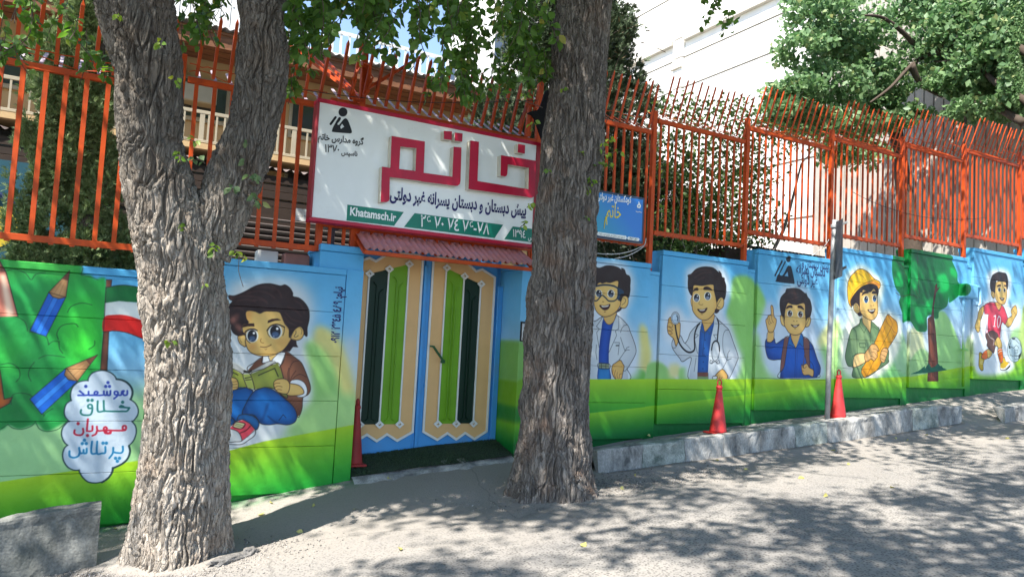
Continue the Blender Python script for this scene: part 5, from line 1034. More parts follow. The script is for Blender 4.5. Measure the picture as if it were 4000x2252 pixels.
ring = [(797, 437), (1112, 490), (1100, 785), (1370, 822), (1382, 538), (1457, 546), (1448, 860), (1441, 890), (1420, 908), (1395, 908), (1085, 868), (1065, 862), (780, 825), (777, 1035), (770, 1052), (752, 1060), (693, 1062), (706, 726), (785, 738)]
hole = [(880, 538), (868, 748), (1022, 768), (1030, 553)]
plate('raised_letter', [pl(S1, ring, LY), pl(S1, hole, LY)], LY, LD, [M_red, M_cream], sg)
kha = [(1540, 480), (1622, 492), (1608, 862), (2088, 940), (2092, 738), (1895, 706), (1890, 790), (1884, 812), (1868, 820), (1825, 812), (1830, 618), (2162, 672), (2150, 985), (2143, 1010), (2120, 1020), (1522, 938)]
plate('raised_letter', [pl(S1, kha, LY)], LY, LD, [M_red, M_cream], sg)
for q in ([(1290, 390), (1367, 395), (1365, 475), (1290, 468)], [(1395, 405), (1468, 415), (1463, 492), (1392, 482)], [(1990, 512), (2058, 525), (2055, 605), (1987, 592)]): plate('raised_dot', [pl(S1, q, LY)], LY, LD, [M_red, M_cream], sg)
EY = SY-.004
emb = []
def emblem(par):
    o = plate('emblem', [ell(338, 212, 42, 43, S1, EY)], EY, .003, [M_ink, M_ink], par)
    plate('emblem', [capsule((268, 262), (222, 325), 22, S1, EY)], EY, .003, [M_ink, M_ink], par)
    body = smooth_pts([(300, 262), (318, 266), (312, 290), (285, 325), (300, 333), (320, 310), (345, 280), (365, 272), (385, 290), (405, 340), (422, 395), (412, 412), (380, 412), (245, 400), (236, 385), (245, 355), (275, 300)], 4)
    plate('emblem', [pl(S1, body, EY), pl(S1, [(312, 352), (318, 372), (350, 350), (330, 322)], EY)], EY, .003, [M_ink, M_ink], par)
emblem(sg)
text('lettering', shape_ar('گروه مدارس خاتم'), (100, 468), (532, 520), EY, M_ink, sg, 1.3, .03, T=S1)
text('lettering', shape_ar('تاسیس')[::1], (322, 612), (474, 628), EY, M_ink, sg, 1.25, .03, T=S1); text('lettering', '۱۳۷۰', (165, 588), (300, 600), EY, M_ink, sg, 1.3, .012, T=S1)
text('lettering', shape_ar('پیش دبستان و دبستان پسرانه غیر دولتی'), (780, 1030), (2066, 1188), EY-.001, M_navy, sg, 1.75, .035, T=S1)
for q in ([(380, 1085), (912, 1155), (820, 1285), (372, 1235)], [(1015, 1165), (1850, 1275), (1770, 1400), (915, 1295)], [(1942, 1290), (2210, 1325), (2210, 1450), (1862, 1410)]): plate('green_band', [pl(S1, q, EY)], EY, .003, [M_green, M_green], sg)
EY2 = EY-.003
text('lettering', 'Khatamsch.ir', (403, 1183), (838, 1243), EY2, M_wht, sg, 1.25, .03, T=S1)
text('lettering', '۲۶ ۷۰ ۷٤ ۷۶-۷۸', (1068, 1290), (1717, 1368), EY2, M_wht, sg, 1.35, .012, T=S1)
text('lettering', '۱۳۹٤', (1940, 1385), (2062, 1400), EY2, M_wht, sg, 1.3, .012, T=S1); text('lettering', shape_ar('تاسیس'), (2085, 1412), (2205, 1430), EY2, M_wht, sg, 1.3, .028, T=S1)
# ---------------------------------------------------------------- small blue kindergarten sign
def gradmat():
    m, N, L, b = newmat('blue_print', .3, .5); tc = N.new('ShaderNodeTexCoord'); s = N.new('ShaderNodeSeparateXYZ'); L.new(tc.outputs['Generated'], s.inputs[0])
    a = N.new('ShaderNodeMath'); a.operation = 'MULTIPLY_ADD'; L.new(s.outputs['Z'], a.inputs[0]); a.inputs[1].default_value = .45; L.new(s.outputs['X'], a.inputs[2])
    r = N.new('ShaderNodeValToRGB'); r.color_ramp.elements[0].color = srgb((30, 150, 165)); r.color_ramp.elements[1].color = srgb((24, 112, 196)); r.color_ramp.elements[0].position = .3; r.color_ramp.elements[1].position = 1.
    L.new(a.outputs[0], r.inputs[0]); L.new(r.outputs[0], b.inputs['Base Color']); return m
BSY = -.02; B1S = (2000, 750, 1.933)
bs = thing('kindergarten_sign', 'small blue kindergarten sign with yellow lettering, hung on the fence right of the dark trunk', 'sign', (5.4, BSY, 3.2))
a_, b_ = W(2519, 773, BSY), W(2517, 952, BSY); bx1 = a_[0]; bz1, bz0 = a_[2], b_[2]; bx0 = bx1-1.12
MB().bbox(bx0, bx1, BSY, BSY+.06, bz0, bz1, .004).build('frame', mat('dark_blue_frame', (.03, .05, .09), .4), bs); MB().box(bx0+.015, bx1-.03, BSY-.003, BSY, bz0+.03, bz1-.03).build('face', gradmat(), bs)
text('lettering', shape_ar('کودکستان غیر دولتی'), (640, 52), (900, 82), BSY-.005, M_wht, bs, 1.8, .03, T=B1S)
text('lettering', shape_ar('خاتم'), (712, 188), (822, 200), BSY-.005, M_yel, bs, 1.9, .006, T=B1S)
MB().tube([tuple(W(2000+x/1.933, 750+y/1.933, BSY-.006)) for x, y in ((730, 178), (708, 190), (702, 220), (698, 250), (695, 278))], [.006, .008, .007, .005, .002], 6).build('lettering', M_yel, bs)
plate('caption_band', [pl(B1S, [(648, 300), (860, 330), (868, 345), (860, 358), (650, 326), (640, 312)], BSY-.005)], BSY-.005, .002, [M_face, M_face], bs); plate('caption_band', [pl(B1S, [(878, 336), (955, 346), (964, 356), (955, 370), (878, 360), (870, 347)], BSY-.005)], BSY-.005, .002, [M_face, M_face], bs)
text('lettering', shape_ar('با مجوز رسمی سازمان ملی تعلیم و تربیت کودک'), (655, 318), (852, 348), BSY-.008, M_ink, bs, 1.5, T=B1S); text('lettering', shape_ar('دوره دوم'), (888, 352), (945, 360), BSY-.008, M_ink, bs, 1.5, T=B1S)
dr = smooth_pts([(957, 70), (966, 88), (974, 104), (968, 120), (955, 122), (945, 112), (946, 98), (956, 88)], 4)
plate('logo_drop', [pl(B1S, dr, BSY-.005), pl(B1S, [(952, 104), (958, 112), (966, 104), (959, 96)], BSY-.005)], BSY-.005, .002, [M_wht, M_wht], bs)
MB().tube([tuple(W(2000+x/1.933, 750+y/1.933, BSY-.006)) for x, y in ((935, 145), (950, 152), (962, 148), (978, 155))], .004, 5).build('lettering', M_wht, bs)
# lettering painted on the walls
wt = [o for o in COL.objects if o.name.startswith('wall_section')]
boyw = [o for o in wt if 'reading a green book' in o['label']][0]; schw = [o for o in wt if 'schoolboy pointing' in o['label']][0]
text('painted_lettering', '۰۹۱۲ ۲۳٤۵ ٤۸۹ :'+shape_ar('نیام'), (625, 1138), (640, 715), -.003, M_navy, boyw, 1.6, .035, rot=True, T=(1000, 750, 1.933))
E3 = (2850, 850, 3.626)
for s_, p, q in (('پیش دبستان و', (1025, 690), (1400, 735)), ('دبستان پسرانه', (945, 780), (1352, 830)), ('غیر دولتی', (960, 925), (1245, 955))): text('painted_lettering', shape_ar(s_), p, q, -.003, M_navy, schw, 1.75, .014, T=E3)
# ---------------------------------------------------------------- traffic cones, street pole, cables, pipes
M_cone = mat('faded_red_plastic', (.52, .03, .03), .5, .15, 6, dirt=(.36, .05, .04), dscale=9, dlo=.5, dhi=.8, spec=.4); M_cone2 = mat('dull_dark_red_plastic', (.32, .03, .028), .6, .2, 6, dirt=(.18, .04, .03), dscale=9)
def cone(x, y, z, h, r, lab, m, ringed=True):
    t = thing('traffic_cone', lab, 'traffic cone', (x, y, z), 'red traffic cones along the wall')
    k = h/.72
    MB().bbox(x-r*1.2, x+r*1.2, y-r*1.2, y+r*1.2, z+.0, z+.022, .005).build('base', m, t)
    MB().lathe([(r, .02), (r*.97, .04), (r*.32, .56*k), (r*.31, .575*k), (r*.40, .59*k), (r*.40, .605*k), (r*.26, .625*k)], (x, y, z), 24).build('body', m, t, True)
    if ringed:
        P = [(x+.034*math.cos(a)*k, y, z+(.655+.045*math.sin(a))*k) for a in np.linspace(-1.0, math.pi+1.0, 14)]
        MB().tube(P, .009, 6).build('carrying_ring', m, t, True)
    else: MB().lathe([(r*.26, .62*k), (r*.24, .67*k), (r*.1, .69*k)], (x, y, z), 14).build('knob', m, t, True)
cone(6.66, -.47, ptop(6.66, -.47)-.01, .67, .105, 'glossy red traffic cone with a ring top on the pavement below the doctor mural', M_cone)
cone(8.86, -.47, ptop(8.86, -.47)-.01, .67, .105, 'red traffic cone just right of the street pole', M_cone)
cone(2.36, .20, zg(2.36, .20)+.05, .70, .085, 'dull dark red traffic cone in the shade at the left edge of the gate', M_cone2, False)
M_galv = mat('galvanised_steel', (.30, .31, .32), .5, .2, 6, dirt=(.50, .50, .48), dscale=4, dlo=.5, dhi=.7, metal=.3, bump=.1); M_back = mat('sign_back_grey', (.14, .15, .17), .6, .25, 5, dirt=(.24, .24, .25), dscale=8)
pp = thing('street_pole', 'grey galvanised street pole with a dark sign seen from behind', 'pole', (8.62, -.5, .85))
MB().tube([(8.60, -.5, .75), (8.615, -.5, 1.9), (8.64, -.5, 2.9), (8.67, -.5, 3.56)], .034, 14).build('pole', M_galv, pp, True)
a_, b_ = W(3293, 852, -.86), W(3291, 1078, -.86)
V = [(8.70, -.47, 3.53), (a_[0], -.86, a_[2]), (b_[0], -.86, b_[2]), (8.70, -.47, 2.74)]
MB().add(V+[(x+.012, y+.012, z) for x, y, z in V], [(0, 1, 2, 3), (7, 6, 5, 4), (0, 4, 5, 1), (1, 5, 6, 2), (2, 6, 7, 3), (3, 7, 4, 0)]).build('sign_plate', M_back, pp)
for z in (2.8, 3.45): MB().lathe([(.045, 0), (.047, .01), (.047, .035), (.045, .045)], (8.66, -.5, z), 16).build('clamp', M_galv, pp)
MB().bar((8.66, -.5, 2.82), (8.63, -.72, 2.9), .02, .03).bar((8.66, -.5, 3.47), (8.63, -.72, 3.5), .02, .03).build('bracket', M_galv, pp)
mt = thing('gas_meter', 'gas meter and pipe painted over with the mural, between painted tree and footballer', 'meter', (12.74, -.1, 2.7))
for o in (MB().bbox(12.45, 12.78, -.14, .03, 2.78, 3.02, .02).build('meter_body', M_mural, mt), MB().tube([(12.52, -.05, 2.95), (12.5, -.06, 2.3), (12.5, -.06, 1.32)], .022, 8).build('riser_pipe', M_mural, mt, True), MB().tube([(12.78, -.06, 3.0), (12.95, -.06, 3.0), (12.98, -.06, 2.95), (12.98, -.06, 2.72), (12.9, -.06, 2.68)], .02, 8).build('elbow_pipe', M_mural, mt, True), MB().lathe([(.05, 0), (.06, .03), (.03, .05)], (12.5, -.08, 1.9), 10).build('valve', M_mural, mt)): muv(o)
M_cab = mat('white_cable', (.5, .5, .48), .6); M_cabo = mat('orange_painted_cable', (.45, .09, .03), .6); M_cabd = mat('black_cable', (.02, .02, .02), .6)
def cable(name, pts, Y, r, m, lab, ys=None):
    P = smooth_pts([(a[0], a[1]) for a in pts], 6, False)
    o = MB().tube([tuple(W(x, y, Y)) for x, y in P], r, 5).build(name, m, None, True); tag(o, lab, 'cable')
cable('hanging_cable', [(2330, 989), (2370, 992), (2420, 990), (2470, 978), (2515, 958)], .06, .006, M_cab, 'white cable drooping under the blue sign, upper of the two')
cable('hanging_cable', [(2400, 1010), (2440, 1002), (2480, 985), (2515, 960), (2524, 930)], .05, .006, M_cab, 'white cable drooping under the blue sign, lower of the two')
cable('hanging_cable', [(2885, 960), (2905, 955), (2918, 930), (2920, 905), (2935, 905), (2955, 920), (2975, 955), (2990, 972)], .05, .006, M_cabo, 'thin orange cable looped round the post right of the doctor mural')
cable('hanging_cable', [(3172, 998), (3190, 985), (3210, 970), (3225, 955), (3238, 935)], .05, .006, M_cab, 'pale cable end hanging above the emblem mural, left of the street pole')
cable('sagging_wire', [(3330, 750), (3400, 785), (3470, 812), (3560, 838), (3650, 852), (3750, 857), (3850, 850)], .03, .004, M_cabd, 'thin dark wire sagging across the fence bars at the right')
cable('sagging_wire', [(1180, 350), (1350, 375), (1600, 398), (1850, 400), (2100, 392)], -.12, .004, M_cabd, 'thin dark wire running along the spikes above the white sign')
ct = smooth_pts([(2062, 441), (2085, 432), (2103, 428), (2118, 400), (2132, 357), (2150, 355), (2160, 400), (2160, 585), (2140, 575), (2122, 552), (2108, 515), (2092, 470), (2080, 450)], 3)
o = plate('hanging_cloth', [pl((0, 0, 1), ct, -.32)], -.32, .03, [mat('black_cloth', (.008, .008, .01), .9, .3, 20, bump=.5, bscale=12)]*2); tag(o, 'torn black cloth bag hanging between the white sign and the dark trunk', 'cloth')
# ---------------------------------------------------------------- street trees: trunks
def barkmat(name, c1, c2, dst, top=(3, 4.4, .5)):
    m, N, L, b = newmat(name, .95, .12); tc = N.new('ShaderNodeTexCoord'); O = tc.outputs['Object']
    wn_ = N.new('ShaderNodeTexNoise'); wn_.inputs['Scale'].default_value = 7; wn_.inputs['Detail'].default_value = 5; L.new(O, wn_.inputs[0])
    wm = N.new('ShaderNodeVectorMath'); wm.operation = 'MULTIPLY_ADD'; L.new(wn_.outputs['Color'], wm.inputs[0]); wm.inputs[1].default_value = (.07, .07, .16); L.new(O, wm.inputs[2])
    mp = N.new('ShaderNodeMapping'); mp.inputs['Scale'].default_value = (1, 1, .17); L.new(wm.outputs[0], mp.inputs[0])
    v = N.new('ShaderNodeTexVoronoi'); v.inputs['Scale'].default_value = 34; L.new(mp.outputs[0], v.inputs[0])
    ve = N.new('ShaderNodeTexVoronoi'); ve.feature = 'DISTANCE_TO_EDGE'; ve.inputs['Scale'].default_value = 34; L.new(mp.outputs[0], ve.inputs[0])
    n = N.new('ShaderNodeTexNoise'); n.inputs['Scale'].default_value = 60; n.inputs['Detail'].default_value = 10; n.inputs['Roughness'].default_value = .8; L.new(mp.outputs[0], n.inputs[0])
    n2 = N.new('ShaderNodeTexNoise'); n2.inputs['Scale'].default_value = 2.6; n2.inputs['Detail'].default_value = 7; n2.inputs['Roughness'].default_value = .65; L.new(O, n2.inputs[0])
    sp = N.new('ShaderNodeSeparateXYZ'); L.new(v.outputs['Color'], sp.inputs[0])
    a = N.new('ShaderNodeMath'); a.operation = 'MULTIPLY_ADD'; L.new(sp.outputs[0], a.inputs[0]); a.inputs[1].default_value = .45; L.new(n.outputs[0], a.inputs[2])
    r = N.new('ShaderNodeValToRGB'); r.color_ramp.elements[0].position = .42; r.color_ramp.elements[1].position = 1.; r.color_ramp.elements[0].color = c1+(1,); r.color_ramp.elements[1].color = c2+(1,); L.new(a.outputs[0], r.inputs[0])
    r2 = N.new('ShaderNodeValToRGB'); r2.color_ramp.elements[0].position = .52; r2.color_ramp.elements[1].position = .68; L.new(n2.outputs[0], r2.inputs[0])
    mx = N.new('ShaderNodeMixRGB'); L.new(r2.outputs[0], mx.inputs[0]); L.new(r.outputs[0], mx.inputs[1]); mx.inputs[2].default_value = dst+(1,)
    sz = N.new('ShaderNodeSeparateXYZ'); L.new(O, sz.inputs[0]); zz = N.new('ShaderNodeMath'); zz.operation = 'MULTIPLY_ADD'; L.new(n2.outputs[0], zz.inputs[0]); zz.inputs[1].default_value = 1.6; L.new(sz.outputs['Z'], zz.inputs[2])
    zr = N.new('ShaderNodeMapRange'); zr.inputs[1].default_value = top[0]; zr.inputs[2].default_value = top[1]; zr.inputs[3].default_value = 1; zr.inputs[4].default_value = top[2]; L.new(zz.outputs[0], zr.inputs[0])  # upper trunk's shade painted in, colour darkening with height
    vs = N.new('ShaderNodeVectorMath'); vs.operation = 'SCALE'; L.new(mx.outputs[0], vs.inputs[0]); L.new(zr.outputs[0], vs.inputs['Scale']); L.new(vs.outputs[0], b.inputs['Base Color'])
    e = N.new('ShaderNodeMapRange'); e.inputs[1].default_value = 0; e.inputs[2].default_value = .12; e.inputs[3].default_value = 0; e.inputs[4].default_value = 1; L.new(ve.outputs['Distance'], e.inputs[0])
    h = N.new('ShaderNodeMath'); h.operation = 'MULTIPLY_ADD'; L.new(sp.outputs[1], h.inputs[0]); h.inputs[1].default_value = .6; L.new(e.outputs[0], h.inputs[2])
    h2 = N.new('ShaderNodeMath'); h2.operation = 'MULTIPLY_ADD'; L.new(n.outputs[0], h2.inputs[0]); h2.inputs[1].default_value = 1.3; L.new(h.outputs[0], h2.inputs[2])
    bp = N.new('ShaderNodeBump'); bp.inputs['Strength'].default_value = 1.; bp.inputs['Distance'].default_value = .012; L.new(h2.outputs[0], bp.inputs['Height']); L.new(bp.outputs[0], b.inputs['Normal']); return m
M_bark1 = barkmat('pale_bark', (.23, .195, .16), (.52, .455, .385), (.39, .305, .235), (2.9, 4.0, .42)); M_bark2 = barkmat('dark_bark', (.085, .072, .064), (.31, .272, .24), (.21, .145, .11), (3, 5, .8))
def interp_edge(E, y): E = sorted(E, key=lambda p: p[1]); return float(np.interp(y, [p[1] for p in E], [p[0] for p in E]))
def bark_tube(axis, rad, nu, nv, seed, amp=.03, bumps=(), root=None):
    """axis: list of 3-D points, rad: radii; displaced, furrowed tube"""
    A = np.array(axis); Rr = np.array(rad); s = np.concatenate([[0], np.cumsum(np.linalg.norm(np.diff(A, axis=0), axis=1))])
    t = np.linspace(0, s[-1], nv); C = np.stack([np.interp(t, s, A[:, k]) for k in range(3)], 1); r = np.interp(t, s, Rr)
    for _ in range(max(2, nv//60)): C[1:-1] = (C[:-2]+2*C[1:-1]+C[2:])/4; r[1:-1] = (r[:-2]+2*r[1:-1]+r[2:])/4
    T = np.gradient(C, axis=0); T /= np.linalg.norm(T, axis=1)[:, None]
    X = np.cross(T, [0, 1, 0]); X /= np.linalg.norm(X, axis=1)[:, None]; Yv = np.cross(T, X)
    kf = int(nu*.74); ha = 1.75; back = math.atan2(0, 1); ang0 = math.pi*.5
    cdir = np.array([-.25, -1, 0]); a0 = math.atan2(float(np.dot(Yv[nv//3], cdir)), float(np.dot(X[nv//3], cdir)))
    th = a0+np.concatenate([np.linspace(-ha, ha, kf, endpoint=False), np.linspace(ha, 2*math.pi-ha, nu-kf, endpoint=False)]); D = X[:, None]*np.cos(th)[None, :, None]+Yv[:, None]*np.sin(th)[None, :, None]
    P = (C[:, None]+D*r[:, None, None]).reshape(-1, 3)
    Q = P+seed*7.3
    big = pn(Q*np.array([2.2, 2.2, 1.1]))
    w = np.stack([pn(Q*5), pn(Q*5+31), pn(Q*5+57)*0], 1)*.035
    q = (Q+w)*np.array([17, 17, 2.5]); f1 = pn(q); f2 = pn(q*np.array([2.3, 2.3, 2.6])+9); f3 = pn(Q*np.array([70, 70, 22])); f4 = pn(Q*np.array([130, 130, 70])+3)
    sst = lambda v, lo, hi: (lambda k: k*k*(3-2*k))(np.clip((v-lo)/(hi-lo), 0, 1))
    f5 = pn(q*np.array([1, 1, .9])+np.array([40, 3, 8]))
    gr = np.minimum(sst(np.abs(f1), .02, .22), sst(np.abs(f5), .0, .14)*.6+.4)
    d = amp*(gr*1.25+sst(np.abs(f2), .0, .25)*.42-1.35)+amp*.26*f3+amp*.15*f4+big*.022*(r.mean()/.25)+amp*.35*pn(q*.6+91)
    lump = np.clip(pn(Q*3.1+77)-.3, 0, 1)*.045*(r.mean()/.25); d = d+lump
    for c, br_, bh in bumps: d = d+bh*np.exp(-((P-np.array(c))**2).sum(1)/br_**2)*(1+.5*pn(Q*14))
    if root is not None:
        tt = np.tile(th, nv); d = d+.055*np.exp(-np.maximum(P[:, 2]-root, 0)/.16)*(.45+.55*np.sin(tt*5+1.3*np.sin(tt*2)+seed))
    Dn = D.reshape(-1, 3); P = P+Dn*d[:, None]
    i = np.arange(nv*nu).reshape(nv, nu); j = np.roll(i, -1, 1)
    F = np.stack([i[:-1].ravel(), j[:-1].ravel(), j[1:].ravel(), i[1:].ravel()], 1); return P, F
def outline_axis(LE, RE, ys, Y0, lean=0.):
    ax, rd = [], []; Y = Y0
    for y in ys:
        a, b_ = ray(interp_edge(LE, y), y), ray(interp_edge(RE, y), y); a /= np.linalg.norm(a); b_ /= np.linalg.norm(b_)
        m = a+b_; m /= np.linalg.norm(m); k = (Y-CAM[1])/m[1]; Y = Y0+lean*max(0, CAM[2]+m[2]*k); k = (Y-CAM[1])/m[1]; ax.append(CAM+m*k); rd.append(k*math.sin(math.acos(min(1, float(a@b_)))/2))
    return ax, rd
def merge(parts):
    V, F, b = [], [], 0
    for P, f in parts: V.append(P); F.append(f+b); b += len(P)
    return np.concatenate(V), np.concatenate(F)
def limb(p0, d, L, r0, seed, n=9, up=.12):
    """gently wandering limb, returns axis, radii"""
    r = random.Random(seed); p = Vector(p0); d = Vector(d).normalized(); P = [p.copy()]; R_l = [r0]
    for k in range(n):
        d = (d+Vector((r.uniform(-.28, .28), r.uniform(-.28, .28), r.uniform(-.15, .2)+up*.3))).normalized(); p = p+d*L/n; P.append(p.copy()); R_l.append(max(.006, r0*(1-(k+1)/n*.9)))
    return [tuple(q) for q in P], R_l
TY1, TY2 = -1.0, -1.12
# forked tree
L1 = [(372, 0), (350, -300), (450, 290), (445, 400), (488, 750), (505, 850), (512, 905), (538, 1040), (569, 1370), (566, 1500), (548, 1795), (522, 2000), (486, 2188), (478, 2260)]
R1 = [(672, 0), (650, -300), (693, 180), (724, 440), (719, 570), (738, 660), (762, 740), (790, 830), (825, 930), (862, 1020), (888, 1112), (897, 1267), (902, 1500), (896, 1760), (890, 2017), (892, 2120), (900, 2260)]
ax, rd = outline_axis(L1, R1, [2270, 2180, 2080, 2000, 1800, 1600, 1400, 1200, 1050, 950, 860, 780, 700, 600, 500, 400, 280, 150, 0, -150, -300], TY1, -.12)
ax[0] = ax[0]+np.array([0, 0, -.15]); SPT = lambda x, y: W(x, y, TY1-.27-.12*max(0, W(x, y, TY1)[2]))
bumps1 = [(SPT(840, 1045), .07, .06), (SPT(590, 890), .09, .045), (SPT(670, 1180), .08, .035), (SPT(640, 960), .06, .03), (SPT(610, 560), .07, .035), (SPT(700, 1330), .05, .03), (SPT(560, 1250), .06, .03)]
parts = [bark_tube(ax, rd, 300, 640, 1, .026, bumps1, -.05)]
topA = ax[-1]; rA = rd[-1]
L2 = [(930, -250), (925, 0), (941, 78), (930, 200), (915, 300), (910, 388), (880, 517), (830, 620), (790, 730), (735, 850), (700, 1000)]
R2 = [(1130, -250), (1111, 0), (1103, 78), (1130, 191), (1124, 310), (1098, 440), (1057, 595), (1000, 745), (958, 850), (910, 960), (860, 1100)]
ax2, rd2 = outline_axis(L2, R2, [1000, 950, 890, 820, 740, 620, 517, 388, 300, 200, 78, 0, -120, -250], TY1, -.12)
parts.append(bark_tube(ax2, rd2, 230, 380, 2, .025))
topB = ax2[-1]; rB = rd2[-1]
tr1 = thing('forked_tree', 'pale thick forked tree trunk with deeply furrowed bark, nearest the camera', 'tree', tuple(ax[1]))
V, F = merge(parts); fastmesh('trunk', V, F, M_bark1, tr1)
# small burls and a sawn stub on the trunk
bm = MB()
for x, y, r in ((835, 1045, .05), (585, 880, .05), (660, 1180, .04), (860, 1030, .035)):
    p = W(x, y, TY1-.2); rr = random.Random(x)
    bm.lathe([(r*.3, -r*.8), (r*.9, -r*.4), (r, .0), (r*.75, r*.5), (r*.3, r*.8)], tuple(p), 9)
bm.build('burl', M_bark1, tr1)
# dark upright tree
L3 = [(2190, -250), (2181, 0), (2155, 155), (2150, 259), (2155, 320), (2129, 465), (2111, 700), (2093, 780), (2078, 905), (2083, 1060), (2057, 1190), (2049, 1319), (2047, 1500), (2031, 1707), (2015, 1820), (1996, 1910), (1984, 1970)]
R3 = [(2400, -250), (2390, 0), (2383, 103), (2365, 233), (2357, 414), (2357, 620), (2336, 750), (2326, 880), (2336, 1003), (2318, 1112), (2310, 1319), (2306, 1500), (2305, 1707), (2312, 1862), (2330, 1920), (2345, 1990)]
ax3, rd3 = outline_axis(L3, R3, [2010, 1950, 1900, 1820, 1700, 1500, 1300, 1190, 1060, 900, 780, 700, 560, 414, 300, 200, 100, 0, -120, -250], TY2)
ax3[0] = ax3[0]+np.array([0, 0, -.15])
tr2 = thing('upright_tree', 'dark straight tree trunk standing in the street before the gate', 'tree', tuple(ax3[1]))
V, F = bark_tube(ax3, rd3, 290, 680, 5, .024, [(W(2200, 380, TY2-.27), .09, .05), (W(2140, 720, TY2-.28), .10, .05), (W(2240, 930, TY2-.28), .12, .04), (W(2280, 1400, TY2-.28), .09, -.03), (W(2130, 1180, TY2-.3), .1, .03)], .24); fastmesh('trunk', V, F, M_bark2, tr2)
top3 = ax3[-1]; r3 = rd3[-1]
# ---------------------------------------------------------------- leaves
def leaves(C, N_dir, size, rs, kind='oval', aspect=.62):
    """C (n,3) centres; N_dir (n,3) blade axis; returns V, F: folded leaf of 4 triangles (6 points)"""
    n = len(C); A = N_dir/np.linalg.norm(N_dir, axis=1)[:, None]; B = np.cross(A, rs.randn(n, 3)); B /= np.linalg.norm(B, axis=1)[:, None]; Nn = np.cross(A, B)
    s = size[:, None] if np.ndim(size) else np.full((n, 1), size); w = s*aspect*.5
    if kind == 'quad':
        P = np.stack([C-A*s*.5, C+B*w+Nn*w*.25, C+A*s*.5, C-B*w+Nn*w*.25], 1); f = np.array([[0, 1, 2], [0, 2, 3]]); k = 4
    else:
        P = np.stack([C-A*s*.5, C-A*s*.22+B*w*.85+Nn*w*.25, C+A*s*.12+B*w*.8+Nn*w*.25, C+A*s*.5-Nn*s*.08, C+A*s*.12-B*w*.8+Nn*w*.25, C-A*s*.22-B*w*.85+Nn*w*.25], 1)
        f = np.array([[0, 1, 2], [0, 2, 3], [0, 3, 4], [0, 4, 5]]); k = 6
    F = (f[None]+np.arange(n)[:, None, None]*k).reshape(-1, 3); return P.reshape(-1, 3), F
M_leaf = leafmat('elm_leaf', (.055, .115, .022), (.12, .22, .045), (.28, .26, .05), .45); M_leafp = leafmat('pale_leaf', (.09, .15, .06), (.17, .24, .11), (.30, .32, .12), .35); M_twig = mat('twig', (.075, .055, .042), .9, .2, 20)
M_leafs = leafmat('sprout_leaf', (.10, .20, .03), (.25, .34, .05), (.40, .40, .06), .4)
def inpoly(x, y, P):
    c = np.zeros(np.shape(x), bool); n = len(P)
    for i in range(n):
        (x1, y1), (x2, y2) = P[i], P[(i+1) % n]
        if y1 == y2: continue
        k = ((y1 > y) != (y2 > y)) & (x < (x2-x1)*(y-y1)/(y2-y1)+x1); c ^= k
    return c
# how closely the street crown is leafed, by where its shade falls (0 open .. 1 dense); later entries win
SHADE = [([(-900, -900), (5000, -900), (5000, 2700), (-900, 2700)], .62),
    ([(-900, -900), (1100, -900), (1100, 1000), (-900, 1000)], .16),
    ([(0, 1000), (560, 1050), (560, 2000), (0, 2050)], .50), ([(880, 1000), (1420, 1040), (1380, 1880), (880, 1960)], .52), ([(880, 1600), (1200, 1620), (1180, 1900), (880, 1950)], .03), ([(880, 1100), (1000, 1100), (1000, 1500), (880, 1560)], .2),
    ([(1210, 370), (2160, 560), (2160, 960), (1210, 880)], .62), ([(1400, 940), (2100, 1000), (2080, 1800), (1400, 1860)], 1.), ([(2320, 980), (2920, 1000), (2910, 1700), (2310, 1740)], .75),
    ([(2340, 100), (3200, 100), (3200, 980), (2340, 1000)], .78), ([(3200, 200), (3560, 300), (3560, 980), (3200, 980)], .6), ([(2920, 1000), (3260, 1000), (3260, 1640), (2910, 1660)], .55), ([(3260, 960), (4100, 960), (4100, 1540), (3260, 1620)], .34), ([(3500, 300), (4200, 300), (4200, 1000), (3500, 1000)], .25),
    ([(-400, 1990), (250, 1960), (400, 1990), (400, 2300), (-400, 2300)], .55),
    ([(520, 2150), (870, 2190), (900, 1960), (1100, 1900), (1420, 1960), (1900, 2000), (1800, 2130), (1250, 2400), (300, 2400)], .03), ([(1000, 1905), (1400, 1850), (1700, 1860), (1560, 1945), (1350, 1960), (1100, 1990)], .2),
    ([(1380, 1840), (2100, 1780), (2330, 1850), (2400, 2010), (2000, 2080), (1700, 1990), (1650, 1900)], .95), ([(1450, 2150), (1800, 2060), (2600, 2080), (2500, 2300), (1300, 2400)], .35),
    ([(2350, 1860), (2700, 1830), (3050, 1800), (3700, 1700), (4100, 1660), (4100, 1800), (3500, 1950), (2900, 2010), (2450, 2010)], .18), ([(2350, 1850), (2650, 1830), (2650, 1930), (2350, 1960)], .55), ([(2300, 1740), (2900, 1690), (2900, 1780), (2320, 1850)], .6), ([(1400, 880), (2090, 940), (2090, 1055), (1400, 985)], .3), ([(2900, 1660), (4000, 1520), (4000, 1640), (2900, 1780)], .38),
    ([(2600, 2020), (3300, 1960), (4200, 1850), (4200, 2400), (2500, 2400)], .36), ([(1980, 2090), (2500, 1960), (3200, 1890), (3350, 2040), (2750, 2260), (2000, 2250)], .13), ([(3300, 2060), (4200, 1950), (4200, 2400), (3200, 2400)], .6)]
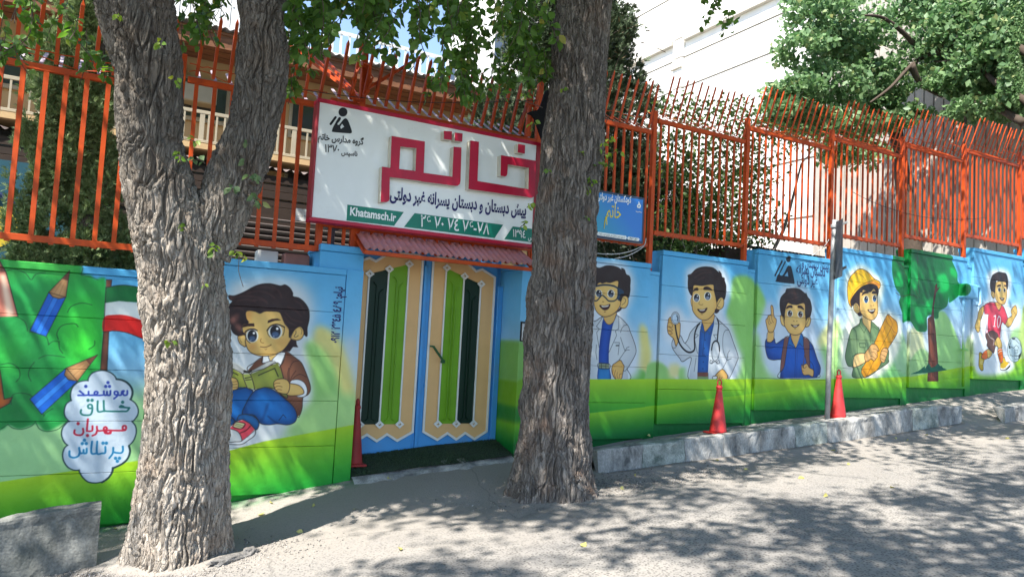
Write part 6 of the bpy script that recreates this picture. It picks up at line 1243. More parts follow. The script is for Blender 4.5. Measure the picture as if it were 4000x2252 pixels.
OPEN_LEAF = [([(-60, -200), (420, -200), (400, 60), (250, 150), (120, 200), (-60, 260)], .35), ([(700, -200), (960, -200), (930, 60), (860, 140), (760, 60)], .55), ([(1090, -200), (2180, -200), (2160, 180), (2080, 330), (1950, 340), (1800, 260), (1560, 210), (1450, 170), (1290, 130), (1160, 90), (1110, 40)], .95), ([(1120, 60), (1190, 100), (1180, 330), (1110, 330)], .8), ([(1740, 180), (2130, 200), (2130, 430), (1960, 400), (1800, 280)], .8),
    ([(2740, -60), (2860, -60), (2910, 60), (2880, 110), (2850, 140), (2820, 100), (2750, 90)], 1.)]
rs = np.random.RandomState(21)
Sd = np.array(SUN)
def landing(P):
    tw = np.where(P[:, 1] < 0, -P[:, 1]/Sd[1], 0); Q = P+Sd*tw[:, None]; onw = (Q[:, 2] > zwall(Q[:, 0]))
    t = (P[:, 2]-.3)/-Sd[2]
    for _ in range(6): G = P+Sd*t[:, None]; t = t+(G[:, 2]-H(G[:, 0], G[:, 1]))/-Sd[2]
    G = P+Sd*t[:, None]; return np.where(onw[:, None], Q, G)
def cover(P, table, default=0.):
    x, y = proj(P); v = np.full(len(P), default); x = np.nan_to_num(x, nan=-9999); y = np.nan_to_num(y, nan=-9999)
    for poly, k in table: v = np.where(inpoly(x, y, poly), k, v)
    return v, x, y
n = 6200
P = np.stack([rs.uniform(-9, 16, n), rs.uniform(-9.5, .25, n), rs.uniform(4.9, 9.6, n)], 1); P[:, 2] += np.clip(-P[:, 1]-2, 0, 2)*.9
lv, _, _ = cover(landing(P), SHADE, .6)
G0 = P-Sd*(P[:, 2]/Sd[2])[:, None]; U3 = np.stack([G0[:, 0], G0[:, 1], 0*G0[:, 0]], 1)
nz = pn(U3*1.25+4)*.62+pn(U3*3.1+9)*.3+.12*rs.randn(n)     # boughs and gaps, coherent along the sun's path
rank = np.argsort(np.argsort(nz))/n
def axis_near(ax, z0, z1, rad):
    m = np.zeros(n, bool)
    for p in ax:
        p = np.array(p)
        if z0 < p[2] < z1: m |= np.linalg.norm(np.cross(P-p, Sd), axis=1) < rad
    return m
lv = np.where(axis_near(ax, 2.9, 6, .5) | axis_near(ax2, 3.3, 6, .45), .95, lv); lv = np.where(axis_near(ax3, .5, 6, .5), .9, lv)
lv = np.where(axis_near(ax, -.2, 2.7, .52), .04, lv)
keep = rank < lv
ov, px_, py_ = cover(P, OPEN_LEAF, 0.)
infr = (px_ > -170)&(px_ < 4170)&(py_ > -170)&(py_ < 2400); keep &= ~(infr & (rs.rand(n) > ov))
P = P[keep]; lv = lv[keep]
M = len(P); nl = 44
Cc = (P[:, None]+rs.randn(M, nl, 3)*np.array([.21, .21, .17])).reshape(-1, 3)
_, cx_, cy_ = cover(Cc, []); ok = ~((cx_ > -60)&(cx_ < 4060)&(cy_ > -60)&(cy_ < 2300)&(cover(Cc, OPEN_LEAF, 0.)[0] < .3)); Cc = Cc[ok]
ax_ = rs.randn(len(Cc), 3)*np.array([1, 1, .6])+np.array([0, 0, -.5])
V, F = leaves(Cc, ax_, rs.uniform(.09, .15, len(Cc)), rs, 'quad', .75)
half = Cc[:, 0] < 2.2
fi = np.repeat(half, 2)
o = fastmesh('crown', V, F[fi], M_leaf, tr1); stuff(o); o = fastmesh('crown', V, F[~fi], M_leaf, tr2); stuff(o)
print('street leaves', len(Cc), 'clumps', M)
# limbs that carry the crowns (rising out of the picture)
def free(Pt):
    x, y = proj(np.array(Pt)); x = float(x); y = float(y); return (not (-40 < x < 4040 and -40 < y < 2300)) or math.isnan(x)
def limbs(par, top, r, seed, m, dirs):
    b = MB(); k = 0
    for d, L, rr in dirs:
        A, Rl = limb(top, d, L, r*rr, seed+k, 9, .3); k += 1
        b.tube(A, Rl, 10)
        for j in range(2, 9):
            dd = Vector((random.uniform(-1, 1), random.uniform(-1, 1), random.uniform(-.1, .7)))
            A2, R2_ = limb(A[j], dd, random.uniform(.8, 1.8), Rl[j]*.5, seed*31+k*17+j, 6, .1)
            if all(free(q) for q in A2): b.tube(A2, R2_, 6)
    b.build('limb', m, par, True)
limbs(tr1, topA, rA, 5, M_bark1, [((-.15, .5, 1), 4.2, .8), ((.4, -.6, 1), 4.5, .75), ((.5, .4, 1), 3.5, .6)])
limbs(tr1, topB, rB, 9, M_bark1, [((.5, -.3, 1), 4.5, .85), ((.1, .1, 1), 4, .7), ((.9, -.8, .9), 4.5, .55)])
limbs(tr2, top3, r3, 15, M_bark2, [((.4, .2, 1), 4.5, .85), ((.8, -.5, .9), 5, .6), ((-.6, -.6, .9), 4.2, .6), ((.9, .1, 1.1), 4.5, .5)])
# ---- hanging twigs with separate visible leaves (overhead, upper edge of the view)
def spray(par, p0, d, L, nleaf, size, seed, m=None, drop=.5, name='leafy_twig'):
    r = np.random.RandomState(seed); A, Rl = limb(p0, d, L, .006, seed, 7, -drop); 
    MB().tube(A, [max(.002, q*.6) for q in Rl], 4).build('twig', M_twig, par)
    A = np.array(A); t = r.uniform(.1, 1, nleaf)*(len(A)-1); i = np.minimum(t.astype(int), len(A)-2); f = (t-i)[:, None]; C = A[i]*(1-f)+A[i+1]*f
    off = r.randn(nleaf, 3)*np.array([1, 1, .5]); off /= np.linalg.norm(off, axis=1)[:, None]; sz = r.uniform(.75, 1.2, nleaf)*size
    return C+off*sz[:, None]*.6, off*.7+np.array([0, 0, -.6]), sz, r
def spraygroup(par, specs, m, name='foliage', aspect=.72):
    Cs, Ds, Ss = [], [], []
    for s_ in specs: C, D, S_, r = spray(par, *s_); Cs.append(C); Ds.append(D); Ss.append(S_)
    V, F = leaves(np.concatenate(Cs), np.concatenate(Ds), np.concatenate(Ss), np.random.RandomState(3), 'oval', aspect)
    o = fastmesh(name, V, F, m, par); stuff(o); return o
rr = random.Random(8); sp1, sp2 = [], []
def addspr(lst, x, y, Y, L, nl_, sz, d=None):
    lst.append((tuple(W(x, y, Y)), d or (rr.uniform(-.5, .5), rr.uniform(-.4, .4), -1), L, nl_, sz, rr.randrange(10**6)))
for k in range(88):
    x = rr.uniform(1120, 2150); lim = np.interp(x, [1120, 1200, 1300, 1450, 1550, 1800, 1950, 2150], [60, 110, 80, 100, 170, 150, 250, 310]); y = rr.uniform(-140, lim*.42)
    addspr(sp2 if x > 1600 else sp1, x, y, rr.uniform(-1.9, -.5), rr.uniform(.25, .5), 20, .09)
for k in range(36): addspr(sp2, rr.uniform(1700, 2140), rr.uniform(80, 300), rr.uniform(-1.2, -.5), .3, 18, .085)
for x, y in ((1140, 130), (1160, 160), (1150, 240), (1170, 290), (1140, 300), (1190, 190)): addspr(sp1, x, y, -.5, .25, 12, .075)
for k in range(12): addspr(sp1, rr.uniform(-40, 380), rr.uniform(-120, 120), rr.uniform(-1.2, -.3), .4, 12, .075)
for x, y in ((310, 60), (340, 110), (370, 200), (130, 130), (60, 140), (90, 150), (400, 170), (250, 20)): addspr(sp1, x, y, rr.uniform(-1.3, -.4), .3, 9, .07)
for k in range(14): addspr(sp1, rr.uniform(740, 930), rr.uniform(-120, 60), rr.uniform(-1.3, -.6), .35, 13, .075)
for x, y in ((2760, -30), (2800, -20), (2790, 20), (2850, 40), (2830, 70), (2770, 40)): addspr(sp2, x, y, -1.0, .22, 9, .075)
spraygroup(tr1, sp1, M_leaf, 'hanging_foliage'); spraygroup(tr2, sp2, M_leaf, 'hanging_foliage')
# sprouts and ivy on the trunks
def SP(x, y): return W(x, y, TY1-.27-.12*max(0, W(x, y, TY1)[2]))
sp = []
for x, y, L, nn_, d in ((470, 80, .12, 6, (-.2, -1, .1)), (600, 165, .2, 8, (.6, -1, -.3)), (670, 310, .15, 6, (.6, -1, 0)), (440, 270, .1, 5, (-1, -.6, 0)), (720, 540, .12, 5, (.8, -1, 0)), (830, 970, .18, 11, (.5, -1, .2)), (900, 985, .14, 9, (1, -.6, .2)), (700, 870, .1, 5, (0, -1, 0)), (655, 1330, .1, 6, (0, -1, 0)), (790, 1100, .06, 2, (0, -1, 0)), (690, 600, .14, 7, (.3, -1, -.1))): sp.append((tuple(SP(x, y)), d, L, nn_, .045, int(x*7+y)))
spraygroup(tr1, sp, M_leafs, 'sprout')
sp = []
for x, y, L, nn_, d in ((955, 700, .2, 9, (.4, -1, .2)), (890, 730, .15, 6, (0, -1, 0)), (970, 760, .18, 8, (.3, -1, -.5)), (745, 630, .12, 5, (.5, -1, .2)), (965, 540, .2, 4, (.3, -.5, -1))): sp.append((tuple(SP(x, y)), d, L, nn_, .06, int(x*3+y)))
spraygroup(tr1, sp, M_leafp, 'sprout')
sp = []
for x, y, L, nn_, d in ((2330, 590, .3, 12, (.3, -.6, 1)), (2310, 660, .25, 12, (.2, -.7, .5)), (2290, 700, .2, 10, (.1, -1, .2)), (2350, 610, .2, 8, (.7, -.6, .5)), (2265, 600, .1, 5, (0, -1, 0)), (2280, 720, .15, 8, (0, -1, -.5)), (2075, 800, .12, 6, (-1, -.6, .2)), (2060, 870, .1, 5, (-1, -.6, 0)), (2270, 850, .1, 5, (0, -1, 0)), (2090, 480, .15, 7, (-1, -.6, -.5)), (2070, 390, .15, 6, (-1, -.5, .3)), (2200, 350, .08, 3, (0, -1, 0)), (2140, 670, .06, 3, (-.4, -1, 0))): sp.append((tuple(W(x, y, TY2-.25)), d, L, nn_, .05, int(x*3+y)))
spraygroup(tr2, sp, M_leafs, 'sprout')
# bare shoots on trunk 2 and hanging vine left of the boy
b = MB()
for pts in ([(2350, 400), (2390, 300), (2430, 200), (2480, 165), (2520, 165), (2540, 135)], [(2500, 165), (2560, 185), (2600, 205)], [(2170, 140), (2230, 150), (2240, 250), (2270, 320)], [(2290, 640), (2340, 540), (2400, 400)], [(2120, 420), (2000, 385), (1900, 400)]): MB().tube([tuple(W(x, y, TY2-.24)) for x, y in smooth_pts(pts, 5, False)], .0035, 4).build('bare_shoot', M_twig, tr2)
pass
b = MB()
for pts in ([(935, 1000), (932, 1040), (935, 1070), (950, 1120)], [(560, 500), (590, 580), (640, 640), (720, 700)], [(850, 800), (870, 900), (880, 950)], [(830, 1090), (845, 1130), (855, 1150)]): MB().tube([tuple(SP(x, y)) for x, y in smooth_pts(pts, 5, False)], .003, 4).build('bare_shoot', M_twig, tr1)
pass
# ---------------------------------------------------------------- trees and shrubs in the yard behind the wall
M_cyp = leafmat('cypress_spray', (.13, .19, .07), (.26, .33, .15), (.18, .20, .11), .15, .7); M_con = leafmat('conifer_spray', (.03, .055, .028), (.085, .12, .06), (.16, .085, .045), .1, .7)
M_shr = leafmat('shrub_leaf', (.05, .10, .025), (.10, .17, .05), (.25, .27, .08), .35); M_grn = leafmat('plane_leaf', (.075, .155, .06), (.21, .32, .15), (.36, .38, .18), .35)
def lobes_points(L, n, rs, shell=.55):
    """L: (centre, radii) lobes; n points biased to the surface"""
    w = np.array([l[1][0]*l[1][1]+l[1][2]*l[1][0] for l in L]); w /= w.sum(); k = rs.choice(len(L), n, p=w)
    C = np.array([l[0] for l in L])[k]; Rr = np.array([l[1] for l in L])[k]; d = rs.randn(n, 3); d /= np.linalg.norm(d, axis=1)[:, None]
    r = shell+(1-shell)*rs.rand(n)**.6; r *= 1+.25*rs.randn(n)*.4; return C+d*Rr*r[:, None], d
def sprays(P, D, size, rs, nb=5):
    """scale-leaf sprays: each a fan of narrow triangles"""
    n = len(P); A = D+np.array([0, 0, .9]); A = A+rs.randn(n, 3)*.35; A /= np.linalg.norm(A, axis=1)[:, None]
    V = []; 
    for k in range(nb):
        a = A+rs.randn(n, 3)*.55; a /= np.linalg.norm(a, axis=1)[:, None]; b = np.cross(a, rs.randn(n, 3)); b /= np.linalg.norm(b, axis=1)[:, None]
        L = size*rs.uniform(.6, 1.2, n)[:, None]; V.append(np.stack([P-b*L*.11, P+b*L*.11+a*L*.3, P+a*L, ], 1)); V.append(np.stack([P+a*L*.35, P+a*L*.5+b*L*.28, P+a*L*.85+b*L*.2], 1)); V.append(np.stack([P+a*L*.25, P+a*L*.7-b*L*.25, P+a*L*.45-b*L*.22], 1))
    V = np.concatenate(V, 0).reshape(-1, 3); return V, np.arange(len(V)).reshape(-1, 3)
def pxl(L, Y_, ry=None, xmax=None):
    out = []
    for x, y, rx, rz in L:
        Y = Y_ if not xmax else min(Y_, 7.187*(xmax/W(x, y, 0.)[0])-7.187)
        c = W(x, y, Y); s = abs(W(x+rx, y, Y)[0]-c[0]); h = abs(W(x, y+rz, Y)[2]-c[2]); out.append((c, (min(s, .9) if xmax else s, ry or s*.9, h)))
    return out
rs = np.random.RandomState(5)
cy = pxl([(330, 60, 110, 150), (250, 220, 110, 160), (380, 230, 100, 130), (190, 400, 100, 150), (330, 420, 120, 130), (420, 500, 80, 170), (120, 640, 85, 170), (250, 640, 110, 140), (390, 760, 100, 160), (90, 860, 75, 150), (220, 880, 120, 150), (330, 980, 120, 110), (470, 860, 60, 200), (150, 1010, 120, 80), (540, 980, 80, 100), (460, 1050, 90, 60), (330, -120, 90, 150), (480, 300, 60, 130), (600, 1000, 80, 80)], 1.5)
P, D = lobes_points(cy, 26000, rs, .6)
g = pn(P*np.array([4.5, 4.5, 2.6])+3); P, D = P[g > -.22], D[g > -.22]; P = P[P[:, 1] > .45] if False else P; D = D[:len(P)]
P[:, 1] = np.maximum(P[:, 1], .32+rs.rand(len(P))*.2)
ct_ = thing('cypress', 'feathery light green cypress tree behind the left fence bars', 'tree', (0, 1.5, 0)); V, F = sprays(P, D, .085, rs, 3); o = fastmesh('crown', V, F, M_cyp, ct_); stuff(o)
MB().tube([(-.1, 1.5, -.2), (-.15, 1.5, 2), (-.2, 1.5, 4.6)], [.13, .1, .03], 10).build('trunk', M_bark2, ct_)
co_ = pxl([(2270, 150, 150, 220), (2230, -60, 120, 200), (2450, 480, 110, 190), (2250, 420, 170, 200), (2420, 720, 140, 200), (2520, 830, 150, 200), (2300, 750, 160, 200), (2600, 900, 120, 110), (2420, 950, 200, 100), (2380, 130, 90, 150), (2050, 300, 90, 220), (1990, 480, 130, 160), (2080, 60, 100, 200), (1950, 640, 160, 120), (2440, 300, 60, 120)], 2.1)
P, D = lobes_points(co_, 26000, rs, .55); g = pn(P*np.array([3.2, 3.2, 2.2])+9); P, D = P[g > -.28], D[g > -.28]; P[:, 1] = np.maximum(P[:, 1], .75+rs.rand(len(P))*.2)
ct2 = thing('conifer', 'tall dark green conifer behind the dark trunk and small blue sign', 'tree', (6.0, 2.1, .4)); V, F = sprays(P, D, .12, rs, 3); o = fastmesh('crown', V, F, M_con, ct2); stuff(o)
MB().tube([(6, 2.1, .3), (6, 2.1, 3), (5.8, 2.1, 7)], [.16, .12, .04], 10).build('trunk', M_bark2, ct2)
b = MB(); rb = random.Random(2)
for k in range(60): z = 1.5+k*.085; a = rb.uniform(0, 6.28); b.tube([(5.95, 2.1, z), (5.95+math.cos(a)*.9, 2.1+math.sin(a)*.7, z+.35)], [.016, .004], 4)
b.build('branch', M_bark2, ct2)
# leafy shrub behind the doctor / schoolboy bays
sh = pxl([(2640, 620, 90, 130), (2700, 850, 140, 120), (2820, 850, 130, 120), (2900, 760, 90, 150), (2600, 930, 120, 80), (2780, 960, 160, 70), (2930, 930, 70, 80), (2730, 720, 120, 100), (2860, 620, 110, 100)], 1.15, .45)
P, D = lobes_points(sh, 5200, rs, .3)
sh2 = pxl([(2660, 430, 90, 70), (2760, 450, 90, 80), (2700, 540, 110, 90), (2860, 430, 90, 60), (2960, 470, 90, 90), (3010, 600, 80, 130), (3060, 520, 70, 60), (2960, 760, 70, 120), (2600, 400, 40, 40), (3020, 880, 40, 80), (3150, 560, 60, 30), (2900, 540, 90, 60)], 1.15, .4)
P2, D2 = lobes_points(sh2, 1700, rs, .2); P = np.concatenate([P, P2]); P[:, 1] = np.maximum(P[:, 1], .42)
ct3 = thing('shrub', 'climbing broadleaf shrub behind the fence above the doctor and schoolboy murals', 'shrub', (7.8, 1.15, .7)); V, F = leaves(P, rs.randn(len(P), 3)+np.array([0, 0, -.5]), rs.uniform(.05, .085, len(P)), rs, 'oval', .7); o = fastmesh('foliage', V, F, M_shr, ct3); stuff(o)
b = MB()
for k in range(26):
    a = (7.8+rb.uniform(-.6, .6), 1.15, .7); A, Rl = limb(a, (rb.uniform(-.4, .5), rb.uniform(-.1, .1), 1), rb.uniform(3, 5), .02, k+400, 10, .2); b.tube([(p[0], max(p[1], .45), p[2]) for p in A], [q*.6 for q in Rl], 5)
b.tube([tuple(W(x, y, .9)) for x, y in ((3020, 980), (3060, 900), (3085, 820), (3130, 640), (3200, 560))], [.03, .028, .022, .015, .006], 7); b.build('stem', M_bark2, ct3)
# big tree overhanging at the right
rt = pxl([(3350, 120, 180, 150), (3200, 60, 130, 130), (3140, 200, 90, 60), (3250, 330, 130, 110), (3100, 350, 90, 50), (3420, 300, 170, 110), (3560, 60, 220, 130), (3800, 60, 250, 150), (3620, 220, 200, 100), (3480, 420, 110, 60), (3850, 230, 200, 110), (3750, 330, 160, 70), (3640, 390, 90, 60), (3950, 330, 140, 60), (3850, 430, 110, 40), (3330, 600, 90, 70), (3300, 480, 100, 60), (3150, 470, 120, 60), (3600, -100, 500, 100), (3450, 480, 70, 40), (3060, 440, 60, 50), (3990, 180, 90, 90), (4150, 250, 150, 200), (3950, 60, 160, 160), (3980, 380, 100, 70), (3900, 140, 150, 120), (3700, 150, 180, 120), (3260, 200, 120, 120), (4000, 60, 120, 150), (4020, 200, 120, 120), (4000, 330, 120, 90), (3930, 250, 120, 120), (4060, 120, 140, 160), (3960, 420, 80, 40), (3860, 120, 120, 120)], 3.2, .7, 15.7)
P, D = lobes_points(rt, 62000, rs, .25); P[:, 1] = np.maximum(P[:, 1], .52); P[:, 0] = np.minimum(P[:, 0], 16.85); g = pn(P*np.array([1.3, 1.3, 1.7])+19); qx = proj(P)[0]; k = (g > -.14)|(qx > 3900); P = P[k]
ct4 = thing('broadleaf_tree', 'large sunlit broadleaf tree with pale green leaves spreading across the upper right', 'tree', (17.5, 3.4, 1.8)); V, F = leaves(P, rs.randn(len(P), 3)+np.array([0, 0, -.4]), rs.uniform(.09, .17, len(P)), rs, 'quad', .7); o = fastmesh('crown', V, F, M_grn, ct4); stuff(o)
b = MB(); b.tube([(16.2, 3.0, 1.4), (16.1, 3.1, 4), (15.7, 3.2, 6.0), (15.2, 3.2, 8)], [.24, .2, .17, .12], 12)
for pts in ([(4050, 230), (3900, 150), (3750, 160), (3650, 200), (3560, 255), (3480, 340), (3400, 400)], [(3680, 205), (3600, 200), (3530, 130), (3450, 70), (3380, 60)], [(4050, 420), (3900, 330), (3800, 250), (3650, 240)], [(4000, 480), (3850, 400), (3780, 420), (3770, 500)], [(3560, 255), (3600, 330), (3680, 380)]):
    q = smooth_pts(pts, 5, False); b.tube([tuple(W(x, y, min(2.6, 7.187*(15.5/W(x, y, 0.)[0])-7.187)-.1)) for x, y in q], list(np.linspace(.085, .02, len(q))), 7)
b.build('trunk', M_twig, ct4, True)
# ---------------------------------------------------------------- pale office block and grey wall at the right
M_stone = mat('pale_stone', (.72, .70, .66), .7, .06, 2, dirt=(.60, .57, .52), dscale=.8, dlo=.6, dhi=.9, fine=.03, bscale=30); M_joint = mat('joint_grey', (.22, .20, .17), .9); M_conc = mat('grey_beige_render', (.36, .325, .285), .85, .1, 1.5, dirt=(.21, .195, .17), dscale=1.2, fine=.05, bump=.1, bscale=30)
M_glass = mat('dark_glass', (.03, .035, .04), .08, .1, spec=.8)
fa = thing('office_block', 'tall white stone clad building with grooved joints, behind the fence at right', 'building', (17.3, 15, 2)); FX = 17.3
MB().box(FX+.03, FX+8, 5.6, 34, 1, 24).build('core_wall', M_joint, fa)
rows = [2.0, 3.8, 5.6, 7.3, 9.1, 10.85, 11.95, 12.65, 14.4, 16.2, 18.0, 19.8, 21.6, 23.4]; cols = [5.6, 8.0, 10.2, 12.45, 12.95, 15.2, 17.4, 19.6, 22, 25, 28, 31, 34]
for zi in range(len(rows)-1):
    for yi in range(len(cols)-1):
        y0, y1, z0, z1 = cols[yi]+.0, cols[yi+1]-.0, rows[zi]+.03, rows[zi+1]-.03
        pil = abs(cols[yi]-12.45) < .01; d = -.12 if (pil and rows[zi] > 9) else 0; gy = .012 if yi in (2, 3, 5, 8) else .001
        win = cols[yi] > 15 and yi % 2 == 1 and rows[zi] in (12.65, 16.2, 19.8)
        if win:
            MB().bbox(FX+d, FX+.03, y0+gy, y0+.5, z0, z1, .006).build('cladding_panel', M_stone, fa); MB().bbox(FX+d, FX+.03, y1-.5, y1-gy, z0, z1, .006).build('cladding_panel', M_stone, fa)
            w = MB().bbox(FX+.0, FX+.04, y0+.5, y1-.5, z0, z1, .006).build('window', M_joint, fa); o = MB().box(FX-.01, FX+.0, y0+.56, y1-.56, z0+.08, z1-.08).build('pane', M_glass, fa); o.parent = w; o.location = (0, 0, 0)
            o = MB().box(FX-.02, FX-.0, (y0+y1)/2-.02, (y0+y1)/2+.02, z0+.06, z1-.06).build('mullion', M_joint, fa); o.parent = w; o.location = (0, 0, 0)
        else: MB().bbox(FX+d, FX+.03, y0+gy, y1-gy, z0, z1, .008).build('cladding_panel', M_stone, fa)
M_led = mat('sill_stone', (.50, .47, .41), .8, .1, 3)
MB().bbox(FX-.16, FX+.02, 13.0, 34, 12.5, 12.68, .01).bbox(FX-.16, FX+.02, 5.6, 12.4, 12.5, 12.68, .01).build('string_course', M_led, fa); MB().bbox(FX-.2, FX-.1, 12.42, 12.98, 11.55, 11.8, .01).build('pilaster_foot', M_led, fa)
gw = thing('rendered_building', 'grey beige rendered wall with vertical ribs in tree shade, behind the fence at far right', 'building', (17.0, 3, 2))
MB().box(17.0, 24, .8, 6.6, 0, 13).build('wall', M_conc, gw)
for k in range(24): y = .86+k*.24; MB().box(16.975, 17.0, y, y+.205, 1.0, 12.9).build('vertical_panel', M_conc, gw)
# ---------------------------------------------------------------- school building, sheds and the far block on the left
M_tan = mat('tan_render', (.50, .34, .17), .85, .08, 2, dirt=(.40, .28, .15), dscale=2, bump=.15, bscale=60); M_wood = mat('brown_boards', (.20, .085, .04), .8, .25, 3, (1, 6, 8), dirt=(.10, .05, .03), dscale=5); M_lat = mat('cream_metal', (.36, .31, .22), .6, .08, 4); M_dark = mat('dark_brown_boards', (.035, .022, .016), .8, .25, 4, (1, 6, 6)); M_teal = mat('teal_paint', (.015, .07, .10), .6, .15, 2); M_tin = mat('dull_tin', (.16, .13, .12), .6, .2, 4, metal=.2); M_wwall = mat('white_wall', (.62, .62, .60), .8, .05, 2)
sb = thing('school_building', 'tan school building with brown boarded eaves and cream railings, behind the left fences', 'building', (2, 7.5, 0))
MB().box(-9, 9.6, 7.9, 15, -.3, 6.75).build('wall', M_tan, sb)
for k in range(5): MB().bar((-9, 6.95+.19*k, 6.90-.045*k), (9.8, 6.95+.19*k, 6.90-.045*k), .185, .03, up=(0, .2, 1)).build('soffit_board', M_wood, sb)
for k in range(3): MB().bbox(-9, 9.8, 6.86+.012*k, 6.88+.012*k, 6.64+.11*k, 6.745+.11*k, .003).build('fascia_board', M_wood, sb)
def corr(name, x0, x1, yf, zf, yb, zb, wl, amp, m, par):
    n = int((x1-x0)/wl*6); V = [(x0+(x1-x0)*i/n, yf+(yb-yf)*j, zf+(zb-zf)*j+amp*math.cos(2*math.pi*i/6)) for i in range(n+1) for j in (0, 1)]
    return mesh(name, V, [(2*i, 2*i+2, 2*i+3, 2*i+1) for i in range(n)], m, par, smooth=True)
corr('roof_sheet', -9, 9.9, 6.78, 7.0, 12, 7.9, .16, .022, M_wwall, sb)
for x in np.arange(-6, 9, 3.0):   # windows with frames
    w = MB().bbox(x, x+1.9, 7.84, 7.9, 5.5, 6.35, .01).build('window', M_lat, sb)
    for k in range(3): o = MB().box(x+.06+k*.6, x+.60+k*.6, 7.825, 7.84, 5.58, 6.28).build('pane', M_glass, sb); o.parent = w; o.location = (0, 0, 0)
    w = MB().bbox(x, x+1.9, 7.84, 7.9, 4.45, 5.15, .01).build('window', M_lat, sb)
    for k in range(3): o = MB().box(x+.06+k*.6, x+.60+k*.6, 7.825, 7.84, 4.52, 5.09).build('pane', M_glass, sb); o.parent = w; o.location = (0, 0, 0)
MB().bbox(.3, 1.6, 7.5, 7.9, 5.78, 6.12, .02).build('duct', M_lat, sb)
MB().bbox(-.9, -.1, 7.7, 7.9, 5.9, 6.3, .02).build('awning', M_tin, sb)
# balcony railing: top, bottom, posts, punched bars
MB().bbox(-9, 9, 6.98, 7.02, 5.44, 5.5, .004).build('balcony_top_rail', M_lat, sb); MB().bbox(-9, 9, 6.98, 7.02, 4.92, 4.97, .004).build('balcony_bottom_rail', M_lat, sb)
for k in range(110): x = -6+k*.135; MB().box(x, x+(.03 if k % 6 else .08), 6.985, 7.015, 4.95, 5.45).build('baluster', M_lat, sb)
MB().box(-9, 9.5, 6.95, 7.9, 4.80, 4.90).build('balcony_floor', M_tan, sb)
for k in range(70): x = -2+k*.17; MB().bar((x, 7.25, 7.15), (x+.0, 7.25, 7.62), .035).build('parapet_bar', M_wwall, sb)
MB().bbox(-2.2, 9.6, 7.22, 7.28, 7.6, 7.66, .004).build('parapet_rail', M_wwall, sb); MB().bbox(-2.2, 9.6, 7.22, 7.28, 7.14, 7.19, .004).build('parapet_rail', M_wwall, sb)
ps = thing('porch', 'dark boarded porch with corrugated edge below the cream railing, behind the forked tree', 'porch', (2, 5.6, 0))
corr('roof_sheet', -7, 5.5, 5.4, 4.32, 7.0, 4.62, .15, .025, M_tin, ps); 
for k in range(6): MB().bbox(-7, 5.5, 5.46+.012*(k % 2), 5.49+.012*(k % 2), 4.22-.13*(k+1), 4.22-.13*k-.01, .003).build('fascia_board', M_dark, ps)
MB().box(-7, 5.5, 5.5, 7.8, 3.3, 3.42).build('ceiling', M_dark, ps); MB().box(-7, 5.5, 7.2, 7.3, 0, 3.4).build('back_wall', M_teal, ps)
for x in (-6, -2.6, .9, 4.2): MB().bbox(x, x+.14, 5.5, 5.64, 0, 3.5, .004).build('post', M_dark, ps)
lt = thing('louvred_shutter', 'grey louvred shutter in shade low behind the fence, left of the sign', 'shutter', (2.6, 4.6, 3))
MB().box(.9, 4.4, 4.62, 4.7, .4, 3.5).build('backing', M_dark, lt)
for k in range(16): MB().bar((.95, 4.58, 2.0+.09*k), (4.35, 4.58, 2.0+.09*k), .05, .012, up=(0, .7, .7)).build('louvre', M_tin, lt)
M_cyl = mat('yellow_paint', (.55, .40, .03), .6, .1, 3)
lb = thing('yard_hut', 'teal painted hut wall with a yellow patch and navy stripe at the far left edge', 'hut', (-1.6, 3.4, 0)); MB().box(-4, -.35, 3.3, 4.2, -.2, 3.5).build('wall', M_teal, lb)
plate('yellow_patch', [[(-1.22+.30*math.cos(a), 2.70+.26*math.sin(a)) for a in np.linspace(0, 2*math.pi, 28)[:-1]]], 3.285, .01, [M_cyl, M_cyl], lb); MB().tube([(-1.28+.38*math.cos(a), 3.27, 2.77+.33*math.sin(a)) for a in np.linspace(.2, 1.9, 12)], .035, 6).build('navy_stripe', mat('navy_paint', (.01, .02, .07), .6), lb)
sp_ = thing('downpipe', 'short grey pipe with a cap standing between fence end and pier', 'pipe', (1.95, .32, 2.4)); MB().lathe([(.035, 0), (.035, .42), (.075, .44), (.075, .52), (.03, .55)], (2.02, .38, 2.3), 14).build('pipe', M_tin, sp_, True); MB().bbox(1.55, 1.8, .3, .45, 1.9, 2.44, .01).build('pinkish_post', mat('pink_brown_paint', (.30, .14, .11), .7, .15, 6), sp_); MB().bbox(1.3, 1.5, .35, .5, 1.9, 2.45, .01).build('white_post', M_wwall, sp_)
nt = thing('paper_notice', 'white paper notice seen between fence bars at the left edge of the sign', 'notice', (1.5, 1.4, 3.1)); a_ = W(1155, 812, 1.4); MB().box(a_[0], a_[0]+.25, 1.4, 1.405, a_[2]-.14, a_[2]).build('paper', M_wht, nt); text('lettering', shape_ar('روابط عمومی'), (1162, 842), (1208, 848), 1.396, M_ink, nt, 1.2)
M_pan = mat('white_corrugated_panel', (.66, .66, .65), .6, .04, 2)
wb = thing('apartment_block', 'white panelled apartment block far behind, above the brown eaves at the upper left', 'building', (2, 22, 0)); MB().box(-7.5, 5.2, 22.1, 30, 0, 18).build('core_wall', M_wwall, wb)
for k in range(36): x = -7.4+k*.35; MB().bbox(x, x+.31, 22.0, 22.1, 1, 17.9, .01).build('wall_panel', M_pan, wb)
for x, z in ((1.35, 12.0), (-2.2, 12.0), (1.35, 15), (-2.2, 15)):
    w = MB().bbox(x, x+.7, 21.95, 22.05, z, z+.75, .01).build('window', M_lat, wb); o = MB().box(x+.07, x+.63, 21.93, 21.95, z+.07, z+.68).build('pane', M_glass, wb); o.parent = w; o.location = (0, 0, 0)
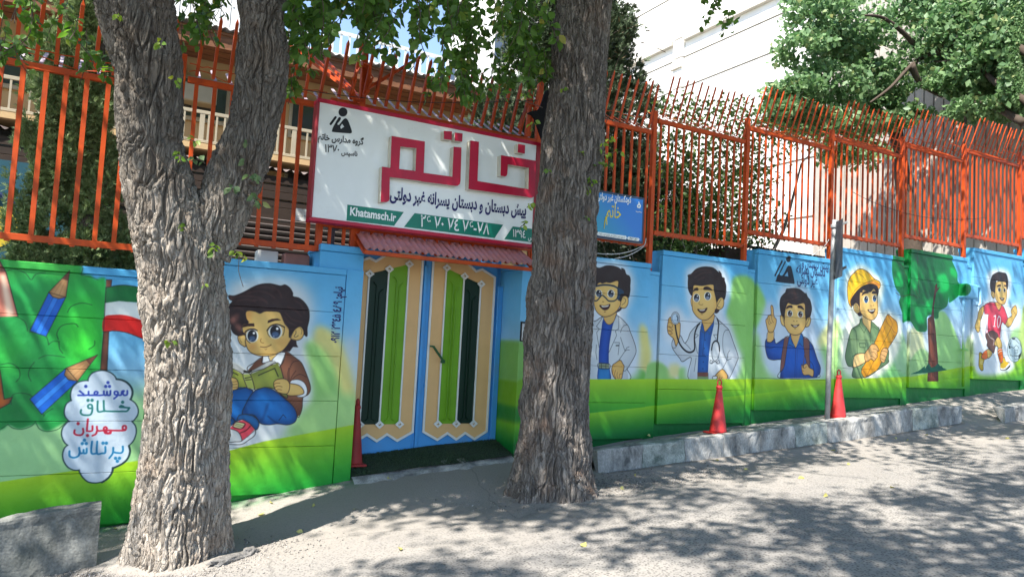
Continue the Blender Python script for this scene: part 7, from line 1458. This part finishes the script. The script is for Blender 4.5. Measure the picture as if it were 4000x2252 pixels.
bn = MB().box(.62, .98, 7.75, 7.8, 5.95, 6.5).build('banner', mat('pale_blue_banner', (.25, .50, .62), .6, .15, 8)); tag(bn, 'small pale blue and white banner hanging under the brown eaves, right of the left fork', 'banner')
cr2 = thing('lean_to', 'dark corrugated lean-to roof end showing above the emblem wall section', 'shed', (8.6, 1.4, 3))
corr('roof_sheet', 7.9, 10.3, .75, 3.28, 1.6, 3.42, .08, .012, M_tin, cr2); MB().box(7.95, 10.3, .8, 1.6, 2.2, 3.22).build('wall', M_dark, cr2)
# ---------------------------------------------------------------- small things on the ground
M_yl = leafmat('fallen_leaf', (.38, .34, .07), (.50, .46, .18), (.30, .18, .07), .2)
rs = np.random.RandomState(9); spots = [(2915, 1835), (2800, 1800), (2480, 1860), (2430, 1910), (3255, 1760), (3315, 1815), (3130, 1870), (3485, 1905), (3225, 1938), (3500, 1712), (3545, 1720), (3620, 1700), (3935, 1715), (1560, 2145), (1170, 2080), (1225, 1978), (1520, 1870), (445, 2065), (905, 2140), (170, 2208), (290, 2205), (2280, 2130), (1020, 2010), (1060, 1965), (580, 2215), (610, 2205), (2535, 1703), (760, 2190), (1385, 1990)]
WHERE = ['in the sunny gutter before the first far cone', 'under the kerb between the two far cones', 'on the grit right of the dark trunk', 'on the shady ground just right of the dark trunk', 'in the gutter below the street pole', 'on the sunny road right of the street pole', 'alone in the middle of the sunny road', 'largest pale one in the right half of the road', 'near the centre of the right hand dapples', 'broad one in the gutter at the far kerb bend', 'small one right beside the broad gutter leaf', 'near the far end of the long kerb', 'close to the pink brick in the kerb gap',
         'in the open road midway between both trunks', 'beyond the shadow edge right of the forked trunk', 'inside the forked trunk\'s long shadow', 'beside the cracked gate sill', 'in the narrow gap between left kerb block and trunk', 'orange brown at the right foot of the forked trunk', 'by the bottom of the left kerb block', 'on the grit left of the forked trunk', 'on the road below the dark trunk', 'at the upper edge of the trunk shadow', 'near the wall foot below the reading boy', 'first of two on the grit below the forked trunk', 'second of two on the grit below the forked trunk', 'on the pavement behind the kerb near its left end', 'on the asphalt below the lump of broken asphalt', 'near the left end of the gate sill']
for i, (x, y) in enumerate(spots):
    p = None
    for t in np.linspace(3, 16, 2600):
        q = CAM+ray(x, y)/FPX*t
        if q[2] < H(q[0], q[1])+(.15 if (x, y) == (2535, 1703) else 0): p = q; break
    if p is None: continue
    a = rs.uniform(0, 6.28); s = rs.uniform(.035, .06); V, F = leaves(np.array([[0, 0, .0]]), np.array([[math.cos(a), math.sin(a), .15]]), np.array([s*1.25]), rs, 'oval', .75)
    o = fastmesh('fallen_leaf', V, F, M_yl); o.location = (p[0], p[1], p[2]+.012); o['group'] = 'yellow leaves fallen on the street'; o['label'] = 'small yellowish fallen leaf '+WHERE[i]; o['category'] = 'leaf'
# grit by the trunks
def pebbles(n, fx, size, m, name, lab, seed):
    rs = np.random.RandomState(seed); X, Y = fx(rs, n); Z = H(X, Y); s = rs.uniform(.3, 1, n)**2*size
    base = np.array([(1, 0, 0), (-.5, .87, 0), (-.5, -.87, 0), (0, 0, .8), (0, 0, -.4)]); f = np.array([(0, 1, 3), (1, 2, 3), (2, 0, 3), (1, 0, 4), (2, 1, 4), (0, 2, 4)])
    a = rs.uniform(0, 6.28, n); ca, sa = np.cos(a), np.sin(a); B = base[None]*(1+.5*rs.randn(n, 5, 1)*.5)
    P = np.stack([B[..., 0]*ca[:, None]-B[..., 1]*sa[:, None], B[..., 0]*sa[:, None]+B[..., 1]*ca[:, None], B[..., 2]], 2)*s[:, None, None]+np.stack([X, Y, Z+.004], 1)[:, None]
    o = fastmesh(name, P.reshape(-1, 3), (f[None]+np.arange(n)[:, None, None]*5).reshape(-1, 3), m); stuff(o, lab, 'gravel'); return o
M_grit = leafmat('grit', (.12, .11, .10), (.34, .31, .28), (.45, .42, .37), 0, .9)
pebbles(8000, lambda r, n: (r.normal(.35, .5, n), r.normal(-1.32, .2, n)), .012, M_grit, 'gravel', 'loose grit and bark crumbs round the foot of the forked trunk', 1)
pebbles(4200, lambda r, n: (r.normal(4.7, .7, n), r.normal(-1.15, .22, n)), .012, M_grit, 'gravel', 'loose dark grit between the dark trunk and the kerb end', 2)
pebbles(5000, lambda r, n: (r.uniform(-1, 13, n), r.uniform(-5.5, -.9, n)), .006, M_grit, 'gravel', 'fine scattered grit over the road surface', 3)
M_rock = mat('asphalt_lump', (.16, .15, .14), .95, .35, 20, bump=.8, bscale=60, fine=.3); M_brick = mat('brick_pink', (.52, .27, .18), .9, .25, 20, bump=.6, bscale=60)
def rock(x, y, sx, sy, sz, a, m, lab, seed, cat='stone'):
    bm = bmesh.new(); bmesh.ops.create_icosphere(bm, subdivisions=3, radius=1); P = np.array([v.co[:] for v in bm.verts]); d = 1+pn(P*1.3+seed)*.5+pn(P*4+seed)*.18; P = P*d[:, None]; P[:, 2] = np.clip(P[:, 2], -.5, .75)
    P = P*np.array([sx, sy, sz]); c, s = math.cos(a), math.sin(a); V = np.stack([P[:, 0]*c-P[:, 1]*s+x, P[:, 0]*s+P[:, 1]*c+y, P[:, 2]+zg(x, y)+sz*.3], 1)
    o = mesh('stone', V, [[v.index for v in f.verts] for f in bm.faces], m); bm.free(); tag(o, lab, cat)
rock(.98, -1.38, .17, .055, .04, .5, M_rock, 'long lump of broken asphalt at the foot of the forked trunk', 3)
rock(1.13, -1.30, .07, .05, .045, .9, M_rock, 'dark crumbly asphalt chunk, right of the long lump by the forked trunk', 8)
rock(11.9, -1.35, .085, .05, .045, .2, M_brick, 'pinkish broken brick lying in the gap between the kerbs', 12)
rock(8.0, -1.15, .07, .03, .015, .2, M_rock, 'flat dark scrap lying in front of the long kerb', 15, 'scrap')
# yard floor behind the wall is part of the ground sheet
for o in list(COL.objects):
    if o.type == 'MESH' and o.parent is None and 'kind' not in o and 'label' not in o: print('UNTAGGED', o.name)
print('objects', len(COL.objects))
